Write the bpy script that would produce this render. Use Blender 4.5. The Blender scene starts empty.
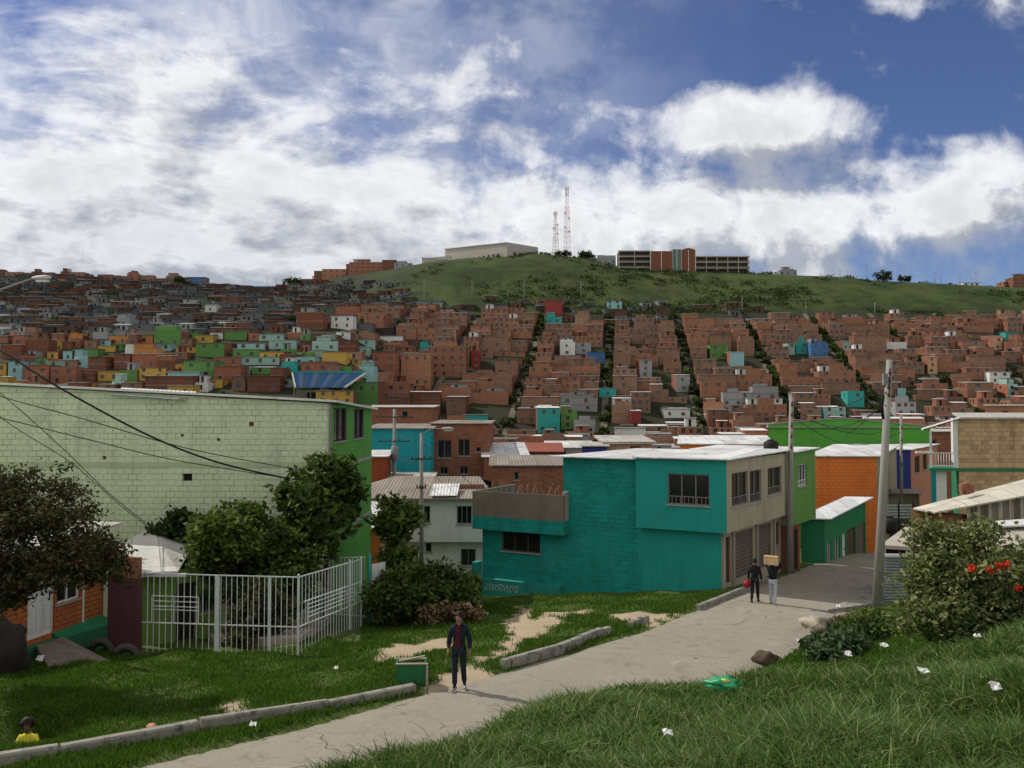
import bpy, bmesh, math, random
import numpy as np
from mathutils import Vector, Matrix
random.seed(7); RNG = np.random.default_rng(7)
S = bpy.context.scene
COL = S.collection
R = math.radians
# ------------------------------------------------------------------ camera
F = 840.0; PITCH = math.atan(26/840)
cam = bpy.data.cameras.new("Camera"); camo = bpy.data.objects.new("Camera", cam); COL.objects.link(camo)
cam.sensor_width = 36; cam.lens = F*36/1024; cam.clip_start = .1; cam.clip_end = 8000
camo.location = (0, 0, 0); camo.rotation_euler = (math.pi/2+PITCH, 0, 0)
S.camera = camo
# ------------------------------------------------------------------ light
SUN_EL = R(43); SUN_DIR = Vector((-.87, .49, 0)).normalized()       # horizontal direction towards the sun
sd = Vector((SUN_DIR.x*math.cos(SUN_EL), SUN_DIR.y*math.cos(SUN_EL), math.sin(SUN_EL)))
sun = bpy.data.lights.new("Sun", 'SUN'); sun.energy = 3.7; sun.angle = R(.6); sun.color = (1, .94, .84)
suno = bpy.data.objects.new("Sun", sun); COL.objects.link(suno)
suno.rotation_euler = (-sd).to_track_quat('-Z', 'Y').to_euler()
S.view_settings.view_transform = 'Standard'; S.view_settings.look = 'None'
S.view_settings.exposure = 0.07; S.view_settings.gamma = 1
S.view_settings.use_curve_mapping = False

# ---- node helpers
class NT:
    def __init__(s, tree): s.t = tree; s.n = tree.nodes; s.l = tree.links
    def node(s, typ, **kw):
        n = s.n.new(typ)
        for k, v in kw.items(): setattr(n, k, v)
        return n
    def put(s, sock, v):
        if hasattr(v, 'is_linked'): s.l.new(v, sock)
        elif v is not None: sock.default_value = v
    def math(s, op, a, b=None, c=None, clamp=False):
        n = s.node('ShaderNodeMath', operation=op, use_clamp=clamp)
        for i, v in enumerate((a, b, c)):
            if v is not None: s.put(n.inputs[i], v)
        return n.outputs[0]
    def mix(s, fac, a, b, mode='MIX'):
        n = s.node('ShaderNodeMix', data_type='RGBA', blend_type=mode)
        s.put(n.inputs[0], fac); s.put(n.inputs[6], c4(a)); s.put(n.inputs[7], c4(b))
        return n.outputs[2]
    def noise(s, vec, scale, detail=4, rough=.55, dist=0):
        n = s.node('ShaderNodeTexNoise'); n.noise_dimensions = '3D'
        if vec is not None: s.l.new(vec, n.inputs['Vector'])
        n.inputs['Scale'].default_value = scale; n.inputs['Detail'].default_value = detail
        n.inputs['Roughness'].default_value = rough; n.inputs['Distortion'].default_value = dist
        return n.outputs[0]
    def ss(s, v, lo, hi):
        n = s.node('ShaderNodeMapRange', interpolation_type='SMOOTHSTEP'); s.put(n.inputs[0], v)
        n.inputs[1].default_value = lo; n.inputs[2].default_value = hi
        return n.outputs[0]
    def lin(s, v, lo, hi, a, b):
        n = s.node('ShaderNodeMapRange'); s.put(n.inputs[0], v)
        for i, q in enumerate((lo, hi, a, b)): n.inputs[i+1].default_value = q
        return n.outputs[0]
def c4(c):
    if hasattr(c, 'is_linked'): return c
    return tuple(c)+(1,) if len(c) == 3 else c

def t_gray(t, k):
    n = t.node('ShaderNodeCombineColor'); [t.put(n.inputs[i], k) for i in range(3)]; return n.outputs[0]
# ------------------------------------------------------------------ sky with clouds
W = bpy.data.worlds.new("World"); S.world = W; W.use_nodes = True
w = NT(W.node_tree); w.n.clear()
sky = w.node('ShaderNodeTexSky', sky_type='NISHITA'); sky.sun_disc = False
sky.sun_elevation = SUN_EL; sky.sun_rotation = math.atan2(sd.x, sd.y); sky.altitude = 2600
sky.air_density = 1.0; sky.dust_density = .4; sky.ozone_density = 2.2
def px(u): return (u-512)/840
def py(v): return (410-v)/840
# density group: cloud density as a function of the sky direction (u = x/y, v = z/y)
g = bpy.data.node_groups.new("cloud_density", 'ShaderNodeTree')
g.interface.new_socket("u", in_out='INPUT', socket_type='NodeSocketFloat')
g.interface.new_socket("v", in_out='INPUT', socket_type='NodeSocketFloat')
g.interface.new_socket("D", in_out='OUTPUT', socket_type='NodeSocketFloat')
q = NT(g); gi = q.node('NodeGroupInput'); go = q.node('NodeGroupOutput')
U, V = gi.outputs[0], gi.outputs[1]
def blob(x, y, sx, sy, a):
    du = q.math('MULTIPLY', q.math('SUBTRACT', U, px(x)), 840/sx)
    dv = q.math('MULTIPLY', q.math('SUBTRACT', V, py(y)), 840/sy)
    r2 = q.math('ADD', q.math('MULTIPLY', du, du), q.math('MULTIPLY', dv, dv))
    return q.math('MULTIPLY', q.math('POWER', 2.718, q.math('MULTIPLY', r2, -1)), a)
cmb = q.node('ShaderNodeCombineXYZ'); q.put(cmb.inputs[0], U); q.put(cmb.inputs[1], V); cmb.inputs[2].default_value = .37
cm2 = q.node('ShaderNodeCombineXYZ')                     # stretched for the high streaks
q.put(cm2.inputs[0], q.math('ADD', q.math('MULTIPLY', U, .75), q.math('MULTIPLY', V, -.5)))
q.put(cm2.inputs[1], q.math('ADD', q.math('MULTIPLY', V, 2.3), q.math('MULTIPLY', U, .35))); cm2.inputs[2].default_value = 1.7
n1 = q.noise(cmb.outputs[0], 10.5, 9, .6, .2)
n2 = q.math('ADD', q.math('MULTIPLY', q.noise(cm2.outputs[0], 3.4, 9, .56, .55), .62), q.math('MULTIPLY', q.noise(cm2.outputs[0], 9.5, 8, .6, .5), .38))
acc = None
for b in [(60, 175, 240, 66, .56), (330, 200, 260, 52, .58), (100, 40, 130, 50, .22), (380, 100, 150, 34, .26), (330, 25, 150, 34, .24), (60, 250, 150, 26, .3), (180, 110, 120, 40, .16),
          (230, 262, 420, 40, .66), (760, 120, 88, 42, .62), (690, 138, 60, 36, .3), (850, 112, 34, 26, .34), (815, 125, 50, 40, .3),
          (640, 216, 230, 46, .46), (820, 216, 100, 40, .56), (660, 262, 220, 24, .25), (1000, 195, 84, 46, .75), (930, 215, 60, 40, .2), (1010, 158, 40, 20, .35),
          (960, 137, 60, 9, .3), (905, 3, 70, 16, .34), (650, 285, 300, 20, .3), (970, 255, 120, 18, -.1),
          (480, 130, 60, 12, .2), (740, 45, 200, 40, -.3), (960, 62, 110, 38, -.35), (820, 20, 60, 30, -.2), (700, 170, 40, 14, -.12), (620, 150, 60, 14, -.1), (600, 60, 60, 40, -.2), (560, 45, 40, 20, .2), (520, 88, 45, 18, .2), (560, 10, 120, 24, -.3), (210, 60, 60, 30, .2), (870, 185, 50, 14, -.25)]:
    o = blob(*b); acc = o if acc is None else q.math('ADD', acc, o)
hi = q.math('MULTIPLY', q.math('SUBTRACT', n2, .46), 2.7)
leftness = q.ss(U, .12, -.28)
lo = q.math('MULTIPLY', q.math('SUBTRACT', n1, .5), 2.15)
D = q.math('ADD', acc, q.math('ADD', q.math('MULTIPLY', hi, q.math('ADD', q.math('MULTIPLY', leftness, .7), .3)),
           q.math('MULTIPLY', lo, q.math('SUBTRACT', 1.05, q.math('MULTIPLY', leftness, .65)))))
q.put(go.inputs[0], D)
tc = w.node('ShaderNodeTexCoord'); sp = w.node('ShaderNodeSeparateXYZ'); w.l.new(tc.outputs['Generated'], sp.inputs[0])
dy = w.math('MAXIMUM', w.math('ABSOLUTE', sp.outputs[1]), .18)
u = w.math('DIVIDE', sp.outputs[0], dy); v = w.math('DIVIDE', sp.outputs[2], dy)
def dens(a, b):
    n = w.node('ShaderNodeGroup'); n.node_tree = g; w.put(n.inputs[0], a); w.put(n.inputs[1], b); return n.outputs[0]
d0 = dens(u, v); d1 = dens(w.math('ADD', u, -.025), w.math('ADD', v, .05))
cover = w.ss(d0, .0, .78)
veil = w.math('MULTIPLY', w.ss(u, .35, -.4), w.math('MULTIPLY', w.ss(w.noise(tc.outputs['Generated'], 5, 5, .6, .8), .2, .7), .8))
cover = w.math('MAXIMUM', cover, veil)
# sky out of view: wide bright cloud added to fill the shaded walls
fb = w.noise(tc.outputs['Generated'], 3.0, 7, .6, .3)
inside = w.ss(sp.outputs[1], .12, .3)
cover = w.math('ADD', w.math('MULTIPLY', cover, inside), w.math('MULTIPLY', w.ss(fb, .30, .50), w.math('SUBTRACT', 1, inside)))
light = w.math('ADD', w.math('MULTIPLY', w.math('SUBTRACT', d0, d1), 2.2), .55, clamp=True)
thick = w.ss(d0, .45, 1.2)
light = w.math('SUBTRACT', light, w.math('MULTIPLY', thick, .36), clamp=True)
ccol = w.mix(light, (4.2, 4.45, 5.0), (9.7, 9.7, 9.7))
fine = w.node('ShaderNodeCombineXYZ'); w.put(fine.inputs[0], u); w.put(fine.inputs[1], w.math('MULTIPLY', v, 1.6))
ccol = w.mix(1.0, ccol, t_gray(w, w.lin(w.noise(fine.outputs[0], 22, 6, .62, .5), .25, .75, .86, 1.07)), 'MULTIPLY')
ccol = w.mix(inside, (9.0, 8.8, 8.3), ccol)
hs = w.node('ShaderNodeHueSaturation'); hs.inputs['Saturation'].default_value = 1.1; hs.inputs['Value'].default_value = .88; hs.inputs['Hue'].default_value = .515
w.l.new(sky.outputs[0], hs.inputs['Color'])
skyc = w.mix(w.math('MULTIPLY', cover, .95), hs.outputs[0], ccol)
bg = w.node('ShaderNodeBackground'); w.l.new(skyc, bg.inputs[0]); bg.inputs[1].default_value = .1
wo = w.node('ShaderNodeOutputWorld'); w.l.new(bg.outputs[0], wo.inputs[0])
W.cycles.sampling_method = 'MANUAL'; W.cycles.sample_map_resolution = 512
S.cycles.max_bounces = 5; S.cycles.diffuse_bounces = 3; S.cycles.transparent_max_bounces = 6; S.cycles.use_denoising = True

# ------------------------------------------------------------------ materials
def new_mat(name):
    m = bpy.data.materials.new(name); m.use_nodes = True; t = NT(m.node_tree); t.n.clear()
    b = t.node('ShaderNodeBsdfPrincipled'); o = t.node('ShaderNodeOutputMaterial'); t.l.new(b.outputs[0], o.inputs[0])
    b.inputs['Specular IOR Level'].default_value = .15
    return m, t, b
MATS = {}
def streaks(t, tc):
    mp = t.node('ShaderNodeMapping'); mp.inputs['Scale'].default_value = (2.6, 2.6, .16); t.l.new(tc, mp.inputs[0])
    a = t.ss(t.noise(mp.outputs[0], 1.0, 5, .65), .46, .72); b = t.ss(t.noise(tc, .35, 4, .6), .35, .7)
    return t.math('SUBTRACT', 1.03, t.math('MULTIPLY', t.math('MULTIPLY', a, b), .32))
def mat(name, col, rough=.85, var=.25, scale=2.0, rnd=0.0, bump=0.0, fine=.15, stain=None, metal=0, spec=.25):
    """worn single-colour surface: broad and fine noise, per-object shift, optional stains of another colour"""
    if name in MATS: return MATS[name]
    m, t, b = new_mat(name); tc = t.node('ShaderNodeTexCoord').outputs['Object']
    n = t.noise(tc, scale, 5, .6); f = t.noise(tc, scale*9, 3, .6)
    k = t.math('ADD', t.math('MULTIPLY', t.math('SUBTRACT', n, .5), var*2.4), t.math('MULTIPLY', t.math('SUBTRACT', f, .5), fine*2))
    k = t.math('ADD', k, 1.0)
    if rnd:
        oi = t.node('ShaderNodeObjectInfo').outputs['Random']
        k = t.math('MULTIPLY', k, t.lin(oi, 0, 1, 1-rnd, 1+rnd))
    k = t.math('MULTIPLY', k, streaks(t, tc))
    c = t.mix(1.0, col, t_gray(t, k), 'MULTIPLY')
    if stain:
        scol, lo, hi = stain
        c = t.mix(t.ss(t.noise(tc, scale*1.7, 6, .7, .4), lo, hi), c, scol)
    t.l.new(c, b.inputs['Base Color']); b.inputs['Roughness'].default_value = rough; b.inputs['Metallic'].default_value = metal
    b.inputs['Specular IOR Level'].default_value = spec
    if bump:
        bn = t.node('ShaderNodeBump'); bn.inputs['Strength'].default_value = bump; bn.inputs['Distance'].default_value = .02
        t.l.new(f, bn.inputs['Height']); t.l.new(bn.outputs[0], b.inputs['Normal'])
    MATS[name] = m; return m
def block(name, c1, c2, mortar, bw, bh, ms=.012, rough=.9, bump=.5, var=.25, rnd=0, off=.5, patchy=0, bias=0.0, relief=0.012, stains=()):
    """masonry laid along the wall's own metric UVs"""
    if name in MATS: return MATS[name]
    m, t, b = new_mat(name); uv = t.node('ShaderNodeUVMap').outputs[0]; tc = t.node('ShaderNodeTexCoord').outputs['Object']
    warp = t.node('ShaderNodeVectorMath', operation='ADD')
    nz = t.node('ShaderNodeTexNoise'); nz.inputs['Scale'].default_value = 2.2; t.l.new(uv, nz.inputs['Vector'])
    vm = t.node('ShaderNodeVectorMath', operation='MULTIPLY_ADD'); t.l.new(nz.outputs[1], vm.inputs[0])
    vm.inputs[1].default_value = (.03, .03, 0); vm.inputs[2].default_value = (-.015, -.015, 0)
    t.l.new(uv, warp.inputs[0]); t.l.new(vm.outputs[0], warp.inputs[1])
    br = t.node('ShaderNodeTexBrick'); br.offset = off; t.l.new(warp.outputs[0], br.inputs['Vector'])
    br.inputs['Scale'].default_value = 1; br.inputs['Brick Width'].default_value = bw; br.inputs['Row Height'].default_value = bh
    br.inputs['Mortar Size'].default_value = ms; br.inputs['Mortar Smooth'].default_value = .3; br.inputs['Bias'].default_value = bias
    br.inputs['Color1'].default_value = c4(c1); br.inputs['Color2'].default_value = c4(c2); br.inputs['Mortar'].default_value = c4(mortar)
    n = t.noise(tc, .7, 6, .65); f = t.noise(tc, 7, 4, .65)
    k = t.math('ADD', t.math('ADD', t.math('MULTIPLY', t.math('SUBTRACT', n, .5), var*2.6), t.math('MULTIPLY', t.math('SUBTRACT', f, .5), .4)), 1)
    if rnd:
        oi = t.node('ShaderNodeObjectInfo').outputs['Random']
        k = t.math('MULTIPLY', k, t.lin(oi, 0, 1, 1-rnd, 1+rnd))
    k = t.math('MULTIPLY', k, streaks(t, tc))
    fac = br.outputs['Fac']
    col = br.outputs['Color']
    if patchy:      # joints flushed with paint in places
        pm = t.ss(t.noise(tc, 1.1, 6, .65), .36, .56)
        col = t.mix(t.math('MULTIPLY', fac, pm), col, c1); 
    for sc_, scol, lo, hi, am in stains: col = t.mix(t.math('MULTIPLY', t.ss(t.noise(tc, sc_, 7, .68, .5), lo, hi), am), col, scol)
    c = t.mix(1.0, col, t_gray(t, k), 'MULTIPLY')
    t.l.new(c, b.inputs['Base Color']); b.inputs['Roughness'].default_value = rough
    bn = t.node('ShaderNodeBump'); bn.inputs['Strength'].default_value = bump; bn.inputs['Distance'].default_value = relief; bn.invert = True
    h = t.math('SUBTRACT', fac, t.math('MULTIPLY', f, .5)); t.l.new(h, bn.inputs['Height']); t.l.new(bn.outputs[0], b.inputs['Normal'])
    MATS[name] = m; return m
def sheet(name, col, pitch=.18, rough=.45, rust=.0, rnd=0, metal=0.0, var=.2):
    """corrugated roofing: ribs along UV y, lengths and rust in the colour"""
    if name in MATS: return MATS[name]
    m, t, b = new_mat(name); uv = t.node('ShaderNodeUVMap').outputs[0]; tc = t.node('ShaderNodeTexCoord').outputs['Object']
    s = t.node('ShaderNodeSeparateXYZ'); t.l.new(uv, s.inputs[0])
    rib = t.math('SINE', t.math('MULTIPLY', s.outputs[0], 2*math.pi/pitch))
    lap = t.math('LESS_THAN', t.math('FRACT', t.math('MULTIPLY', s.outputs[0], 1/.92)), .05)
    lap2 = t.math('LESS_THAN', t.math('FRACT', t.math('MULTIPLY', s.outputs[1], 1/2.7)), .025)
    fl = t.node('ShaderNodeCombineXYZ'); t.put(fl.inputs[0], t.math('FLOOR', t.math('MULTIPLY', s.outputs[0], 1/.92)))
    t.put(fl.inputs[1], t.math('FLOOR', t.math('MULTIPLY', s.outputs[1], 1/2.7)))
    wn = t.node('ShaderNodeTexWhiteNoise'); t.l.new(fl.outputs[0], wn.inputs[0])
    n = t.noise(tc, .8, 6, .65)
    k = t.math('ADD', t.lin(wn.outputs[0], 0, 1, 1-var, 1+var*.4), t.math('MULTIPLY', t.math('SUBTRACT', n, .5), .5))
    k = t.math('SUBTRACT', k, t.math('MULTIPLY', t.math('MAXIMUM', lap, lap2), .35))
    if rnd:
        oi = t.node('ShaderNodeObjectInfo').outputs['Random']; k = t.math('MULTIPLY', k, t.lin(oi, 0, 1, 1-rnd, 1+rnd))
    c = t.mix(1.0, col, t_gray(t, k), 'MULTIPLY')
    if rust: c = t.mix(t.ss(t.noise(tc, 1.1, 7, .7, .5), .64-rust*.25, .72), c, (.13, .06, .035))
    t.l.new(c, b.inputs['Base Color']); b.inputs['Roughness'].default_value = rough; b.inputs['Metallic'].default_value = metal
    bn = t.node('ShaderNodeBump'); bn.inputs['Strength'].default_value = .5; bn.inputs['Distance'].default_value = .03
    t.l.new(rib, bn.inputs['Height']); t.l.new(bn.outputs[0], b.inputs['Normal'])
    MATS[name] = m; return m
def leaf(name, a, b_, trans=.3, rough=.6):
    if name in MATS: return MATS[name]
    m, t, b = new_mat(name)
    r = t.node('ShaderNodeNewGeometry').outputs['Random Per Island']
    c = t.mix(r, a, b_); t.l.new(c, b.inputs['Base Color']); b.inputs['Roughness'].default_value = rough; b.inputs['Specular IOR Level'].default_value = .08
    tr = t.node('ShaderNodeBsdfTranslucent'); t.l.new(t.mix(1, c, (1.1, 1.15, .6), 'MULTIPLY'), tr.inputs[0])
    mx = t.node('ShaderNodeMixShader'); mx.inputs[0].default_value = trans
    t.l.new(b.outputs[0], mx.inputs[1]); t.l.new(tr.outputs[0], mx.inputs[2])
    o = [n for n in t.n if n.type == 'OUTPUT_MATERIAL'][0]; t.l.new(mx.outputs[0], o.inputs[0])
    MATS[name] = m; return m

TEAL = (.014, .265, .235)
m_teal = mat('teal_paint', TEAL, .8, .16, .7, fine=.1, stain=((.03, .20, .18), .52, .8))
m_tealblk = block('teal_block', TEAL, (.014, .2, .168), (.009, .13, .11), .40, .20, .014, var=.18, bump=.7, patchy=1, stains=((.6, (.035, .25, .235), .52, .68, .6), (1.5, (.02, .16, .14), .6, .74, .6), (3.5, (.10, .30, .27), .68, .76, .45)))
m_tealdk = mat('teal_plinth', (.02, .22, .19), .8, .2, 2)
m_beige = mat('beige_render', (.34, .30, .22), .9, .2, .9, stain=((.17, .15, .12), .6, .8))
m_sage = block('sage_block', (.48, .56, .375), (.515, .59, .40), (.23, .275, .18), .34, .235, .014, var=.16, bump=1.0, patchy=1, relief=.02, stains=((.35, (.40, .43, .33), .54, .66, .7), (.9, (.30, .33, .25), .62, .74, .6), (2.6, (.58, .62, .48), .66, .74, .5)))
m_green = mat('green_paint', (.085, .27, .05), .8, .15, .8, stain=((.06, .22, .05), .62, .8))
m_green2 = mat('leaf_green_paint', (.11, .24, .055), .8, .15, .8)
m_lime = mat('lime_paint', (.085, .33, .045), .8, .16, .5, stain=((.07, .22, .05), .6, .8))
m_dkgreen = mat('dark_green_paint', (.02, .17, .075), .7, .2, 1.2)
m_white = mat('white_paint', (.62, .62, .60), .7, .12, 1.2, stain=((.4, .38, .34), .62, .8))
m_whitewash = mat('whitewash', (.55, .56, .53), .85, .16, .8, stain=((.33, .32, .29), .58, .78))
m_gate = mat('white_gate_paint', (.56, .57, .57), .55, .25, 3, stain=((.2, .15, .1), .66, .8))
m_conc = mat('concrete', (.30, .28, .25), .95, .25, 1.4, bump=.5, stain=((.16, .15, .14), .6, .78))
m_kerb = mat('kerb_concrete', (.25, .235, .205), .95, .4, 2.2, bump=.8, stain=((.07, .075, .055), .48, .68))
m_pole = mat('pole_concrete', (.235, .225, .205), .9, .15, 1.5)
m_dark = mat('dark_metal', (.03, .03, .032), .6, .2, 4)
m_glass = mat('dark_glass', (.012, .013, .016), .12, .1, 1, fine=0, spec=.5)
m_shade = mat('painted_shade', (.018, .016, .015), .95, .3, 1)  # shade of unlit rooms and recesses put into a near-black colour
m_frame = mat('window_frame_paint', (.18, .17, .16), .6, .1, 4)
m_brownframe = mat('brown_frame', (.10, .05, .035), .6, .2, 4)
m_shutter = mat('garage_shutter', (.13, .11, .09), .7, .2, 1.5)
m_zinc = sheet('zinc_sheet', (.62, .64, .65), rough=.5, rust=.1, metal=.0)
m_zincw = sheet('white_zinc_sheet', (.60, .61, .60), rough=.6, rust=.35, var=.22)
m_zincold = sheet('old_sheet', (.42, .40, .36), rough=.7, rust=.35)
m_fibro = sheet('fibre_cement_sheet', (.24, .21, .18), rough=.95, rust=.1, pitch=.2)
m_rustsheet = sheet('rusty_sheet', (.22, .19, .15), rough=.8, rust=.7, pitch=.24, var=.5)
m_orangebrick = block('orange_brick', (.36, .105, .035), (.42, .13, .045), (.17, .07, .035), .34, .15, .016, var=.15)
m_orangepaint = block('orange_block', (.72, .185, .045), (.76, .21, .055), (.42, .115, .03), .36, .22, .012, var=.12, bump=.6)
m_redbrick = block('red_brick', (.20, .075, .045), (.26, .105, .06), (.20, .14, .11), .36, .2, .012, var=.25)
m_tanblock = block('tan_block', (.47, .33, .19), (.22, .13, .075), (.26, .19, .12), .42, .26, .014, var=.2, bias=-.45)
m_maroon = mat('maroon_paint', (.085, .03, .038), .85, .2, 1.2)
m_blue = mat('blue_paint', (.025, .04, .21), .8, .15, 1)
m_pink = mat('salmon_paint', (.42, .19, .12), .85, .15, 1)
m_turq = mat('turquoise_paint', (.012, .26, .30), .8, .15, .8)
m_soil = mat('soil', (.07, .05, .035), .95, .3, 1.5, bump=.6)
m_bark = mat('bark', (.055, .042, .032), .95, .35, 5, bump=.8)
m_rock = mat('pale_rock', (.36, .32, .25), .95, .5, 3, bump=.9, stain=((.12, .10, .07), .5, .66))
m_darkrock = mat('dark_rock', (.035, .03, .028), .95, .35, 2.5, bump=.8)
m_black = mat('black_rubber', (.013, .013, .013), .75, .2, 3)
m_wire = mat('cable_sheath', (.012, .012, .013), .7, .1, 3)
# hillside
m_hb = block('hill_brick', (.185, .068, .042), (.23, .09, .054), (.17, .105, .075), .33, .24, .014, var=.5, rnd=.42, bump=.2)
m_hb3 = block('hill_brick_dull', (.19, .105, .07), (.23, .135, .09), (.2, .14, .105), .33, .24, .014, var=.5, rnd=.25, bump=.2)
m_hb2 = block('hill_brick_pale', (.25, .108, .062), (.29, .135, .08), (.22, .145, .10), .33, .24, .014, var=.5, rnd=.4, bump=.2)
m_hslab = mat('floor_slab', (.235, .165, .125), .95, .4, 1, rnd=.35)
m_hroof = sheet('hill_sheet', (.20, .195, .185), rough=.8, rust=.3, rnd=.45, pitch=.3)
m_hwhite = sheet('hill_white_sheet', (.62, .62, .60), rough=.7, rust=.1, rnd=.15, pitch=.3)
HP = {'mint': (.23, .36, .31), 'yellow': (.42, .27, .06), 'orange': (.40, .18, .06), 'green': (.085, .20, .055), 'light blue': (.21, .38, .38),
      'teal': (.03, .27, .25), 'blue': (.05, .13, .28), 'red': (.22, .035, .03), 'white': (.52, .53, .51), 'grey': (.24, .25, .26), 'peach': (.42, .25, .15)}
HPM = {k: mat('hill_'+k.replace(' ', '_')+'_paint', c, .85, .16, .6, rnd=.12) for k, c in HP.items()}
SH = {'grey': (.17, .175, .185), 'rust-brown': (.115, .068, .045), 'red-brick': (.17, .072, .045), 'pale tin': (.33, .34, .34), 'slate-blue': (.10, .135, .165), 'dark plank': (.06, .052, .045), 'dull green': (.10, .145, .115)}
SHM = {k: mat('shack_'+k.replace(' ', '_').replace('-', '_'), tuple(.72*q_ for q_ in c), .8, .35, 1.2, rnd=.3) for k, c in SH.items()}

# ------------------------------------------------------------------ mesh builder
class MB:
    def __init__(s): s.v = []; s.f = []; s.m = []; s.mats = []; s.uv = []; s.smooth = []
    def mi(s, m):
        if m not in s.mats: s.mats.append(m)
        return s.mats.index(m)
    def face(s, pts, m, smooth=False):
        pts = [Vector(p) for p in pts]; i = len(s.v); s.v += pts; s.f.append(tuple(range(i, i+len(pts)))); s.m.append(s.mi(m)); s.smooth.append(smooth)
        e1 = (pts[1]-pts[0]); e1 = e1.normalized() if e1.length > 1e-9 else Vector((1, 0, 0))
        n = e1.cross(pts[-1]-pts[0]); n = n.normalized() if n.length > 1e-9 else Vector((0, 0, 1))
        if abs(n.z) < .5:                               # wall: u horizontal, v up
            h = Vector((0, 0, 1)).cross(n); e1 = h.normalized() if h.length > 1e-6 else e1; e2 = Vector((0, 0, 1))
        else: e2 = n.cross(e1)
        s.uv += [(p.dot(e1), p.dot(e2)) for p in pts]
    def box(s, o, a, b, c, m):
        o, a, b, c = map(Vector, (o, a, b, c))
        if a.cross(b).dot(c) < 0: a, b = b, a
        P = lambda i, j, k: o+a*i+b*j+c*k
        for fc in (((0,0,0),(0,1,0),(1,1,0),(1,0,0)), ((0,0,1),(1,0,1),(1,1,1),(0,1,1)), ((0,0,0),(1,0,0),(1,0,1),(0,0,1)),
                   ((1,0,0),(1,1,0),(1,1,1),(1,0,1)), ((1,1,0),(0,1,0),(0,1,1),(1,1,1)), ((0,1,0),(0,0,0),(0,0,1),(0,1,1))):
            s.face([P(*t) for t in fc], m)
    def bar(s, p, q_, wd, dp, m, up=(0, 0, 1)):
        p, q_ = Vector(p), Vector(q_); d = (q_-p).normalized(); upv = Vector(up)
        if abs(d.dot(upv)) > .95: upv = Vector((0, 1, 0))
        a = d.cross(upv).normalized()*wd; b = a.cross(d).normalized()*dp
        s.box(p-a/2-b/2, q_-p, a, b, m)
    def tube(s, pts, rad, m, n=8, cap=True, smooth=True):
        pts = [Vector(p) for p in pts]
        rad = rad if hasattr(rad, '__len__') else [rad]*len(pts)
        rings = []
        for i, p in enumerate(pts):
            d = (pts[min(i+1, len(pts)-1)]-pts[max(i-1, 0)]).normalized()
            a = d.cross(Vector((0, 0, 1)) if abs(d.z) < .9 else Vector((1, 0, 0))).normalized(); b = d.cross(a)
            rings.append([p+(a*math.cos(2*math.pi*k/n)+b*math.sin(2*math.pi*k/n))*rad[i] for k in range(n)])
        i0 = len(s.v); mi = s.mi(m)
        for r in rings: s.v += r
        for i in range(len(rings)-1):
            for k in range(n):
                k2 = (k+1) % n; f = (i0+i*n+k, i0+i*n+k2, i0+(i+1)*n+k2, i0+(i+1)*n+k)
                s.f.append(f); s.m.append(mi); s.smooth.append(smooth); s.uv += [(k/n, i), ((k+1)/n, i), ((k+1)/n, i+1), (k/n, i+1)]
        if cap:
            for r, off in ((rings[0], 0), (rings[-1], (len(rings)-1)*n)):
                f = tuple(i0+off+k for k in range(n)); f = f[::1] if off else f[::-1]
                s.f.append(f); s.m.append(mi); s.smooth.append(False); s.uv += [(0, 0)]*n
    def blob(s, c, r, m, seed=0, amp=.2, sub=2, flat=1.0):
        bm = bmesh.new(); bmesh.ops.create_icosphere(bm, subdivisions=sub, radius=1)
        from mathutils import noise as mn
        i0 = len(s.v); mi = s.mi(m); c = Vector(c); r = Vector(r) if hasattr(r, '__len__') else Vector((r, r, r))
        for v_ in bm.verts:
            k = 1+amp*mn.noise(v_.co*1.7+Vector((seed*3.1, seed, 0)))*1.6
            s.v.append(c+Vector((v_.co.x*r.x, v_.co.y*r.y, v_.co.z*r.z*flat))*k)
        for f in bm.faces:
            s.f.append(tuple(i0+v_.index for v_ in f.verts)); s.m.append(mi); s.smooth.append(True); s.uv += [(0, 0)]*3
        bm.free()
    def wall(s, o, d, ln, z0, z1, n, m, holes=(), reveal=.14, mrev=None, z1b=None):
        """wall face from 2D point o along d; holes (s0, z0, s1, z1) absolute z; z1b: height at the far end"""
        o = Vector((o[0], o[1], 0)); d = Vector((d[0], d[1], 0)); n = Vector((n[0], n[1], 0))
        xs = sorted({0, ln, *[min(max(h[0], 0), ln) for h in holes], *[min(max(h[2], 0), ln) for h in holes]})
        zs = sorted({z0, z1, *[h[1] for h in holes], *[h[3] for h in holes]})
        P = lambda a, z: o+d*a+Vector((0, 0, z))
        top = lambda a, z: z if (z1b is None or z < z1-1e-6) else z1+(z1b-z1)*a/ln
        for i in range(len(xs)-1):
            for j in range(len(zs)-1):
                cx, cz = (xs[i]+xs[i+1])/2, (zs[j]+zs[j+1])/2
                if any(h[0] < cx < h[2] and h[1] < cz < h[3] for h in holes): continue
                s.face([P(xs[i], zs[j]), P(xs[i+1], zs[j]), P(xs[i+1], top(xs[i+1], zs[j+1])), P(xs[i], top(xs[i], zs[j+1]))], m)
        r = -n*reveal; mr = mrev or m
        for h in holes:
            a, b, c_, e = P(h[0], h[1]), P(h[2], h[1]), P(h[2], h[3]), P(h[0], h[3])
            for p0, p1 in ((a, b), (b, c_), (c_, e), (e, a)): s.face([p1, p0, p0+r, p1+r], mr)
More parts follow.
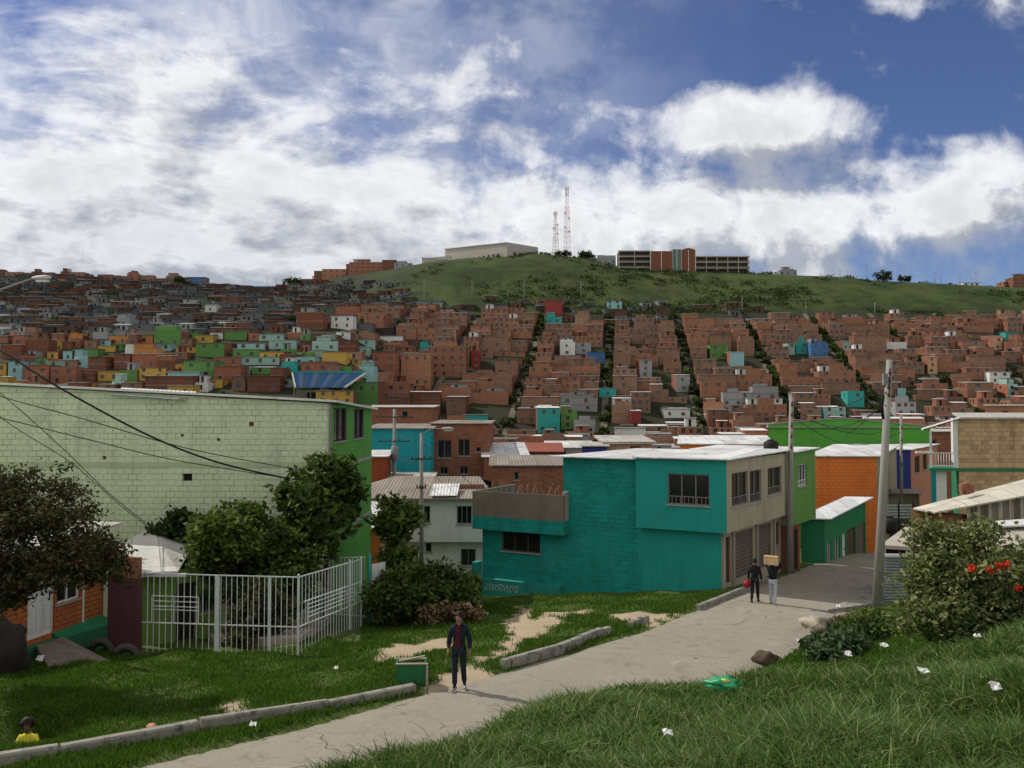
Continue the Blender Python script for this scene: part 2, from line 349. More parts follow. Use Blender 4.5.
    def obj(s, name, parent=None, root=None):
        me = bpy.data.meshes.new(name); M0 = ROOTINV.get(root or parent)
        vs = [M0 @ p for p in s.v] if M0 else s.v
        me.from_pydata([tuple(p) for p in vs], [], s.f)
        for m in s.mats: me.materials.append(m)
        me.polygons.foreach_set('material_index', s.m); me.polygons.foreach_set('use_smooth', s.smooth)
        uv = me.uv_layers.new(name='UVMap'); uv.data.foreach_set('uv', np.array(s.uv, dtype=np.float32).ravel())
        me.update()
        o = bpy.data.objects.new(name, me); COL.objects.link(o)
        if parent:
            o.parent = parent
            if parent in ROOTINV: ROOTINV[o] = ROOTINV[parent]
        return o
ROOTINV = {}
def tag(o, label, cat, group=None, kind=None):
    o['label'] = label; o['category'] = cat
    if group: o['group'] = group
    if kind: o['kind'] = kind
    return o
def thing(name, label, cat, loc=(0, 0, 0), rz=0, group=None):
    o = bpy.data.objects.new(name, None); COL.objects.link(o); o.location = loc; o.rotation_euler = (0, 0, rz); o.empty_display_size = .3
    ROOTINV[o] = (Matrix.Translation(loc) @ Matrix.Rotation(rz, 4, 'Z')).inverted()
    return tag(o, label, cat, group)
def np_mesh(name, verts, nper, mats, faces_per=None, parent=None, midx=None):
    """mesh from an array of separate n-gons (verts: N*nper x 3)"""
    nf = len(verts)//nper; me = bpy.data.meshes.new(name)
    me.vertices.add(len(verts)); me.vertices.foreach_set('co', np.asarray(verts, dtype=np.float32).ravel())
    me.loops.add(len(verts)); me.loops.foreach_set('vertex_index', np.arange(len(verts), dtype=np.int32))
    me.polygons.add(nf); me.polygons.foreach_set('loop_start', np.arange(0, len(verts), nper, dtype=np.int32))
    if midx is not None: me.polygons.foreach_set('material_index', np.asarray(midx, dtype=np.int32))
    for m in mats: me.materials.append(m)
    me.update(calc_edges=True); return me

# ------------------------------------------------------------------ pixel rays used to survey positions
cp, sp_ = math.cos(PITCH), math.sin(PITCH)
def ray(x, y):
    a, b = (x-512)/F, (384-y)/F
    return a/(cp-b*sp_), (sp_+b*cp)/(cp-b*sp_)         # dx, dz per metre of depth
def P3(x, y, Y): a, b = ray(x, y); return Vector((a*Y, Y, b*Y))
def ZZ(y, Y): return ray(512, y)[1]*Y
def scr(x, Y, z):
    f = Y*cp+z*sp_; return 512+F*x/f, 384-F*(-Y*sp_+z*cp)/f

# ------------------------------------------------------------------ terrain
LE = np.array([(-22, -4), (-14, 5.6), (-6.6, 13.5), (-3.6, 16.7), (-.17, 20.8), (3.96, 26), (8.9, 33.9), (13.6, 41), (18.7, 49.4), (25, 58), (33, 68), (45, 82)], float)
RW = 4.5
def sstep(a, b, x):
    t = np.clip((x-a)/(b-a), 0, 1); return t*t*(3-2*t)
def roadframe(x, y):
    best = np.full(np.shape(x), 1e9); sgn = np.ones(np.shape(x)); ys = np.zeros(np.shape(x))
    for i in range(len(LE)-1):
        a, b = LE[i], LE[i+1]; d = b-a; L = math.hypot(*d)
        t = np.clip(((x-a[0])*d[0]+(y-a[1])*d[1])/L**2, 0, 1)
        qx, qy = a[0]+t*d[0], a[1]+t*d[1]; dist = np.hypot(x-qx, y-qy)
        cr = (x-a[0])*d[1]-(y-a[1])*d[0]
        k = dist < best; best = np.where(k, dist, best); sgn = np.where(k, np.sign(cr), sgn); ys = np.where(k, qy, ys)
    return best*sgn, ys
RT_Y = np.array([0, 70, 110, 150, 200, 235, 266, 300, 340, 380, 412, 470, 520])
RT_P = np.array([540, 535, 520, 500, 475, 458, 440, 399, 361, 331, 311, 282, 262.])
LT_Y = np.array([0, 70, 110, 150, 200, 240, 285, 330, 450, 600])
LT_P = np.array([540, 538, 520, 490, 440, 398, 362, 331, 302, 280.])
SKY_X = np.array([-400, 0, 60, 130, 200, 270, 295, 330, 360, 400, 430, 460, 530, 590, 625, 700, 800, 850, 880, 940, 1024, 1400])
SKY_Y = np.array([276, 278, 277, 283, 287, 291, 286, 277, 273, 267, 261, 258, 252, 258, 268, 270, 275, 277, 281, 284, 289, 292.])
def farH(x, y):
    y = np.maximum(y, 1.0); az = x/y; sx = 512+F*az
    wl = sstep(440, 330, sx)                               # 1 on the left-hand slope
    sk = np.interp(sx, SKY_X, SKY_Y)
    ridge = np.interp(sx, [0, 230, 330, 450, 1100], [600, 600, 560, 520, 500])
    pr = np.interp(y, RT_Y, RT_P); pl = np.interp(y, LT_Y, LT_P)
    p = pr*(1-wl)+pl*wl
    t = sstep(.80, 1.0, y/ridge); p = p*(1-t)+sk*t
    z = -(p-410)/F*y
    zr = -(sk-410)/F*ridge
    return np.where(y > ridge, zr-(y-ridge)*.12-((y-ridge)/40)**2*.3*(y < ridge+400), z)
def H(x, y):
    x = np.asarray(x, float); y = np.asarray(y, float)
    d, ys = roadframe(x, y)
    zr = -5.406-.0387*x-.0459*y-.09*np.maximum(0, y-50)
    k = .07+.06*sstep(14, 36, y)
    left = np.minimum(d, 0); drop = k*np.minimum(-left, 26)+.02*np.maximum(-left-26, 0)
    t = np.maximum(d-RW, 0)
    f1 = np.where(t < 1.9, 1.78*(3*(t/1.9)**2-2*(t/1.9)**3)*.72+.28*1.78*t/1.9, 1.78+.25*(t-1.9))
    f2 = .26*t
    gg = 1-sstep(16.5, 21, ys); B = 1-sstep(25, 36, ys)
    f = (f2*(1-gg)+f1*gg)*B
    f = np.minimum(f, 4.2)+1.15*np.exp(-(((x-10.0)/3.6)**2+((y-14.0)/2.6)**2))*np.clip(t, 0, 1)
    road = (d > 0) & (d < RW)
    z = zr-drop+f-np.where(road, .05, 0)
    # small unevenness off the road
    un = .085*np.sin(x*1.7+y*.6)*np.sin(y*1.3-x*.4)+.03*np.sin(x*3.9)*np.sin(y*3.1+1)
    z = z+un*np.clip(np.abs(d-RW/2)-RW/2, 0, 1.5)/1.5
    # hollow behind the kerb where the child sits
    z = z-.62*np.exp(-(((x-CH[0])/.75)**2+((y-CH[1])/.6)**2))
    bl = sstep(58, 88, y)
    return z*(1-bl)+farH(x, y)*bl
CH = (-9.25, 16.3)
def h(x, y): return float(H(x, y))
def G(x, y, y0=3.0, y1=900):
    """first ground point along the ray through pixel (x, y)"""
    a, b = ray(x, y); Y = y0
    while Y < y1:
        if b*Y < h(a*Y, Y):
            lo, hi_ = Y-max(.05, Y*.01), Y
            for _ in range(20):
                mid = (lo+hi_)/2
                if b*mid < h(a*mid, mid): hi_ = mid
                else: lo = mid
            return Vector((a*hi_, hi_, h(a*hi_, hi_)))
        Y += max(.05, Y*.01)
    return Vector((a*y1, y1, b*y1))

# dirt paths on the verge, surveyed as outlines on the ground
DIRT = [[(520, 606), (532, 612), (528, 622), (560, 618), (560, 624), (525, 640), (505, 655), (468, 668), (478, 660), (505, 650), (510, 635), (505, 622), (516, 616)],
        [(380, 655), (395, 645), (450, 638), (452, 646), (415, 656), (385, 662)],
        [(605, 615), (640, 612), (676, 614), (650, 626), (628, 622)],
        [(470, 664), (440, 676), (430, 690), (480, 688), (490, 672)],
        [(540, 613), (585, 610), (590, 613), (545, 618)], [(215, 708), (240, 704), (250, 709), (225, 712)]]
DIRTW = [[(G(*p).x, G(*p).y) for p in poly] for poly in DIRT]
def polydist(x, y, poly):
    ins = np.zeros(x.shape, bool); dist = np.full(x.shape, 1e9); n = len(poly)
    for i in range(n):
        (x0, y0), (x1, y1) = poly[i], poly[(i+1) % n]
        c = ((y0 > y) != (y1 > y)) & (x < (x1-x0)*(y-y0)/((y1-y0) or 1e-9)+x0); ins ^= c
        L2 = (x1-x0)**2+(y1-y0)**2 or 1e-9; t = np.clip(((x-x0)*(x1-x0)+(y-y0)*(y1-y0))/L2, 0, 1)
        dist = np.minimum(dist, np.hypot(x-x0-t*(x1-x0), y-y0-t*(y1-y0)))
    return np.where(ins, -dist, dist)
def dirt(x, y):
    m = np.zeros(x.shape)
    wx = x+.12*np.sin(y*5+x*3); wy = y+.12*np.sin(x*6-y*2)
    for p in DIRTW: m = np.maximum(m, 1-sstep(-.2, .45, polydist(wx, wy, p)))
    return m
def build_ground():
    rs = list(np.arange(3, 62, .28)); r = rs[-1]
    while r < 4000: r *= 1.022; rs.append(r)
    rs = np.array(rs); na = 300; th = np.linspace(R(-62), R(62), na)
    RR, TT = np.meshgrid(rs, th, indexing='ij'); x = RR*np.sin(TT); y = RR*np.cos(TT)-4.5
    z = H(x, y); nr = len(rs)
    co = np.stack([x, y, z], -1).reshape(-1, 3)
    i = np.arange((nr-1)*na).reshape(nr-1, na)[:, :-1].ravel()
    fc = np.stack([i, i+1, i+na+1, i+na], 1)
    me = bpy.data.meshes.new('ground'); me.vertices.add(len(co)); me.vertices.foreach_set('co', co.astype(np.float32).ravel())
    me.loops.add(fc.size); me.loops.foreach_set('vertex_index', fc.astype(np.int32).ravel())
    me.polygons.add(len(fc)); me.polygons.foreach_set('loop_start', np.arange(0, fc.size, 4, dtype=np.int32))
    me.polygons.foreach_set('use_smooth', np.ones(len(fc), bool))
    me.update(calc_edges=True)
    at = me.attributes.new('dirt', 'FLOAT', 'POINT'); at.data.foreach_set('value', dirt(x, y).astype(np.float32).ravel())
    # where houses stand the soil is bare
    town = sstep(60, 90, y)*(1-sstep(405, 420, y)*sstep(330, 440, 512+F*x/np.maximum(y, 1)))
    at = me.attributes.new('town', 'FLOAT', 'POINT'); at.data.foreach_set('value', town.astype(np.float32).ravel())
    m, t, b = new_mat('ground_mat'); geo = t.node('ShaderNodeNewGeometry').outputs['Position']
    n1 = t.noise(geo, .9, 6, .6); n2 = t.noise(geo, 7, 5, .65); n3 = t.noise(geo, .035, 7, .62)
    gr = t.mix(n2, (.030, .055, .010), (.075, .115, .022)); gr = t.mix(t.ss(n1, .45, .7), gr, (.085, .10, .03))
    hill = t.mix(t.ss(n3, .38, .6), (.021, .036, .009), (.046, .068, .017))
    hill = t.mix(t.ss(t.noise(geo, .11, 6, .7), .5, .64), hill, (.020, .030, .010))
    hill = t.mix(t.math('MULTIPLY', t.ss(t.noise(geo, .028, 7, .72, 1.0), .56, .7), .8), hill, (.062, .052, .022)); hill = t.mix(t.math('MULTIPLY', t.ss(t.noise(geo, .06, 7, .75, 2.2), .64, .70), .7), hill, (.15, .125, .075))
    sy = t.node('ShaderNodeSeparateXYZ'); t.l.new(geo, sy.inputs[0])
    far = t.ss(sy.outputs[1], 60, 120); c = t.mix(far, gr, hill)
    a1 = t.node('ShaderNodeAttribute', attribute_name='town'); c = t.mix(a1.outputs['Fac'], c, t.mix(n1, (.030, .026, .020), (.022, .032, .012)))
    a2 = t.node('ShaderNodeAttribute', attribute_name='dirt'); c = t.mix(t.ss(t.math('ADD', a2.outputs['Fac'], t.math('MULTIPLY', t.math('SUBTRACT', n2, .5), 1.0)), .25, .8), c, t.mix(n1, (.26, .20, .13), (.42, .34, .24)))
    t.l.new(c, b.inputs['Base Color']); b.inputs['Roughness'].default_value = .95
    bn = t.node('ShaderNodeBump'); bn.inputs['Strength'].default_value = .5; bn.inputs['Distance'].default_value = .05; t.l.new(n2, bn.inputs['Height']); t.l.new(bn.outputs[0], b.inputs['Normal'])
    me.materials.append(m); o = bpy.data.objects.new('ground', me); COL.objects.link(o); o['kind'] = 'structure'
build_ground()

# ------------------------------------------------------------------ road
def edge_points():
    pts = []
    for i in range(len(LE)-1):
        n = max(2, int(np.linalg.norm(LE[i+1]-LE[i])/.6))
        for k in range(n): pts.append(LE[i]+(LE[i+1]-LE[i])*k/n)
    pts.append(LE[-1]); p = np.array(pts)
    for _ in range(6): p[1:-1] = (p[:-2]+2*p[1:-1]+p[2:])/4
    return p
EP = edge_points()
def build_road():
    p = EP; t = np.gradient(p, axis=0); t /= np.linalg.norm(t, axis=1)[:, None]; nrm = np.stack([t[:, 1], -t[:, 0]], 1)
    mb = MB(); m, tt, b = new_mat('road_mat'); geo = tt.node('ShaderNodeNewGeometry').outputs['Position']
    n1 = tt.noise(geo, .5, 6, .6); n2 = tt.noise(geo, 14, 4, .7); n3 = tt.noise(geo, 2.2, 6, .7, .6)
    c = tt.mix(n1, (.21, .19, .15), (.30, .275, .225)); c = tt.mix(1, c, t_gray(tt, tt.lin(n2, .2, .8, .82, 1.15)), 'MULTIPLY')
    c = tt.mix(tt.math('MULTIPLY', tt.ss(n3, .5, .72), .8), c, (.165, .145, .115)); c = tt.mix(tt.ss(tt.noise(geo, .22, 6, .7, 1.2), .58, .72), c, (.36, .32, .25))
    vo = tt.node('ShaderNodeTexVoronoi', feature='DISTANCE_TO_EDGE'); vo.inputs['Scale'].default_value = .33
    wv = tt.node('ShaderNodeVectorMath', operation='MULTIPLY_ADD'); nn = tt.node('ShaderNodeTexNoise'); nn.inputs['Scale'].default_value = 1.3; tt.l.new(geo, nn.inputs['Vector'])
    tt.l.new(nn.outputs[1], wv.inputs[0]); wv.inputs[1].default_value = (1.2, 1.2, 0); tt.l.new(geo, wv.inputs[2]); tt.l.new(wv.outputs[0], vo.inputs['Vector'])
    crack = tt.math('LESS_THAN', vo.outputs['Distance'], .006); c = tt.mix(tt.math('MULTIPLY', crack, tt.ss(n1, .45, .6)), c, (.12, .10, .08))
    tt.l.new(c, b.inputs['Base Color']); b.inputs['Roughness'].default_value = .95
    bn = tt.node('ShaderNodeBump'); bn.inputs['Strength'].default_value = .3; bn.inputs['Distance'].default_value = .01; tt.l.new(n2, bn.inputs['Height']); tt.l.new(bn.outputs[0], b.inputs['Normal'])
    K = 7
    row = []
    for i in range(len(p)):
        wob = .10*math.sin(i*.9)+.07*math.sin(i*2.3+1)
        r_ = []
        for k in range(K):
            f = k/(K-1); dd = (-.05+wob*.6)*(1-f)+(RW+.15+wob)*f; xy = p[i]+nrm[i]*dd
            z = -5.406-.0387*xy[0]-.0459*xy[1]-.09*max(0, xy[1]-50)+.02*math.sin(f*math.pi)
            r_.append((xy[0], xy[1], z-(.06 if k in (0, K-1) else 0)))
        row.append(r_)
    for i in range(len(p)-1):
        for k in range(K-1): mb.face([row[i][k], row[i][k+1], row[i+1][k+1], row[i+1][k]], m, True)
    o = mb.obj('road'); o['kind'] = 'structure'
build_road()
def zroad(x, y): return -5.406-.0387*x-.0459*y-.09*max(0, y-50)

def kerb(label, pixels, wd=.19, ht=.2, seg=1.0, gap=.02, sink=.5):
    """a run of kerb stones along surveyed ground points (front foot of the kerb)"""
    pts = [G(*p) for p in pixels]; root = thing('kerb', label, 'kerb', pts[0], group='kerbs along the road'); mb = None
    for a, b in zip(pts[:-1], pts[1:]):
        L = (b-a).length; n = max(1, round(L/seg))
        for k in range(n):
            p = a+(b-a)*((k)/n); q_ = a+(b-a)*((k+1)/n); d = (q_-p).normalized(); nn = Vector((-d.y, d.x, 0)).normalized()
            zz = lambda v_: zroad(v_.x, v_.y)
            j = random.uniform(-.025, .025); g_ = gap+random.random()*.015
            p2 = p+d*g_; q2 = q_-d*g_; mb = MB()
            o = [Vector((p2.x, p2.y, zz(p2)-sink)), Vector((q2.x, q2.y, zz(q2)-sink))]
            top = ht+j; bev = .03
            prof = [(0, 0), (0, sink+top-bev), (bev, sink+top), (wd-bev, sink+top), (wd, sink+top-bev), (wd, 0)]
            A = [o[0]+nn*(f+j*.5)+Vector((0, 0, z_)) for f, z_ in prof]; B_ = [o[1]+nn*(f+j*.3)+Vector((0, 0, z_+random.uniform(-.01, .01))) for f, z_ in prof]
            for i in range(len(prof)-1): mb.face([B_[i], A[i], A[i+1], B_[i+1]][::-1], m_kerb)
            mb.face(A, m_kerb); mb.face(B_[::-1], m_kerb)
            mb.obj('kerb_stone', root)
kerb('long worn concrete kerb in grass with a fringe of grass before it', [(-30, 776), (60, 758), (200, 733), (330, 710), (417, 692)], ht=.18, seg=2.2)
kerb('straight concrete kerb beside the dirt path past the walking man', [(505, 671), (560, 654), (604, 637), (612, 634)], ht=.22, seg=1.6)
kerb('mossy tilted kerb stones rising towards the turquoise house corner', [(632, 629), (642, 625), (650, 622)], ht=.16, seg=.7)
kerb('shadowed kerb running past the turquoise house to the garage doors', [(700, 611), (720, 603), (745, 593), (768, 582)], ht=.18, seg=1.5)
# concrete apron at the foot of the big pole
def apron():
    pts = [G(828, 614), G(874, 606), G(884, 596), G(868, 588), G(852, 601)]; mb = MB(); up = Vector((0, 0, 1))
    zz = [max(p.z, zroad(p.x, p.y))+.10 for p in pts]
    T = [Vector((p.x, p.y, z)) for p, z in zip(pts, zz)]; c = mb.face(T, m_kerb)
    for i in range(len(T)):
        a, b = T[i], T[(i+1) % len(T)]; mb.face([a, b, b-up*.5, a-up*.5][::-1], m_kerb)
    o = mb.obj('concrete_apron'); o['kind'] = 'structure'
apron()

# ------------------------------------------------------------------ building helpers
def s_on(pxl, o, d):
    a = ray(pxl, 410)[0]; return (a*o[1]-o[0])/(d[0]-a*d[1])
def win_px(o, d, x0, y0, x1, y1):
    s0, s1 = s_on(x0, o, d), s_on(x1, o, d); Y = o[1]+d[1]*(s0+s1)/2
    return (min(s0, s1), ZZ(y1, Y), max(s0, s1), ZZ(y0, Y))
def window(root, o, d, n, hole, style='bars', mull=2, rec=.1, frame=None, sill=True, name='window'):
    """a framed opening: frame, mullions and a pane, set back in its reveal"""
    s0, z0, s1, z1 = hole; o = Vector((o[0], o[1], 0)); d = Vector((d[0], d[1], 0)); n = Vector((n[0], n[1], 0)); fm = frame or m_frame
    P = lambda s, z, out=0: o+d*s+n*(out-rec)+Vector((0, 0, z)); mb = MB(); t = .05
    fr = .004
    for a, b in ((P(s0+t/2, z0, fr), P(s0+t/2, z1, fr)), (P(s1-t/2, z0, fr), P(s1-t/2, z1, fr)), (P(s0, z0+t/2, fr), P(s1, z0+t/2, fr)), (P(s0, z1-t/2, fr), P(s1, z1-t/2, fr))):
        mb.bar(a, b, t, t, fm, n)
    if style in ('bars', 'grid'):
        for k in range(1, mull+1):
            s = s0+(s1-s0)*k/(mull+1); mb.bar(P(s, z0, .002), P(s, z1, .002), .045, .045, fm, n)
    if style == 'grid':
        zz = z0+(z1-z0)*.26; mb.bar(P(s0, zz, .03), P(s1, zz, .03), .035, .03, fm, n)
        k = 1
        while s0+k*.18 < s1: mb.bar(P(s0+k*.18, z0, .035), P(s0+k*.18, zz, .035), .025, .02, fm, n); k += 1
    if style == 'shutter':
        nn = max(4, int((z1-z0)/.16))
        for k in range(nn):
            za = z0+(z1-z0)*k/nn; zb = z0+(z1-z0)*(k+1)/nn
            mb.face([P(s0, za, -.02), P(s1, za, -.02), P(s1, zb-.03, .01), P(s0, zb-.03, .01)], fm)
            mb.face([P(s0, zb-.03, .01), P(s1, zb-.03, .01), P(s1, zb, -.02), P(s0, zb, -.02)], fm)
        return mb.obj(name, root)
    if style == 'door':
        mb.box(P(s0+t, z0, -.05), d*(s1-s0-2*t), n*.05, Vector((0, 0, z1-z0-t)), fm)
        for k in range(3):
            sa = s0+t+.06+(s1-s0-2*t)*k/3; mb.box(P(sa, z0+.2, 0), d*((s1-s0)/3-.12), n*.02, Vector((0, 0, (z1-z0)*.42)), fm)
            mb.box(P(sa, z0+.3+(z1-z0)*.45, 0), d*((s1-s0)/3-.12), n*.02, Vector((0, 0, (z1-z0)*.3)), fm)
        f = mb.obj(name, root); hb = MB(); hb.bar(P(s1-.14, z0+1, .02), P(s1-.14, z0+1.14, .02), .03, .05, m_dark, n); hb.obj('handle', f); return f
    f = mb.obj(name, root); pb = MB(); pb.face([P(s0, z0, -.03), P(s1, z0, -.03), P(s1, z1, -.03), P(s0, z1, -.03)], m_glass if style != 'hole' else m_shade); pb.obj('pane', f)  # hole style: a near-black sheet paints the room's shade
    if sill:
        sb = MB(); sb.box(P(s0-.06, z0-.06, rec-.02), d*(s1-s0+.12), n*.08, Vector((0, 0, .055)), m_conc); sb.obj('sill', f)
    return f
def perp(d): return (d[1], -d[0])
def faces_of(o, u, v, w_, d_):
    o = Vector(o[:2]).to_2d(); u = Vector(u); v = Vector(v)
    return {'F': (o, u, w_, perp(u)), 'R': (o+u*w_, v, d_, perp(v)), 'B': (o+u*w_+v*d_, -u, w_, perp(-u)), 'L': (o+v*d_, -v, d_, perp(-v))}
def body(root, o, u, v, w_, d_, zb, zt, mats, wins=(), name='wall', top=None, bottom=False, ztb=None):
    """four walls; wins: dicts face, px rectangle or metric rectangle, style"""
    fs = faces_of(o, u, v, w_, d_); groups = {}
    zback = zt if ztb is None else ztb
    for k, (a, d, ln, n) in fs.items():
        hs = []
        for wi in wins:
            if wi['f'] == k:
                hh = win_px(a, d, *wi['px']) if 'px' in wi else (wi['r'][0], zb+wi['r'][1], wi['r'][2], zb+wi['r'][3])
                hh = (max(hh[0], .02), max(hh[1], zb+.02), min(hh[2], ln-.02), min(hh[3], zt-.03)); hs.append(hh)
                window(root, a, d, n, hh, wi.get('s', 'bars'), wi.get('m', 2), frame=wi.get('fm'), sill=wi.get('sill', True) and wi.get('s') not in ('door', 'shutter'), name=wi.get('n', 'window'))
        m = mats.get(k, mats['F']); mb = groups.setdefault(m, MB())
        z1, z1b = {'F': (zt, zt), 'R': (zt, zback), 'B': (zback, zback), 'L': (zback, zt)}[k]
        if abs(z1-z1b) < 1e-4: mb.wall(a, d, ln, zb, z1, n, m, hs)
        else:
            lo = min(z1, z1b); mb.wall(a, d, ln, zb, lo, n, m, hs)
            A = Vector((a[0], a[1], lo)); B_ = Vector((a[0]+d[0]*ln, a[1]+d[1]*ln, lo)); up = Vector((0, 0, abs(z1-z1b)))
            mb.face([A, B_, A+up] if z1 > z1b else [A, B_, B_+up], m)
        if (top and k == 'F') or (bottom and k == 'F'):
            c = [Vector((*(Vector(o[:2])+Vector(u)*i*w_+Vector(v)*j*d_), 0)) for i, j in ((0, 0), (1, 0), (1, 1), (0, 1))]
            if top: mb.face([p+Vector((0, 0, zt-.3)) for p in c], top)
            if bottom: mb.face([p+Vector((0, 0, zb)) for p in c][::-1], m)
    out = []
    for i, (m, mb) in enumerate(groups.items()): out.append(mb.obj(name if i == 0 else 'side_wall', root))
    return out
def slab(root, o, u, v, w_, d_, zf, zbk, th, m, ov=(.15, .15, .15, .15), name='roof'):
    """sloping sheet roof: overhang front, right, back, left"""
    o = Vector(o[:2]); u = Vector(u); v = Vector(v); a = o-u*ov[3]-v*ov[0]; W_ = w_+ov[1]+ov[3]; D_ = d_+ov[0]+ov[2]; sl = (zbk-zf)/d_
    z0 = zf-sl*ov[0]; z1 = zbk+sl*ov[2]; mb = MB()
    c = [(*a, z0), (*(a+u*W_), z0), (*(a+u*W_+v*D_), z1), (*(a+v*D_), z1)]; c = [Vector(p) for p in c]; t = Vector((0, 0, th))
    mb.face([p+t for p in c], m); mb.face(c[::-1], m)
    for i in range(4): p, q_ = c[i], c[(i+1) % 4]; mb.face([p, q_, q_+t, p+t], m)
    return mb.obj(name, root)

# ------------------------------------------------------------------ the turquoise-green house on the road
def teal_house():
    C = Vector((8.79, 34.5)); u = Vector((.886, -.464)); v = Vector((.59, .81)); n = Vector(perp(u))
    r = thing('corner_house', 'two-storey teal green corner house with white sheet roof and overhanging upper floor', 'house', (C.x, C.y, -7.3))
    ob = C-u*3.9; zt = -2.08
    # overhanging upper floor
    body(r, ob, u, v, 3.9, 7.7, -5.05, zt, {'F': m_teal, 'R': m_beige, 'L': m_teal},
         [{'f': 'F', 'px': (667, 474, 709, 505), 's': 'grid', 'm': 2}, {'f': 'R', 'px': (731, 472, 747.5, 505), 's': 'grid', 'm': 1},
          {'f': 'R', 'px': (749, 470, 761, 502), 's': 'grid', 'm': 1}, {'f': 'R', 'px': (767, 467, 781, 494), 's': 'grid', 'm': 1}], name='upper_wall', bottom=True)
    # ground floor, set back under it
    og = C-u*11.75-n*.45; wg = 11.75-.35
    body(r, og, u, v, wg, 7.5, -9.6, -5.06, {'F': m_tealblk, 'R': m_beige},
         [{'f': 'F', 'px': (502, 531, 540, 552), 's': 'bars', 'm': 2, 'fm': m_brownframe},
          {'f': 'R', 'r': (.25, 2.3, 1.0, 4.25), 's': 'shutter', 'fm': m_brownframe, 'n': 'garage_door'},
          {'f': 'R', 'r': (1.3, 2.3, 3.7, 4.3), 's': 'shutter', 'fm': m_shutter, 'n': 'garage_door'},
          {'f': 'R', 'r': (4.3, 2.3, 6.1, 4.3), 's': 'shutter', 'fm': m_shutter, 'n': 'garage_door'},
          {'f': 'R', 'r': (6.6, 3.1, 7.2, 4.2), 's': 'bars', 'fm': m_brownframe, 'm': 1}], name='ground_floor_wall')
    # smooth painted panel of the ground floor under the overhang
    mb = MB(); mb.wall(C-u*3.95-n*.442, u, 3.6, -7.9, -5.07, n, m_teal, []); mb.obj('plaster_panel', r)
    # taller middle part, flush with the ground floor
    s0, s1 = s_on(563, og, u), s_on(637, og, u)
    body(r, og+u*s0, u, v, s1-s0, 6.5, -5.06, zt-.02, {'F': m_tealblk}, [], name='middle_wall')
    # terrace: floor band and parapet
    ot = og+n*.55+u*(s_on(472.5, og+n*.55, u)); wt = s_on(563.5, ot, u)
    mb = MB(); T = lambda p, z: Vector((p.x, p.y, z))
    mb.box(T(ot, -5.62), T(u*wt, 0), T(-n*4.5, 0), (0, 0, .62), m_tealblk); mb.obj('terrace_floor', r)
    mb = MB(); mb.box(T(ot, -4.998), T(u*wt, 0), T(-n*.14, 0), (0, 0, 1.16), m_parapet); mb.box(T(ot-n*.142, -4.998), T(u*.14, 0), T(-n*4, 0), (0, 0, 1.16), m_parapet)
    mb.box(T(ot+u*(wt-.14)-n*.142, -4.998), T(u*.14, 0), T(-n*.4, 0), (0, 0, 1.3), m_conc)
    mb.obj('parapet', r)
    mb = MB()
    for k in range(17):                                       # starter bars left standing out of the parapet
        p = T(ot+u*(.25+k*(wt-.5)/16)-n*.07, -3.84); t = Vector((random.uniform(-.16, .16), random.uniform(-.05, .05), random.uniform(.28, .55)))
        mb.tube([p, p+t*.6, p+t+Vector((random.uniform(-.1, .1), 0, -.02))], .02, m_rustbar, 4, smooth=False)
    mb.obj('starter_bar', r)['kind'] = 'stuff'
    # pilasters between the garage doors
    for s in (.05, 1.12, 3.95, 6.3):
        o = og+u*wg+v*s; nn = Vector(perp(v)); mb = MB(); mb.box(T(o+nn*.004, -8.3), T(v*.16, 0), T(nn*.1, 0), (0, 0, 3.2), m_conc); mb.obj('pilaster', r)
    # low stepped plinth at the far end
    mb = MB(); mb.box(T(og+n*.004-u*.12, -9.7), T(u*4.3, 0), T(n*.35, 0), (0, 0, 1.75), m_tealdk); mb.box(T(og+n*.004-u*.3, -9.7), T(u*.28, 0), T(n*.5, 0), (0, 0, 2.5), m_tealdk); mb.obj('plinth', r)
    # sheet roof in two planes
    slab(r, ob, u, v, 3.9, 7.7, zt+.03, zt+.12, .05, m_zincw, (.28, .2, .3, .02))
    oa = og+u*(s0)+n*.2; slab(r, oa, u, v, s1-s0, 7.9, zt-.06, zt-.02, .05, m_zincw, (.25, .0, .5, .5))
    mb = MB(); L = oa-u*.8+v*2.2; mb.face([T(L, zt-.1), T(oa+u*.3+v*1.6, zt-.02), T(oa+u*1.4+v*7, zt+.04), T(L+v*5, zt-.02)], m_zincw); mb.face([T(L, zt-.14), T(oa+u*.3+v*1.6, zt-.06), T(oa+u*1.4+v*7, zt-.0), T(L+v*5, zt-.06)][::-1], m_zincw); mb.obj('loose_sheet', r)
    # white scrawl on the low part of the wall
    mb = MB(); random.seed(3)
    o3 = T(og+n*.36, 0)
    for k in range(9):
        s = .35+k*.2; z0 = -8.45+random.uniform(-.03, .03)
        pts = [o3+T(u*(s+dx*.16), 0)+Vector((0, 0, z0+dz*.3)) for dx, dz in [[(0, 0), (.1, 1), (.9, .9), (.8, .2), (.1, .1)], [(0, 1), (.5, 0), (1, 1)], [(0, 0), (0, 1), (.9, 0), (.9, 1)], [(.9, 1), (.1, .8), (.8, .4), (.1, 0)]][k % 4]]
        mb.tube(pts, .012, m_whitewash, 4, smooth=False)
    mb.obj('graffiti', r)
m_rustbar = mat('rusty_rod', (.26, .19, .14), .8, .3, 5)
m_parapet = mat('parapet_render', (.17, .14, .115), .95, .3, 1.2, stain=((.03, .16, .14), .6, .75))
teal_house()
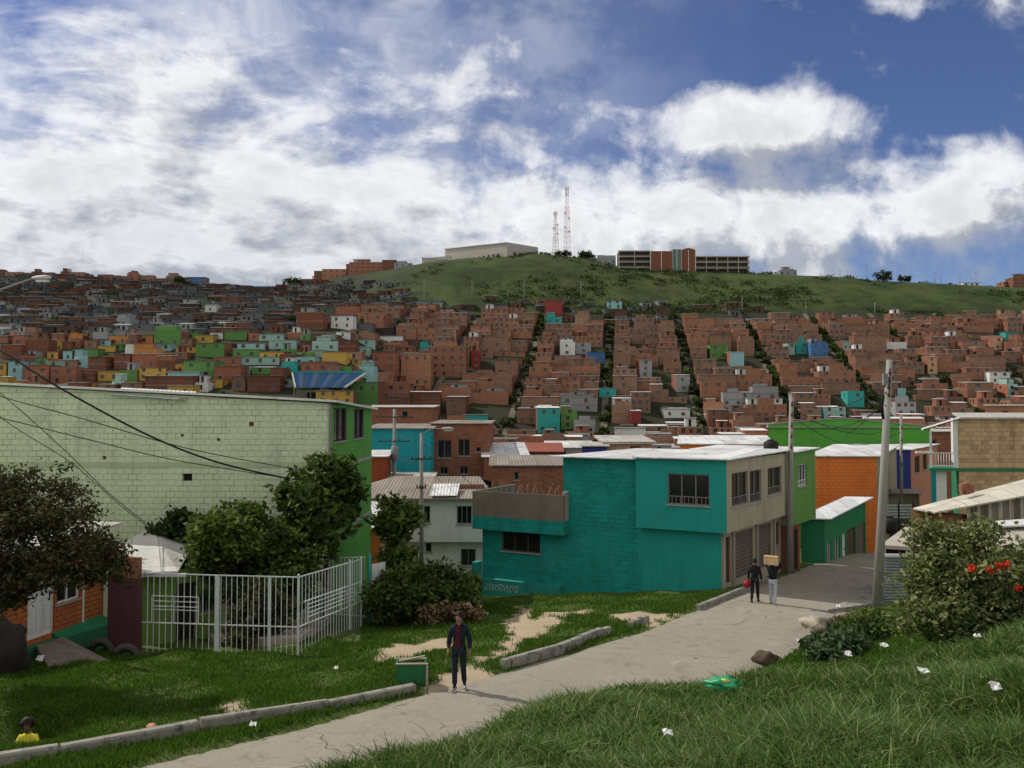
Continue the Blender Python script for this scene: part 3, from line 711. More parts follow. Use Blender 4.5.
def water_tank(label, x, Y, zb, r_=.55, hh=1.1):
    t = thing('water_tank', label, 'water tank', (x, Y, zb)); mb = MB()
    mb.tube([(x, Y, zb), (x, Y, zb+hh*.1), (x, Y, zb+hh*.72), (x, Y, zb+hh*.9)], [r_*.85, r_, r_*1.02, r_*.62], m_black, 18); mb.obj('tank_body', t)
    mb = MB(); mb.tube([(x, Y, zb+hh*.9), (x, Y, zb+hh)], [r_*.45, r_*.43], m_black, 14); mb.obj('lid', t)
water_tank('black plastic water tank on the roof behind the beige upper windows', P3(771, 450, 42.5).x, 42.5, -2.1, .36, .62)

# ------------------------------------------------------------------ the long pale green block wall
def sage_house():
    Y = 34.0; xr = P3(330, 403, Y).x; xl = P3(-90, 400, Y).x; zr = ZZ(403.5, Y); zl = zr+(ZZ(385.5, Y)-zr)*(xr-xl)/(xr-P3(0, 0, Y).x)
    r = thing('block_house', 'tall house with a long blank pale green block wall and bright green window side', 'house', (xr, Y, -8.5))
    mb = MB(); ho = win_px((xl, Y), (1, 0), 183, 473.5, 193, 481); small = [ho]
    for x0, y0, s in ((249, 422, 5), (181, 434, 3), (217, 438, 3.4), (103, 456, 4)): small.append(win_px((xl, Y), (1, 0), x0, y0, x0+s, y0+s*.9))
    mb.wall((xl, Y), (1, 0), xr-xl, -9.5, zl, (0, -1), m_sage, small, .25, z1b=zr)
    mb.obj('block_wall', r)
    zz = ZZ(464.5, Y); mb = MB(); mb.box((xl, Y-.012, zz-.1), (xr-xl-.12, 0, 0), (0, .011, 0), (0, 0, .2), mat('sage_beam', (.36, .43, .26), .9, .2, 1)); mb.obj('concrete_beam', r)
    for k, hh in enumerate(small):
        pb = MB(); yy = Y+(.2 if k == 0 else .12); pb.face([(xl+hh[0], yy, hh[1]), (xl+hh[2], yy, hh[1]), (xl+hh[2], yy, hh[3]), (xl+hh[0], yy, hh[3])], m_shade if k == 0 else m_redbrick); pb.obj('vent_hole', r)
    v = Vector((.03, 1)).normalized(); d = 8.6; zt = zr-.05
    wins = [((xr, Y), v, 334, 408, 347, 441), ((xr, Y), v, 353.5, 409, 364, 438), ((xr, Y), v, 338, 470, 346, 508), ((xr, Y), v, 352, 474, 361, 502)]
    n = perp(v); hs = []
    for a, d_, x0, y0, x1, y1 in wins:
        hh = win_px(a, d_, x0, y0, x1, y1); hs.append(hh); window(r, a, d_, n, hh, 'bars', 1, frame=m_dark)
    mb = MB(); mb.wall((xr, Y), v, d, -9.5, zt, n, m_green, hs, mrev=m_frame); mb.obj('green_wall', r)
    mb = MB(); e = Vector((xr, Y))+v*d; mb.wall(e, (-1, 0), e.x-xl, -9.5, zr, (0, 1), m_redbrick, z1b=zl); mb.obj('back_wall', r)
    mb = MB(); mb.bar((xr+.02, Y-.04, -9.5), (xr+.02, Y-.04, zr), .1, .1, m_frame); mb.obj('corner_strip', r)
    for z0, z1 in ((-2.45, -2.3), (-5.2, -5.05)):
        mb = MB(); mb.box((xr+.003, Y+.1, z0), (.06, 0, 0), Vector((v.x, v.y, 0))*(d-.2), (0, 0, z1-z0), m_conc); mb.obj('floor_band', r)
    # roof edge and sheets
    mb = MB(); lift = .05
    A = [(xl, Y-.22, zl+lift), (xr+.3, Y-.22, zr+lift), (xr+.55, Y+d+.2, zr-.25), (xl, Y+d+.2, zl-.3)]; A = [Vector(p) for p in A]; t = Vector((0, 0, .09))
    mb.face([p+t for p in A], m_zinc); mb.face(A[::-1], m_zinc)
    for i in range(4): p, q_ = A[i], A[(i+1) % 4]; mb.face([p, q_, q_+t, p+t], m_whitewash)
    mb.obj('roof', r)
    x0, x1 = P3(112, 393, Y).x, P3(188, 396, Y).x; k = lambda x: zl+(zr-zl)*(x-xl)/(xr-xl)
    mb = MB(); mb.face([(x0, Y-.26, k(x0)-.1), (x1, Y-.26, k(x1)-.17), (x1, Y+.9, k(x1)+.2), (x0, Y+.9, k(x0)+.2)], m_zincw); mb.face([(x0, Y-.255, k(x0)-.12), (x1, Y-.255, k(x1)-.19), (x1, Y+.9, k(x1)+.18), (x0, Y+.9, k(x0)+.18)][::-1], m_zincw); mb.obj('roof_sheet', r)
sage_house()

# ------------------------------------------------------------------ orange brick porch house by the dark tree
def porch_house():
    o = Vector((-14.45, 23.2)); v = Vector((.22, .975)).normalized(); u = Vector((.975, -.22)).normalized(); w_ = 7.0; ol = o-u*w_
    r = thing('brick_house', 'small orange brick house with white metal door and green plinth under the dark tree', 'house', (o.x, o.y, -6.9))
    zb, zt = -7.3, -4.15
    body(r, ol, u, v, w_, 4.7, zb, zt, {'F': m_orangebrick, 'R': m_orangebrick},
         [{'f': 'R', 'px': (31, 578, 58, 637), 's': 'door', 'fm': m_white, 'n': 'door'}, {'f': 'R', 'px': (60, 578, 83, 601), 's': 'bars', 'm': 1, 'fm': m_white},
          {'f': 'R', 'px': (3, 580, 13, 604), 's': 'bars', 'm': 1, 'fm': m_white}])
    n = Vector(perp(v)); T = lambda p, z: Vector((p.x, p.y, z))
    for p in (85, 106):
        s = s_on(p, o, v); mb = MB(); mb.box(T(o+v*s+n*.004, zb), T(v*.05, 0), T(n*.04, 0), (0, 0, zt-zb), m_white); mb.obj('pipe', r)
    slab(r, ol, u, v, w_, 4.7, zt+.02, zt+.35, .06, m_zincold, (.3, .45, .3, .2))
    # green plinth stepping out below the windows
    s0, s1 = s_on(56, o, v), 4.55; mb = MB()
    a = o+v*s0+n*.004; b = o+v*s1+n*.004; q_ = [T(a, -6.74), T(b, -6.68), T(b+n*.7, -6.86), T(a+n*.3, -6.9)]; lo = [T(a, -8), T(b, -8), T(b+n*.75, -8), T(a+n*.3, -8)]
    mb.face(q_[::-1], m_dkgreen)
    for i in range(4): j = (i+1) % 4; mb.face([q_[i], q_[j], lo[j], lo[i]], m_plinth)
    mb.obj('plinth', r)
    s2 = s_on(17, o, v); mb = MB(); mb.box(T(o+v*s2+n*.006, -8), T(v*(s0-s2-.05), 0), T(n*.25, 0), (0, 0, 1.12), m_plinth); mb.obj('plinth', r)
    # concrete ramp to the door
    A = [G(40, 662), G(108, 664), G(88, 650), G(52, 640)]; D0 = T(o+v*s_on(33, o, v)+n*.27, -6.86); D1 = T(o+v*s_on(58, o, v)+n*.32, -6.86)
    f0 = G(48, 668); f1 = G(111, 663); mb = MB(); up = Vector((0, 0, .05)); dn = Vector((0, 0, -.8))
    q_ = [f0+up, f1+up, D1, D0]; mb.face(q_, m_ramp)
    for i in range(4): j = (i+1) % 4; mb.face([q_[j], q_[i], q_[i]+dn, q_[j]+dn], m_ramp)
    ob = mb.obj('door_ramp'); tag(ob, 'worn concrete ramp sloping down from the white metal door', 'ramp')
m_ramp = mat('ramp_concrete', (.17, .14, .115), .95, .35, 1.3, bump=.7, stain=((.07, .06, .045), .5, .7))
m_plinth = mat('green_plinth', (.03, .13, .075), .9, .25, 1.5)
porch_house()
def maroon_wall():
    a = P3(107, 650, 26.2); b = P3(136, 650, 25.7); r = thing('gate_pillar', 'broad maroon wall pier with broken brick top at the end of the white fence', 'wall', (a.x, a.y, -8))
    T = lambda p, z: Vector((p.x, p.y, z)); d = Vector((b.x-a.x, b.y-a.y, 0)); L = d.length; d.normalize(); n = Vector((-d.y, d.x, 0))
    zt = ZZ(577, 26); mb = MB(); mb.box(T(a, -8.2), d*L, n*.22, (0, 0, zt+8.2), m_maroon); mb.obj('painted_base', r)
    mb = MB(); z = zt+.003
    for i, (x0, x1, hh) in enumerate(((.25, .6, .28), (.6, L-.02, .62))): mb.box(T(a, z)+d*x0+n*.05, d*(x1-x0), n*.15, (0, 0, hh), m_redbrick)
    mb.obj('brick_top', r)
maroon_wall()
def tyre(label, p, ang, rad=.42):
    t = thing('old_tyre', label, 'tyre', p, group=None); mb = MB(); n = 20; a = Vector((math.cos(ang), math.sin(ang), 0)); up = Vector((0, 0, 1)); c = Vector(p)
    pts = [c+(a*math.cos(2*math.pi*k/n)+up*math.sin(2*math.pi*k/n))*rad for k in range(n+1)]; mb.tube(pts, .11, m_tyre, 8, cap=False); mb.obj('tread', t)
    mb = MB(); pts = [c+(a*math.cos(2*math.pi*k/n)+up*math.sin(2*math.pi*k/n))*(rad-.12) for k in range(n+1)]; mb.tube(pts, .03, m_black, 6, cap=False); mb.obj('bead', t)
m_tyre = mat('weathered_rubber', (.06, .058, .055), .9, .3, 5, bump=.5)
g1 = G(101, 652); tyre('grey half-buried old tyre by the green plinth', (g1.x, g1.y, g1.z-.02), -.1, .36)
g1 = G(126, 655); tyre('dark half-buried old tyre against the maroon pier', (g1.x, g1.y, g1.z-.1), .1, .34)

# ------------------------------------------------------------------ white bar fence with its gates
def fence():
    r = thing('bar_fence', 'white painted metal bar fence with sheet panels closing the small yard', 'fence', G(298, 655))
    def run(name, A, B_, hA, hB, nb, rails=(.02, .40, .985), skip=None, parent=r):
        mb = MB(); A, B_ = Vector(A), Vector(B_); k = 0
        at = lambda s, f: (A.lerp(B_, s))+Vector((0, 0, (hA+(hB-hA)*s)*f))
        for i in range(nb+1): s = i/nb; mb.tube([at(s, 0), at(s, .985)], .0115, m_gate, 5, smooth=False)
        for f in rails: mb.bar(at(0, f), at(1, f), .03, .03, m_gate)
        return mb.obj(name, parent), at
    a, b, c = G(141, 651), G(298, 656), G(361, 627)
    a.z -= .15; b.z -= .15; c.z -= .15
    m1 = a.lerp(b, .49)
    ZA = ZZ(571.5, a.y)-a.z; ZM = ZZ(574, m1.y)-m1.z; ZB = ZZ(576, b.y)-b.z; ZC = ZZ(558, c.y)-c.z
    g, at = run('gate_leaf', a, m1, ZA, ZM, 12)
    mb = MB()                                              # ornament of nested bars in the gate
    for f in (.56, .60, .66, .72): mb.bar(at(.15, f)+Vector((0, -.03, 0)), at(.78, f)+Vector((0, -.03, 0)), .022, .02, m_gate)
    for s in (.15, .45, .78): mb.bar(at(s, .4)+Vector((0, -.03, 0)), at(s, .72)+Vector((0, -.03, 0)), .025, .02, m_gate)
    mb.obj('ornament', g)
    _, at2 = run('railing', m1, b, ZM, ZB, 15)
    for s, wd in ((.02, .13), (.66, .08)):
        mb = MB(); p = at2(s, 0); mb.box(p+Vector((-wd/2, -.02, .02)), (wd, 0, 0), (0, .05, 0), (0, 0, at2(s, .97).z-p.z), m_gate); mb.obj('sheet_post', r)
    g2, at3 = run('gate_leaf', b, c, ZB, ZC, 22)
    mb = MB(); k = Vector((.04, .0, 0))
    for f in (.48, .53, .58, .63): mb.bar(at3(.1, f)+k, at3(.85, f)+k, .022, .02, m_gate)
    for s in (.1, .35, .6, .85): mb.bar(at3(s, .4)+k, at3(s, .68)+k, .025, .02, m_gate)
    mb.bar(at3(.05, .68)+k, at3(.95, .68)+k, .03, .03, m_gate); mb.obj('ornament', g2)
    for s in (0, .78, 1):
        mb = MB(); mb.bar(at3(s, -.02), at3(s, 1.02), .06, .06, m_gate); mb.obj('post', r)
    mb = MB(); e = c+Vector((.25, .3, 0)); mb.tube([e, e+Vector((0, 0, ZC+.1))], .06, m_tealdk, 10); mb.obj('green_post', r)
    # solid white sheet and the back railing of the yard
    mb = MB(); f = G(367, 629); mb.box(Vector((e.x+.06, e.y+.05, f.z-.1)), (.42, .5, 0), (.03, -.03, 0), (0, 0, 2.0), m_whitewash); mb.obj('sheet_panel', r)
    run('back_railing', Vector((e.x-.2, e.y+.1, c.z+.4)), Vector((e.x-1.6, e.y+.5, c.z+.4)), ZC-.4, ZC-.5, 9)
fence()
def yard_stuff():
    a = P3(141, 640, 27.6); b = P3(222, 640, 29.4); r = thing('yard_shed', 'lime green yard wall behind the white fence gate', 'shed', (a.x, a.y, -7.9))
    u = Vector((b.x-a.x, b.y-a.y)); L = u.length; u.normalize(); v = Vector((-u.y, u.x)); zt = ZZ(573, 27.8)
    body(r, a, u, v, L, 3.6, -8.4, zt, {'F': m_limew, 'R': m_shade}, [{'f': 'F', 'px': (178, 582, 199, 645), 's': 'hole', 'm': 0, 'sill': False}, {'f': 'F', 'px': (203, 590, 216, 612), 's': 'bars', 'm': 1}])  # near-black side wall and doorway paint the darkness of the yard
    # pale sheet roof on it, seen from above
    A = [P3(118, 545, 30.5), P3(150, 528, 34.0-.3), P3(193, 546, 33), P3(178, 571, 27.4), P3(128, 573, 26.8)]
    mb = MB(); mb.face(A, m_panel) if (A[1]-A[0]).cross(A[-1]-A[0]).z > 0 else mb.face(A[::-1], m_panel); dn = Vector((0, 0, -.05))
    P_ = [p+dn for p in A]; mb.face(P_ if (A[1]-A[0]).cross(A[-1]-A[0]).z < 0 else P_[::-1], m_zincw)
    for i in range(5): j = (i+1) % 5; mb.face([A[j], A[i], P_[i], P_[j]], m_zincw)
    mb.obj('roof', r)
    mb = MB(); o = P3(131, 575, 27.0); mb.bar(o, P3(186, 575, 27.5), .08, .1, m_white); mb.obj('eave_beam', r)
    r2 = MB(); p = [G(215, 645, 26), G(300, 647, 26), G(330, 622, 28), G(200, 632, 28)]; up = Vector((0, 0, .18)); q_ = [k+up for k in p]; r2.face(q_, m_tiles)
    for i in range(4): j = (i+1) % 4; r2.face([q_[j], q_[i], p[i]-up, p[j]-up], m_tiles)
    o = r2.obj('yard_floor'); o['kind'] = 'structure'
m_limew = mat('lime_wash', (.13, .22, .05), .9, .3, 1.2, stain=((.05, .08, .03), .5, .75))
m_tiles = block('yard_tiles', (.36, .30, .25), (.32, .27, .22), (.2, .17, .14), .4, .4, .01)
m_panel = sheet('flat_panel', (.46, .46, .43), rough=.7, rust=.3, pitch=.92, var=.15)
yard_stuff()

# ------------------------------------------------------------------ the houses between, one call each
def simple(name, label, px0, px1, Y, ytop, mats, wins=(), d=7, ang=0.0, roof=('sheet', None), zb=None, vang=None, rise=.25, cat='house', group=None, ov=(.2, .2, .2, .2), sink=1.5, th=.06, extra=None):
    """house whose front wall spans pixels px0..px1 at depth Y, turned by ang; its top at pixel row ytop"""
    a = P3(px0, ytop, Y); u = Vector((math.cos(ang), math.sin(ang))); w_ = s_on(px1, a, u); v = Vector((-math.sin(vang if vang is not None else ang), math.cos(vang if vang is not None else ang)))
    zt = a.z; e = Vector(a[:2])+u*w_
    if vang is None and px0 > 512: v = Vector((ray(px0, 410)[0]+.02, 1)).normalized()
    base = min(h(a.x, a.y), h(e.x, e.y)) if zb is None else zb
    r = thing(name, label, cat, ((a.x+e.x)/2, (a.y+e.y)/2, base), group=group)
    k, rm = roof
    body(r, a, u, v, w_, d, base-sink, zt, mats, wins, ztb=zt+rise if k == 'sheet' and rise else None, top=m_conc if k == 'flat' else None)
    if k == 'sheet': slab(r, a, u, v, w_, d, zt+.01, zt+rise+.01, th, rm or m_zinc, ov)
    if extra: extra(r, a, u, v, w_, d, base, zt)
    return r
# next houses on the turquoise house's side of the road
e = Vector((8.79, 34.5))+Vector((.59, .81))*7.75
def green_neighbour():
    r = thing('corner_house', 'narrow leaf green house with white barred window beside the beige upper floor', 'house', (e.x, e.y, -8)); u = Vector((.81, -.59)); v = Vector((.60, .80)); dd = s_on(811.5, e, v); dg = s_on(800, e, v)
    body(r, e-u*5+v*.05, u, v, 5.15, dd, -5.6, ZZ(453, 41), {'F': m_conc, 'R': m_green2}, [{'f': 'R', 'px': (797, 464, 806, 486), 's': 'grid', 'm': 2, 'fm': m_white}], name='upper_wall', bottom=True)
    body(r, e-u*5+v*.1, u, v, 4.9, dg, -9.3, -5.605, {'F': m_redbrick, 'R': m_redbrick}, [{'f': 'R', 'r': (.15, 1.6, .7, 3.4), 's': 'door', 'fm': m_brownframe, 'n': 'door'}, {'f': 'R', 'r': (.9, 1.3, 1.6, 3.4), 's': 'shutter', 'fm': m_dark, 'n': 'garage_door'}], name='ground_floor_wall')
    slab(r, e-u*5+v*.05, u, v, 5.15, dd, ZZ(453, 41)+.02, ZZ(453, 41)+.1, .05, m_zincw, (.05, .2, .2, .2))
green_neighbour()
simple('low_house', 'low dark green corner house with grey sheet roof and brown doors on the road', 801, 823, 45.0, 518.5, {'F': m_dkgreen, 'R': m_dkgreen},
       [{'f': 'R', 'r': (.5, .9, 1.3, 2.2), 's': 'bars', 'fm': m_white, 'm': 1}, {'f': 'R', 'r': (2.0, .9, 3.0, 2.2), 's': 'bars', 'fm': m_white, 'm': 1}, {'f': 'R', 'r': (3.6, .3, 4.4, 2.3), 's': 'door', 'fm': m_white, 'n': 'door'},
        {'f': 'R', 'r': (4.6, .3, 6.6, 2.4), 's': 'shutter', 'fm': m_brownframe, 'n': 'garage_door'}, {'f': 'R', 'r': (6.8, .3, 9.0, 2.4), 's': 'shutter', 'fm': m_shutter, 'n': 'garage_door'}],
       d=9.2, ang=-.2, vang=-.62, roof=('sheet', m_zinc), rise=.3, zb=ZZ(551, 45)-.3, ov=(.3, .4, .3, .1))
simple('house', 'two-storey house with a bright orange block end wall and pale sheet roof', 811, 876, 56.5, 456.5, {'F': m_orangepaint, 'R': m_beige}, [{'f': 'R', 'r': (1.5, 4.2, 2.6, 5.6), 's': 'bars', 'm': 1}, {'f': 'R', 'r': (4.5, 4.2, 5.6, 5.6), 's': 'bars', 'm': 1}], d=8, ang=-.05, vang=-.58, roof=('sheet', m_zincw), rise=.45, ov=(.2, .3, .5, .4))
simple('house', 'house with a deep blue end wall and salmon front beside the thin pole', 880, 910, 66, 450, {'F': m_blue, 'R': m_pink}, [{'f': 'R', 'px': (914, 456, 919, 473), 's': 'bars', 'm': 1}, {'f': 'R', 'px': (922, 454, 926.5, 470), 's': 'bars', 'm': 1}], d=7.5, ang=-.05, vang=-.72, roof=('sheet', m_zincw), rise=.2)
def zigzag(r, a, u, v, w_, d, base, zt):
    mb = MB(); a = Vector(a[:2])
    for s0, s1, h0, h1 in ((0, .46, .3, .85), (.46, 1, .85, .15)):
        p, q_ = a+u*w_*s0, a+u*w_*s1; mb.face([(p.x, p.y-.004, zt), (q_.x, q_.y-.004, zt), (q_.x, q_.y-.004, zt+h1), (p.x, p.y-.004, zt+h0)], m_lime)
        mb.bar((p.x, p.y-.03, zt+h0), (q_.x, q_.y-.03, zt+h1), .1, .09, m_conc)
    mb.obj('gable', r)
simple('house', 'wide house with a long plain bright green gable wall', 768, 930, 74, 427.5, {'F': m_lime}, [], d=8, ang=-.02, roof=('sheet', m_zincold), rise=.0, extra=zigzag, sink=3)
simple('house', 'salmon house with a row of small arches above the bright green gable', 864, 922, 86, 419, {'F': m_pink}, [{'f': 'F', 'px': (868+k*7, 421, 872+k*7, 425.5), 's': 'bars', 'm': 0, 'sill': False} for k in range(5)], d=7, ang=-.02, roof=('sheet', m_hwhite), rise=.1, sink=3)
simple('house', 'low orange walled house under white sheets behind the turquoise house roof', 680, 772, 56, 444.5, {'F': m_orangepaint}, [], d=6.5, ang=-.12, roof=('sheet', m_zincw), rise=.35, ov=(.15, .2, .2, .2))
simple('house', 'flat-roofed grey concrete house with barred window before the hillside', 606, 652, 70, 444, {'F': m_beige, 'R': m_redbrick}, [{'f': 'F', 'px': (630, 446, 641, 452), 's': 'bars', 'm': 3}], d=7, ang=.03, vang=.0, roof=('sheet', m_zincold), rise=.3, ov=(.3, .3, .3, .3), th=.2)
simple('house', 'low house with dark blue parapet left of the flat grey roof', 582, 607, 68, 446.5, {'F': m_blue}, [], d=6, ang=0, roof=('sheet', m_zincold), rise=.1)
simple('house', 'brown brick house behind the terrace with the rusty starter bars', 492, 566, 54, 466, {'F': m_redbrick}, [{'f': 'F', 'px': (514, 472, 519, 480), 's': 'hole', 'm': 0}], d=6, ang=.02, roof=('sheet', m_fibro), rise=.3)
simple('house', 'brick house with scattered white sheets weighted down on its roof', 484, 528, 64, 457, {'F': m_redbrick}, [{'f': 'F', 'px': (493, 461, 500, 466), 's': 'hole', 'm': 0}], d=7, ang=.05, roof=('sheet', m_zincw), rise=.75)
simple('house', 'low brick house with rust red roof between white roofs', 516, 562, 74, 452, {'F': m_redbrick}, [], d=6, ang=-.04, roof=('sheet', mat('red_roof', (.22, .06, .035), .8, .3, 1)), rise=.5)
simple('house', 'small grey house under pale sheets beside the loose white roof', 545, 592, 82, 448, {'F': m_conc}, [{'f': 'F', 'px': (560, 450, 566, 455), 's': 'hole', 'm': 0}], d=6, ang=.05, roof=('sheet', m_hwhite), rise=.4)
simple('house', 'turquoise blank walled house behind the two utility poles', 366, 431, 62, 429, {'F': m_turq}, [], d=8, ang=.03, roof=('sheet', m_fibro), rise=.2)
simple('house', 'tall raw brick house rising behind the turquoise blank wall', 362, 433, 76, 407.5, {'F': m_redbrick}, [{'f': 'F', 'px': (402, 411, 408, 417), 's': 'hole', 'm': 0}], d=7, ang=.02, roof=('sheet', m_zincold), rise=.2)
simple('house', 'brick house with two large dark windows beside the street lamp', 431, 489, 66, 424, {'F': m_redbrick}, [{'f': 'F', 'px': (437.5, 440, 451.5, 458), 's': 'bars', 'm': 1}, {'f': 'F', 'px': (458, 439, 470, 456), 's': 'bars', 'm': 1}, {'f': 'F', 'px': (440, 467, 448, 474), 's': 'bars', 'm': 1}, {'f': 'F', 'px': (460, 466, 468, 474), 's': 'bars', 'm': 1}, {'f': 'F', 'px': (476, 447, 481, 452), 's': 'hole'}], d=7, ang=-.03, roof=('sheet', m_fibro), rise=.15)
simple('shed', 'rust red hut with white roof edge beside the green windowed wall', 368, 386, 56, 457, {'F': m_rustred, 'R': m_rustred} if 'm_rustred' in globals() else {'F': mat('rust_red_paint', (.23, .055, .02), .85, .2, 1)}, [], d=4, ang=.05, roof=('sheet', m_zincw), rise=.2, cat='shed')
simple('shed', 'orange hut with torn white roof below the bright green wall', 347, 381, 42.5, 528, {'F': mat('orange_wash', (.42, .12, .03), .9, .2, 1), 'R': m_beige}, [{'f': 'F', 'r': (.95, .6, 1.3, 1.9), 's': 'bars', 'm': 0}], d=4, ang=.25, roof=('sheet', m_zincw), rise=.75, cat='shed', ov=(.3, .2, .2, .3))
simple('house', 'dull brick house wall above the whitewashed house roof', 386, 432, 57.5, 478, {'F': m_redbrick}, [], d=3, ang=.02, roof=('sheet', m_zincold), rise=.1, sink=2)
def white_house():
    Y = 49.5; a = P3(346, 497, Y); r = thing('house', 'whitewashed house with two upper windows and a brown fibre cement roof', 'house', (P3(440, 570, Y).x, Y, -9.8))
    u = Vector((1, -.03)).normalized(); v = Vector((.03, 1)).normalized(); w_ = s_on(492, a, u); zt = a.z
    body(r, a, u, v, w_, 7, ZZ(541.5, Y), zt, {'F': m_whitewash}, [{'f': 'F', 'px': (424, 506, 430.5, 523), 's': 'bars', 'm': 0}, {'f': 'F', 'px': (457, 506, 472, 524), 's': 'bars', 'm': 2}], name='upper_wall', bottom=True)
    b = Vector(a[:2])+v*.5
    body(r, b, u, v, w_, 6, -11, ZZ(541.5, Y)-.004, {'F': m_whitewash}, [{'f': 'F', 'px': (461, 549, 476, 566), 's': 'bars', 'm': 1}, {'f': 'F', 'px': (426, 543, 432, 552), 's': 'bars', 'm': 0}], name='ground_floor_wall')
    A = Vector(a[:2]); T = lambda p, z: Vector((p.x, p.y, z)); zr = ZZ(476, Y+4)
    mb = MB(); L0, R0 = A-u*.6-v*.45, A+u*(w_+.3)-v*.45; L1, R1 = A+u*2.2+v*4, A+u*(w_-1)+v*4
    def sl(p):
        mb.face(p, m_fibro); mb.face([k+Vector((0, 0, -.07)) for k in p][::-1], m_fibro)
        for i in range(len(p)): j = (i+1) % len(p); mb.face([p[j], p[i], p[i]-Vector((0, 0, .07)), p[j]-Vector((0, 0, .07))], m_fibro)
    sl([T(L0, zt-.02), T(R0, zt-.02), T(R1, zr), T(L1, zr)]); sl([T(L1, zr), T(R1, zr), T(A+u*(w_+.3)+v*7.5, zt), T(A-u*.6+v*7.5, zt)]); sl([T(L0, zt-.02), T(L1, zr), T(A-u*.6+v*7.5, zt)])
    mb.obj('roof', r)
    mb = MB(); p = P3(430, 497, Y-.3); mb.box((p.x, Y-.55, zt+.1), (1.6, .0, .02), (.05, 1.6, .55), (0, 0, .03), m_zincw); mb.obj('roof_sheet', r)
    mb = MB(); p = P3(456, 496, Y+1.2); mb.box((p.x, Y+1.2, zt-.4), (1.7, 0, 0), (0, .25, 0), (0, 0, ZZ(488, Y)-zt+.5), m_redbrick); mb.obj('brick_parapet', r)
white_house()

# ------------------------------------------------------------------ right-hand side: tan block house, shacks, gates
def tan_house():
    Y = 50.0; a = P3(958, 419, Y); r = thing('house', 'unplastered tan block house with white railed balcony under a small roof', 'house', (a.x, Y, -9)); u = Vector((1, -.04)).normalized(); v = Vector((.42, .91))
    T = lambda p, z: Vector((p.x, p.y, z)); zt = a.z; zb = ZZ(470, Y)
    body(r, a, u, v, 9, 8, zb+.12, zt, {'F': m_tanblock, 'L': m_whitewash}, [{'f': 'L', 'r': (4.8, .3, 7.4, 2.4), 's': 'bars', 'm': 3}], name='upper_wall')
    body(r, Vector(a[:2])+v*.1, u, v, 9, 8, -11, zb-.06, {'F': m_tanblock, 'L': m_dkgreen}, [], name='lower_wall')
    A = Vector(a[:2])
    mb = MB(); mb.box(T(A-u*1.75, zb-.055), T(u*10.7, 0), T(v*2.8, 0), (0, 0, .17), m_dkgreen); mb.obj('balcony_floor', r)
    mb = MB(); mb.box(T(A-u*.28, zb+.12), T(u*.26, 0), T(v*.25, 0), (0, 0, zt-zb-.1), m_whitewash); mb.obj('corner_post', r)
    mb = MB(); mb.box(T(A-u*1.68, zb+.12), T(u*.14, 0), T(v*.14, 0), (0, 0, (zt-zb)*.72), m_whitewash); mb.obj('balcony_post', r)
    mb = MB()
    for k in range(8): p = A-u*(1.5-k*.16)+v*.05; mb.tube([T(p, zb+.12), T(p, zb+1.0)], .02, m_white, 5)
    for z in (.25, 1.0): mb.bar(T(A-u*1.6+v*.05, zb+z), T(A-u*.3+v*.05, zb+z), .05, .05, m_white)
    mb.bar(T(A-u*2.5+v*.02, zb+1.05), T(A-u*1.5+v*.02, zb+1.05), .15, .12, m_white)
    mb.obj('railing', r)
    mb = MB(); q_ = [T(A-u*2.1-v*.3, zt-.62), T(A+u*.1-v*.3, zt+.06), T(A+u*.1+v*3, zt+.06), T(A-u*2.1+v*3, zt-.62)]; mb.face(q_, m_zincw); mb.face([p-Vector((0, 0, .06)) for p in q_][::-1], m_whitewash); mb.obj('balcony_roof', r)
    slab(r, A+u*.1, u, v, 9, 8, zt+.01, zt+.25, .1, m_zincold, (.3, .2, .2, .0))
    mb = MB(); p = A-u*1.3+v*.4; mb.box(T(p, -11), T(u*.6, 0), T(v*.12, 0), (0, 0, 11+zb-.06), m_whitewash); mb.obj('door_panel', r)
tan_house()
simple('house', 'turquoise house end between the salmon front and the tan block house', 926, 938, 70, 470, {'F': m_turq}, [], d=5, ang=0, roof=('sheet', m_zincold), rise=.1, sink=3)
simple('house', 'shaded brick house behind the white railed balcony', 924, 962, 78, 432, {'F': m_redbrick}, [{'f': 'F', 'px': (931, 440, 936, 446), 's': 'hole'}], d=6, ang=0, roof=('sheet', m_zincold), rise=.1, sink=3)
simple('house', 'pale brick house rising over the tan block house roof', 985, 1060, 82, 406, {'F': m_hb2}, [{'f': 'F', 'px': (1002, 411, 1008, 417), 's': 'hole'}], d=6, ang=0, roof=('sheet', m_zincold), rise=.1, sink=3)
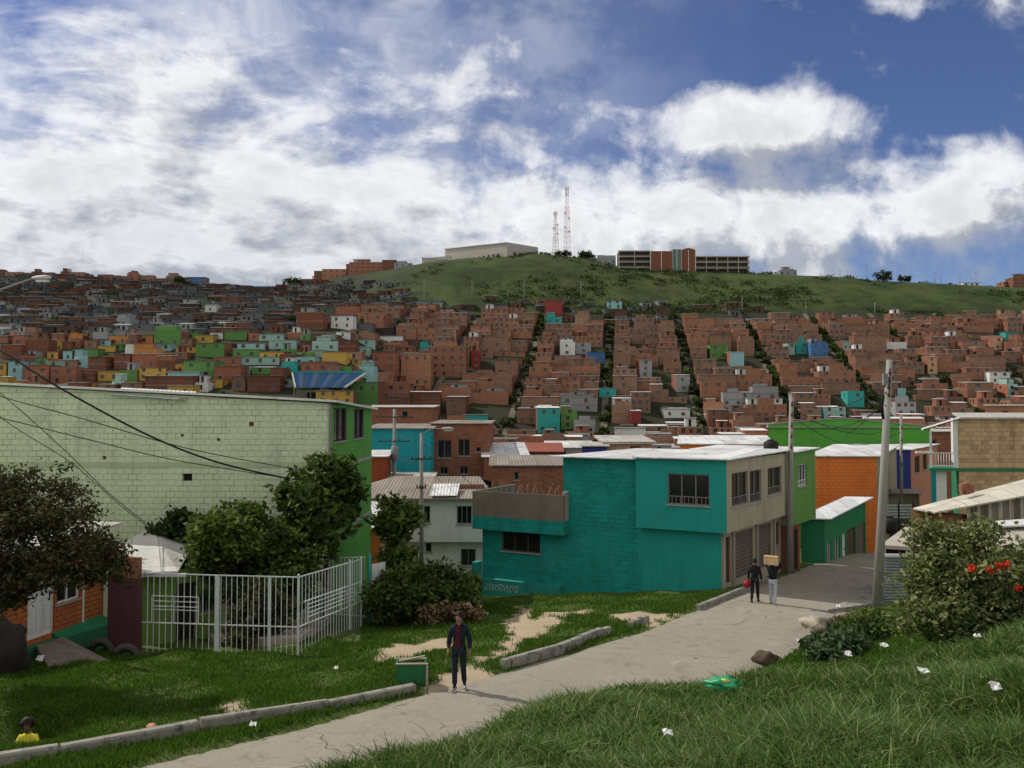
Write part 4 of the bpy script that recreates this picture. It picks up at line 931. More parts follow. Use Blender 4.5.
def lean_to():
    """shack with a long sloping sheet roof and a wall of rusty upright sheets"""
    Y = 38.5; A = P3(913, 508, Y+3); B_ = P3(1060, 470, Y+2.4); C_ = P3(1060, 489, Y); D_ = P3(935, 512, Y)
    r = thing('shack', 'shack with a long pale sloping sheet roof over rusty upright sheets', 'shack', (P3(990, 540, Y).x, Y, h(20, 34)))
    mb = MB(); q_ = [D_, C_, B_, A]; t = Vector((0, 0, -.07)); mb.face(q_, m_zincp); mb.face([p+t for p in q_][::-1], m_zincold)
    for i in range(4): j = (i+1) % 4; mb.face([q_[j], q_[i], q_[i]+t, q_[j]+t], m_zincp)
    mb.obj('roof', r)
    a = P3(967, 500, Y+.35); b = P3(1060, 500, Y+.35); nb = 26
    mb = MB()
    for k in range(nb):
        x0 = a.x+(b.x-a.x)*k/nb; x1 = a.x+(b.x-a.x)*(k+1)/nb; zt = ZZ(507-(x0-a.x)*840/Y*.24, Y+.35)-.04; off = random.uniform(0, .05)
        mb.box((x0, Y+.35+off, -6.4), (x1-x0-.01, 0, 0), (0, .02, 0), (0, 0, max(.4, zt+6.4)), m_rustsheet if k % 3 else m_zincold)
    mb.obj('sheet_wall', r)
    mb = MB(); mb.wall((P3(935, 512, Y+.5).x, Y+.6), (1, 0), 1.3, -9.5, ZZ(516, Y), (0, -1), m_redbrick); mb.wall((P3(913, 512, Y+3).x, Y+3.2), (.6, -.8), 3.4, -9.5, ZZ(512, Y+2), (-.8, -.6), m_redbrick); mb.obj('brick_wall', r)
    mb = MB(); mb.box((P3(967, 527, Y).x, Y+.1, -11), (6, 0, 0), (0, .2, 0), (0, 0, 4.55), m_redbrick); mb.obj('base_wall', r)
    for i, (x, y) in enumerate(((962, 492), (966, 495))):
        mb = MB(); p = P3(x, y, Y+1.2); mb.box(p, (.45, .1, .1), (0, .3, 0), (0, 0, .35), m_redbrick); o = mb.obj('loose_brick'); tag(o, ['red brick lump weighing down the pale sloping roof', 'second red brick lump lower on the pale sloping roof'][i], 'brick')
m_zincp = sheet('pale_sheet', (.50, .47, .40), rough=.75, rust=.25, var=.18)
lean_to()
def low_shack():
    Y = 33.2; r = thing('shack', 'low shack with flat grey slab roof behind the flowering bush', 'shack', (P3(950, 560, Y).x, Y, -8))
    a = P3(872, 545, Y); mb = MB(); q_ = [P3(880, 545, Y), P3(1060, 556, Y-1.2), P3(1060, 526, Y+3), P3(905, 527, Y+3)]; t = Vector((0, 0, -.14))
    mb.face(q_, m_slabr); mb.face([p+t for p in q_][::-1], m_conc)
    for i in range(4): j = (i+1) % 4; mb.face([q_[j], q_[i], q_[i]+t, q_[j]+t], m_slabr)
    mb.obj('roof', r)
    x0 = P3(886, 545, Y+.4).x; mb = MB(); mb.wall((x0, Y+.4), (1, 0), 8, -9.5, ZZ(549, Y), (0, -1), m_shade); mb.wall((x0+.8, Y+3.2), Vector((-.28, -.96)).normalized(), 2.9, -9.5, ZZ(538, Y+2), (-.96, .28), m_fibrow); mb.obj('wall', r)  # near-black front wall as the dark backing behind the slats
    mb = MB(); w0 = P3(984, 529, Y+2.2); mb.box(w0, (3.2, .1, .2), (0, .8, .1), (0, 0, .07), m_zincw); mb.obj('roof_sheet', r)
    g_ = thing('slat_gate', 'grey gate of horizontal metal slats below the flat slab roof', 'gate', (P3(888, 600, Y-.8).x, Y-.8, -7.4)); Yg = Y-.8
    xa, xb = P3(878, 555, Yg).x, P3(925, 555, Yg).x; mb = MB(); zt = ZZ(557, Yg); k = 0
    while zt-k*.11 > -7.6: mb.box((xa, Yg, zt-k*.11-.07), (xb-xa, .0, 0), (0, .03, .03), (0, 0, .055), m_slat); k += 1
    mb.obj('slats', g_)
    mb = MB(); mb.box((xa-.08, Yg-.02, zt), (xb-xa+.1, 0, 0), (0, .09, 0), (0, 0, .11), m_white); mb.box((xa-.08, Yg-.02, -7.9), (.07, 0, 0), (0, .08, 0), (0, 0, zt+7.9), m_dark); mb.obj('gate_frame', g_)
m_fibrow = mat('grey_wall', (.16, .15, .135), .9, .25, 1.5)
m_slat = mat('grey_slat', (.16, .17, .18), .6, .2, 3); m_slabr = mat('roof_slab', (.36, .33, .28), .95, .25, 1.2, stain=((.2, .18, .15), .55, .75))
low_shack()
def road_gate():
    Y = 58; g_ = thing('slat_gate', 'pale slatted gate across the yard below the blue house', 'gate', (P3(898, 520, Y).x, Y, -9.6)); xa, xb = P3(884, 505, Y).x, P3(913, 505, Y).x
    mb = MB()
    for k in range(5): mb.box((xa, Y, ZZ(504.5+k*3, Y)-.12), (xb-xa, .0, 0), (0, .03, 0), (0, 0, .12), m_gate)
    mb.obj('slats', g_); mb = MB()
    for x in (xa, (xa+xb)/2, xb): mb.box((x-.05, Y-.04, -11), (.1, 0, 0), (0, .06, 0), (0, 0, ZZ(503.5, Y)+11), m_dark)
    mb.obj('gate_frame', g_)
    simple('shed', 'dark sheet yard wall under the deep blue end wall', 880, 918, 60, 494, {'F': m_rustsheet}, [], d=2, ang=0, roof=('sheet', m_fibro), rise=.1, cat='shed', sink=3)
road_gate()
water = P3(890, 526, 47); water_tank('dark blue barrel standing behind the leaning pole', water.x, 47, ZZ(533, 47), .42, .95)
def teal_crate():
    p = G(411, 686); mb = MB(); r = thing('planter_box', 'battered green box with open top at the end of the long kerb', 'box', p, .12)
    o = Vector((p.x-.33, p.y-.05, p.z-.12)); a = Vector((.68, .03, 0)); b = Vector((-.05, .42, 0)); t = .04; hh = .62
    mb.box(o, a, b.normalized()*t, (0, 0, hh), m_boxgreen); mb.box(o+b-b.normalized()*t, a, b.normalized()*t, (0, 0, hh), m_boxgreen)
    mb.box(o+b.normalized()*(t+.001), a.normalized()*t, b-b.normalized()*(2*t+.002), (0, 0, hh), m_boxgreen); mb.box(o+a-a.normalized()*t+b.normalized()*(t+.001), a.normalized()*t, b-b.normalized()*(2*t+.002), (0, 0, hh), m_boxgreen); mb.obj('side_panel', r)
    mb = MB(); mb.box(o+Vector((.03, .05, hh-.12)), a*.92, b*.8, (0, 0, .06), m_soil); mb.obj('soil_fill', r)
    mb = MB()
    for s in (0, 1):
        q_ = o+b*s*.96+Vector((0, 0, hh+.003)); mb.bar(q_-a*.02, q_+a*1.02, .05, .03, m_beige)
    mb.bar(o+a*.98+Vector((.03, -.03, -.1)), o+a*.98+Vector((.03, -.03, hh+.02)), .05, .05, m_conc)
    mb.bar(o+a*.1+b*.2+Vector((0, 0, hh+.05)), o+a*.95+b*.7+Vector((0, 0, hh+.09)), .05, .03, m_beige); mb.obj('rim', r)
m_boxgreen = mat('box_green', (.02, .13, .05), .8, .25, 2.5)
teal_crate()

# ------------------------------------------------------------------ hillside town
ORD = 'zeroth first second third fourth fifth sixth seventh eighth ninth tenth eleventh twelfth thirteenth fourteenth fifteenth sixteenth seventeenth eighteenth nineteenth twentieth'.split()
def ordw(n):
    if n <= 20: return ORD[n]
    t = ['', '', 'twenty', 'thirty', 'forty', 'fifty', 'sixty'][n//10]
    return t+'-'+ORD[n % 10] if n % 10 else {20: 'twentieth', 30: 'thirtieth', 40: 'fortieth', 50: 'fiftieth', 60: 'sixtieth'}[n//10*10]
def hill_proto(w_, st, d, roof, wins, mw, ms, seed, sep=True, found=3.0, slabs=True, mroof=None, tank=False, sh=2.55):
    """meshes of one hillside house standing on local origin, front facing -y. returns {part: [objects' meshes]}"""
    rnd = random.Random(seed); parts = {}
    def get(n):
        k = n if sep else 'all'
        return parts.setdefault(k, []) 
    def mbn(n):
        k = n if sep else 'all'
        if k not in parts: parts[k] = [MB()]
        elif sep: parts[k].append(MB())
        return parts[k][-1]
    ht = st*sh; x0 = -w_/2; holes = []
    # window grid per storey
    for f in range(st):
        n = wins[f] if f < len(wins) else 0
        for k in range(n):
            cx = w_*(k+.5+rnd.uniform(-.12, .12))/n; ww = rnd.choice([.9, 1.1, 1.3]); hh = rnd.choice([1.0, 1.15])
            holes.append((cx-ww/2, f*sh+.95, cx+ww/2, f*sh+.95+hh))
    wl = mbn('wall'); P = [(x0, 0), (x0+w_, 0), (x0+w_, d), (x0, d)]
    wl.wall(P[0], (1, 0), w_, -found, ht, (0, -1), mw, holes, .16)
    side = [(1.2+k*2.6, (st-1)*sh+.95, 2.2+k*2.6, (st-1)*sh+2.0) for k in range(int((d-2)/2.6)) if rnd.random() < .6]
    wl.wall(P[1], (0, 1), d, -found, ht, (1, 0), ms, side, .16); wl.wall(P[2], (-1, 0), w_, -found, ht, (0, 1), mw); 
    sideL = [(1.2+k*2.6, (st-1)*sh+.95, 2.2+k*2.6, (st-1)*sh+2.0) for k in range(int((d-2)/2.6)) if rnd.random() < .6]
    wl.wall(P[3], (0, -1), d, -found, ht, (-1, 0), ms, sideL, .16)
    for hs, o, dr, n in ((holes, P[0], Vector((1, 0, 0)), Vector((0, -1, 0))), (side, P[1], Vector((0, 1, 0)), Vector((1, 0, 0))), (sideL, P[3], Vector((0, -1, 0)), Vector((-1, 0, 0)))):
        for a, b, c, e in hs:
            m = mbn('window'); Q = lambda s, z, k: Vector((o[0], o[1], 0))+dr*s+n*k+Vector((0, 0, z))
            m.face([Q(a, b, -.14), Q(c, b, -.14), Q(c, e, -.14), Q(a, e, -.14)], m_glass)
            for s in (a+.03, (a+c)/2, c-.03): m.bar(Q(s, b, -.1), Q(s, e, -.1), .06, .05, m_frame)
            m.box(Q(a-.08, b-.09, -.02), dr*(c-a+.16), n*.1, Vector((0, 0, .08)), m_hslab)
    if slabs:
        m = mbn('floor_band')
        for f in range(1, st+1 if roof == 'flat' else st):
            m.box((x0-.03, -.03, f*sh-.14), (w_+.06, 0, 0), (0, .1, 0), (0, 0, .2), m_hslab); m.box((x0-.03, .071, f*sh-.14), (.1, 0, 0), (0, d-.1, 0), (0, 0, .2), m_hslab); m.box((x0+w_-.07, .071, f*sh-.14), (.1, 0, 0), (0, d-.1, 0), (0, 0, .2), m_hslab)
    mr = mroof or m_hroof; m = mbn('roof')
    if roof == 'sheet':
        rise = rnd.uniform(.1, .5); ov = .35; t = Vector((0, 0, .09)); c = [Vector((x0-.2, -ov, ht+.01)), Vector((x0+w_+.2, -ov, ht+.01)), Vector((x0+w_+.2, d+.2, ht+rise)), Vector((x0-.2, d+.2, ht+rise))]
        m.face([p+t for p in c], mr); m.face(c[::-1], mr)
        for i in range(4): j = (i+1) % 4; m.face([c[i], c[j], c[j]+t, c[i]+t], mr)
        if rise > .2: m.face([(x0+w_, 0, ht), (x0+w_, d, ht), (x0+w_, d, ht+rise)], ms); m.face([(x0, d, ht), (x0, 0, ht), (x0, d, ht+rise)], ms)
    else:
        m.face([(x0+.05, .05, ht-.05), (x0+w_-.05, .05, ht-.05), (x0+w_-.05, d-.05, ht-.05), (x0+.05, d-.05, ht-.05)], m_hslab)
        # half-built upper walls and starter bars
        k = rnd.random()
        if k < .6:
            a = x0+w_*rnd.uniform(.0, .3); b = x0+w_*rnd.uniform(.55, 1); hh = rnd.uniform(.7, 2.2)
            m.box((a+.02, .012, ht+.062), (b-a-.04, 0, 0), (0, .15, 0), (0, 0, hh), mw); m.box((b-.2, .165, ht+.062), (.15, 0, 0), (0, d*.5, 0), (0, 0, hh), mw)
            if k < .3: m.box((a-.3, -.3, ht+.07+hh), (b-a+.5, 0, 0), (0, d*.55+.5, .3), (0, 0, .07), m_hwhite if rnd.random() < .35 else mr)
        if rnd.random() < .45:
            a = x0+w_*rnd.uniform(.05, .45); ww = w_*rnd.uniform(.3, .5); m.box((a, d*.3, ht+.07), (ww, 0, 0), (0, d*.5, 0), (0, 0, 2.1), rnd.choice([mw, ms, HPM['grey'], HPM['white']])); m.box((a-.3, d*.3-.4, ht+2.175), (ww+.6, 0, 0), (0, d*.5+.7, .15), (0, 0, .08), mr)
            m.box((a+ww*.3, d*.3-.02, ht+.1), (.8, 0, 0), (0, .015, 0), (0, 0, 1.8), m_shade)  # doorway darkness painted as a near-black box
        for q_ in range(4): x = x0+.2+(w_-.4)*q_/3; m.tube([(x, .2, ht), (x+rnd.uniform(-.1, .1), .2, ht+rnd.uniform(.6, 1.1))], .03, m_hslab, 4, smooth=False)
    if tank:
        m = mbn('water_tank'); x = x0+w_*.7; m.tube([(x, d*.4, ht), (x, d*.4, ht+.9), (x, d*.4, ht+1.1)], [.5, .52, .25], m_black, 8)
    out = []
    for n, L in parts.items():
        for b in L: o = b.obj('house' if n == 'all' else n); out.append((n, o.data)); bpy.data.objects.remove(o)
    return out
WS = (6.4, 8.6, 13.0)
def make_protos(mw, ms, sep, base, roofs=(None, None)):
    P = {}
    for wi, w_ in enumerate(WS):
        for st in (1, 2, 3):
            for k in range(3):
                rr = random.Random(base+wi*100+st*10+k)
                wins = [rr.choice([0, 1, 2, 2, 2+wi, 3+wi]) for _ in range(st)]
                if k == 0: wins = [0]*(st-1)+[rr.choice([0, 1])]
                P[wi, st, k] = hill_proto(w_, st, 7.8, 'flat' if rr.random() < .55 else 'sheet', wins, mw, ms, base+wi*100+st*10+k, sep, tank=rr.random() < .2, sh=2.4, mroof=m_hwhite if rr.random() < .36 else None)
    return P
PB = make_protos(m_hb, m_hb3, True, 1000); PB2 = make_protos(m_hb2, m_hb, True, 2000)
PBs = make_protos(m_hb3, m_hb, False, 3000); PB2s = make_protos(m_hb2, m_hb, False, 4000)
PG = {c: make_protos(HPM[c], m, False, 5000+i*1000) for i, (c, m) in enumerate((('grey', HPM['grey']), ('white', m_hb3)))}
PW = make_protos(m_hb3, m_hb3, False, 7000)
def inst(name, label, cat, parts, loc, rz, group, scale=(1, 1, 1)):
    if len(parts) == 1:
        o = bpy.data.objects.new(name, parts[0][1]); COL.objects.link(o); o.location = loc; o.rotation_euler = (0, 0, rz); o.scale = scale
        return tag(o, label, cat, group)
    r = thing(name, label, cat, loc, rz, group); r.scale = scale
    for n, me in parts: o = bpy.data.objects.new(n, me); COL.objects.link(o); o.parent = r
    return r
# painted houses surveyed one by one: pixel box and colour
PAINT_R = [(560, 342, 575, 356, 'white'), (576, 343, 591, 354, 'grey'), (587, 352, 605, 363, 'blue'), (599, 388, 616, 397, 'teal'), (537, 408, 560, 433, 'teal'), (561, 409, 577, 429, 'green'),
    (463, 415, 488, 425, 'teal'), (631, 411, 641, 429, 'red'), (464, 350, 470, 366, 'green'), (471, 351, 480, 369, 'red'), (710, 345, 728, 359, 'green'), (730, 352, 744, 367, 'light blue'), (788, 343, 795, 355, 'mint'),
    (796, 342, 810, 354, 'teal'), (811, 343, 828, 358, 'blue'), (819, 407, 840, 419, 'teal'), (848, 391, 864, 407, 'teal'), (824, 407, 846, 420, 'mint'), (928, 357, 937, 374, 'peach'), (993, 336, 1003, 350, 'peach'),
    (1006, 332, 1018, 339, 'teal'), (1008, 384, 1018, 398, 'mint'), (898, 388, 906, 396, 'light blue'), (884, 342, 907, 349, 'white'), (843, 341, 850, 350, 'mint'), (664, 409, 690, 418, 'white'), (380, 336, 403, 343, 'white'),
    (545, 300, 562, 318, 'red'), (607, 301, 622, 309, 'light blue'), (545, 317, 562, 324, 'teal'), (420, 345, 432, 352, 'teal'), (430, 355, 436, 372, 'teal'), (990, 372, 1010, 384, 'white'), (676, 375, 690, 392, 'grey'), (640, 360, 652, 378, 'grey')]
PAINT_L = [(108, 336, 129, 345, 'orange'), (135, 335, 153, 344, 'orange'), (154, 331, 181, 346, 'green'), (195, 335, 213, 343, 'yellow'), (224, 331, 247, 340, 'green'), (259, 334, 283, 341, 'mint'), (269, 340, 297, 349, 'mint'),
    (237, 344, 265, 350, 'light blue'), (233, 349, 259, 358, 'green'), (259, 352, 284, 360, 'yellow'), (241, 357, 279, 365, 'mint'), (98, 346, 115, 352, 'yellow'), (113, 344, 122, 351, 'green'), (147, 345, 171, 351, 'light blue'),
    (133, 349, 157, 359, 'orange'), (196, 343, 224, 357, 'green'), (176, 347, 196, 353, 'yellow'), (184, 361, 214, 378, 'green'), (136, 368, 166, 381, 'yellow'), (98, 371, 120, 381, 'yellow'), (120, 370, 137, 382, 'green'),
    (168, 372, 199, 382, 'light blue'), (167, 386, 193, 396, 'yellow'), (205, 379, 222, 388, 'yellow'), (112, 381, 124, 390, 'mint'), (63, 351, 72, 361, 'light blue'), (72, 349, 97, 358, 'green'), (74, 356, 88, 368, 'light blue'),
    (-4, 363, 6, 382, 'yellow'), (8, 361, 22, 382, 'light blue'), (280, 340, 296, 349, 'mint'), (280, 349, 297, 356, 'green'), (312, 341, 338, 351, 'mint'), (297, 352, 313, 359, 'green'), (294, 357, 315, 366, 'light blue'),
    (322, 352, 346, 362, 'yellow'), (281, 364, 297, 373, 'teal'), (352, 359, 360, 366, 'yellow'), (357, 366, 374, 384, 'light blue'), (342, 382, 378, 404, 'green'), (316, 391, 353, 406, 'yellow'), (300, 334, 310, 342, 'green'), (230, 366, 247, 376, 'mint'),
    (331, 316, 353, 329, 'white'), (150, 322, 163, 329, 'grey'), (116, 318, 130, 327, 'grey'), (205, 305, 216, 312, 'white'), (40, 378, 48, 384, 'white')]
BRICK_X = [(25, 339, 48, 358, 1), (0, 345, 22, 359, 1), (88, 357, 105, 371, 2), (50, 367, 76, 385, 2), (23, 365, 49, 384, 2), (114, 354, 130, 369, 2), (132, 354, 158, 369, 1), (157, 360, 175, 370, 1), (214, 366, 241, 383, 2), (145, 376, 192, 394, 2), (213, 357, 240, 366, 1),
    (328, 340, 355, 352, 2), (296, 312, 323, 330, 2), (335, 307, 360, 316, 1), (401, 354, 431, 386, 4), (430, 346, 466, 377, 4), (384, 382, 408, 402, 2), (405, 392, 440, 412, 2), (372, 352, 396, 372, 2), (300, 362, 330, 372, 1), (247, 376, 280, 392, 2), (270, 368, 283, 380, 1)]
TAKEN = []
def fit(x0, y0, x1, y1, mw, ms, name, label, group, seed, storeys=None):
    """house whose front wall shows between those pixels, standing on the slope where its foot is seen"""
    ym = y1; p = G((x0+x1)/2, ym, 75); Y = p.y; a = ray(x0, ym)[0]*Y; b = ray(x1, ym)[0]*Y; w_ = b-a; ht = (y1-y0)/F*Y
    st = storeys or max(1, round(ht/2.6)); sh = ht/st
    rr = random.Random(seed); wins = [max(1, int(w_/3.4)) if rr.random() < .75 else 0 for _ in range(st)]
    big = (x1-x0)*(y1-y0) > 120
    parts = hill_proto(w_, st, rr.uniform(6, 9), 'sheet' if rr.random() < .6 else 'flat', wins, mw, ms, seed, big, sh=sh, slabs=mw in (m_hb, m_hb2), mroof=m_hwhite if rr.random() < .3 else None)
    inst(name, label, 'house', parts, (p.x, Y, p.z), rr.uniform(-.1, .06), group); TAKEN.append((x0, y0, x1, y1, Y))
ROWN = {}
def where_left(x, y):
    return 'just above the long pale green wall' if y > 378 else 'amid the painted hillside houses' if y > 345 else 'at the top edge of the painted houses' if y > 331 else 'among the tin shacks'
LABELS = set()
def uniq(fmt, groupname):
    """first free wording of a counted label"""
    k = 1
    while True:
        l = fmt(k)
        if l not in LABELS: LABELS.add(l); return l
        k += 1
for i, (x0, y0, x1, y1, c) in enumerate(sorted(PAINT_L, key=lambda t: t[0])):
    wide = 'wide ' if x1-x0 > 24 else 'narrow ' if x1-x0 < 13 else ''
    l = uniq(lambda k: f'{wide}{c} painted house {where_left((x0+x1)/2, y1)}' if k == 1 else f'{wide}{c} painted house {where_left((x0+x1)/2, y1)}, {ordw(k)} from the left', 0)
    fit(x0, y0, x1, y1, HPM[c], HPM[c] if i % 3 else m_hb, 'painted_house', l, 'painted houses on the hillside', 50+i)
for i, (x0, y0, x1, y1, c) in enumerate(sorted(PAINT_R, key=lambda t: t[0])):
    wide = 'wide ' if x1-x0 > 24 else 'narrow ' if x1-x0 < 13 else ''
    hh = 'high up below the grass' if y1 < 345 else 'halfway up the brick slope' if y1 < 385 else 'low on the brick slope'
    l = uniq(lambda k: f'{wide}{c} painted house {hh}' if k == 1 else f'{wide}{c} painted house {hh}, {ordw(k)} from the left', 0)
    fit(x0, y0, x1, y1, HPM[c], HPM[c] if i % 2 else m_hb, 'painted_house', l, 'painted houses on the hillside', 150+i)
for i, (x0, y0, x1, y1, s) in enumerate(sorted(BRICK_X, key=lambda t: t[0])):
    l = uniq(lambda k: f'{"tall" if s > 2 else "plain"} raw brick house {where_left(x0, y1)}' + ('' if k == 1 else f', {ordw(k)} from the left'), 0)
    fit(x0, y0, x1, y1, m_hb2 if s > 2 else m_hb, m_hb, 'brick_house', l, 'brick houses on the hillside', 250+i, s)
er = random.Random(21); made = 0; tries = 0
while made < 95 and tries < 3000:
    tries += 1; x0 = er.uniform(-6, 366); y1 = er.uniform(338, 394); k = 1-(394-y1)/75; w_ = er.uniform(9, 17)*(.8+.5*k); hh = er.uniform(6, 9)*(.75+.55*k)
    if any(min(x0+w_, t[2])-max(x0, t[0]) > .3*min(w_, t[2]-t[0]) and min(y1, t[3])-max(y1-hh, t[1]) > .22*min(hh, t[3]-t[1]) for t in TAKEN): continue
    c = er.choices(['brick', 'mint', 'light blue', 'green', 'yellow', 'orange', 'white', 'grey'], [9, .9, .7, 1.1, .8, .5, .5, 1.4])[0]; made += 1
    if c == 'brick': fit(x0, y1-hh, x0+w_, y1, er.choice([m_hb, m_hb3]), m_hb, 'small_house', uniq(lambda k: f'small raw brick house squeezed {where_left(x0, y1)}, {ordw(k)} of these', 0), 'small houses among the painted ones', 400+made, 1 if hh < 9 else 2)
    else: fit(x0, y1-hh, x0+w_, y1, HPM[c], HPM[c] if made % 2 else m_hb, 'small_house', uniq(lambda k: f'small {c} house squeezed {where_left(x0, y1)}, {ordw(k)} of these', 0), 'small houses among the painted ones', 400+made)
# the grid of streets on the brick slope
DIRU = Vector((.1345, 1)).normalized(); RZ = -math.atan(.1345); X0 = -7.0           # streets run uphill along DIRU
PITCHX = 31.5
def onhill(sx, Y):                                         # sideways metres from the street through (X0)
    return Vector((X0+sx+.1345*(Y-300)+.1345*300, Y))
cands = []
rows = [150+8.1*k for k in range(32)]
STREET = []
for b in range(-7, 12):
    xs = b*PITCHX
    for ri, Y in enumerate(rows):
        rr = random.Random(b*977+ri*31)
        k = rr.random(); lay = [2, 2] if k < .12 else [1, 1, 1] if k < .46 else [0, 2, 0] if k < .64 else [0, 0, 2] if k < .76 else [0, 0, 0, 0]
        tot = sum(WS[i] for i in lay); x = xs+2.6+max(0, (26.4-tot)/2)*0; sc = min(1.12, 26.3/tot)
        for wi in lay:
            w_ = WS[wi]*sc; cx = x+w_/2; x += w_
            p = onhill(cx, Y+rr.uniform(-2.6, 2.6)); u_, v_ = scr(p.x, p.y, h(p.x, p.y))
            if not (-30 < u_ < 1060): continue
            if p.y > 235 and u_ < 372-(p.y-235)*.0: continue
            if p.y <= 235 and u_ < 372: continue
            if rr.random() < .02: continue
            if p.y > np.interp(u_, [380, 560, 640, 760, 820, 900, 960, 1024], [404, 402, 384, 386, 394, 392, 398, 392]): continue
            if p.y > 392 and rr.random() < .35: continue
            if v_-9*F/p.y > 478: continue
            st = rr.choices([1, 2, 3], [.10, .55, .35])[0]
            if Y < 200: st = rr.choices([1, 2], [.55, .45])[0]
            wp = w_*F/p.y; hp = st*2.4*F/p.y
            box = (u_-wp/2, v_-hp, u_+wp/2, v_)
            # keep clear of the surveyed painted houses
            hit = any(min(box[2], t[2])-max(box[0], t[0]) > .25*min(wp, t[2]-t[0]) and abs(p.y-t[4]) < 7.5 for t in TAKEN)
            front = any(min(box[2], t[2])-max(box[0], t[0]) > .2*(t[2]-t[0]) and p.y < t[4] and p.y > t[4]-45 and box[1] < t[3]-2 for t in TAKEN)
            if hit: continue
            if front:
                hm = min((v_-(t[3]-2))*p.y/F for t in TAKEN if min(box[2], t[2])-max(box[0], t[0]) > .2*(t[2]-t[0]) and p.y < t[4] and p.y > t[4]-45 and box[1] < t[3]-2); st = max(1, min(st, int(hm/2.4)))
                if any(min(box[2], t[2])-max(box[0], t[0]) > .2*(t[2]-t[0]) and p.y < t[4] and p.y > t[4]-45 and v_-2.55*F/p.y < (t[1]+t[3])/2 for t in TAKEN): continue
            cands.append((p.y, b, ri, wi, st, sc, p, u_, v_))
cands.sort(key=lambda c: c[0])
MAXB = 325-len(BRICK_X); far_mb = []
nrow = {}
for i, (Y, b, ri, wi, st, sc, p, u_, v_) in enumerate(cands):
    rr = random.Random(int(Y*100)+b*7); pale = rr.random() < .42; sep = i < 135
    pr = ((PB2 if pale else PB) if sep else (PB2s if pale else PBs))[wi, st, rr.randrange(3)]
    alt = rr.random()
    if alt < .17 and i < MAXB:
        c = 'grey' if alt < .11 else 'white'
        l = uniq(lambda k: f'{c} plastered hillside house, {ordw(len(rows)-ri)} row below the grass, {ordw(max(1, b+8))} block' + ('' if k == 1 else f', {ordw(k)} one'), 0)
        inst('plastered_house', l, 'house', PG[c][wi, st, rr.randrange(3)], (p.x, p.y, h(p.x, p.y)-.3), RZ+rr.uniform(-.02, .02), 'plastered houses on the hillside', (sc, 1, rr.uniform(.9, 1.05))); continue
    if i >= MAXB: far_mb.append((pr, p, st, sc)); continue
    size = ('narrow', 'square', 'wide')[wi]; tone = 'pale orange' if pale else 'dark red'; sto = ('single-storey', 'two-storey', 'three-storey')[st-1]
    nth = ordw(len(rows)-ri)
    l = uniq(lambda k: f'{sto} {size} {tone} brick house, {nth} row below the grass, {ordw(max(1, b+8))} block' + ('' if k == 1 else f', {ordw(k)} one'), 0)
    inst('brick_house', l, 'house', pr, (p.x, p.y, h(p.x, p.y)-.3), RZ+rr.uniform(-.02, .02), 'brick houses on the hillside', (sc, 1, rr.uniform(.84, 1.16)))
def merge(name, items, label, cat):
    """one object out of many placed meshes (far-off rest of a kind)"""
    V_, F_, M_, mats = [], [], [], []; n0 = 0
    for me, mt in items:
        n = len(me.vertices); co = np.empty(n*3, np.float32); me.vertices.foreach_get('co', co); co = co.reshape(-1, 3) @ np.array(mt.to_3x3()).T + np.array(mt.translation); V_.append(co)
        mp = []
        for m in me.materials:
            if m not in mats: mats.append(m)
            mp.append(mats.index(m))
        for pl in me.polygons: F_.append([n0+v for v in pl.vertices]); M_.append(mp[pl.material_index])
        n0 += n
    if not V_: return
    me = bpy.data.meshes.new(name); me.from_pydata(np.concatenate(V_).tolist(), [], F_)
    for m in mats: me.materials.append(m)
    me.polygons.foreach_set('material_index', M_); me.uv_layers.new(name='UVMap'); uvl = me.uv_layers[0]
    co = np.concatenate(V_); li = np.empty(len(me.loops), np.int32); me.loops.foreach_get('vertex_index', li); uvs = np.stack([co[li, 0]+co[li, 1]*.4, co[li, 2]], 1); uvl.data.foreach_set('uv', uvs.astype(np.float32).ravel())
    o = bpy.data.objects.new(name, me); COL.objects.link(o); o['kind'] = 'stuff'; o['label'] = label; o['category'] = cat
merge('far_brick_housing', [(pr[0][1], Matrix.Translation((p.x, p.y, h(p.x, p.y)-.3)) @ Matrix.Rotation(RZ, 4, 'Z') @ Matrix.Diagonal((sc, 1, 1, 1))) for pr, p, st, sc in far_mb], 'remaining raw brick houses packed along the upper edge of the brick slope', 'housing')
print('brick', len(cands), 'merged', len(far_mb))
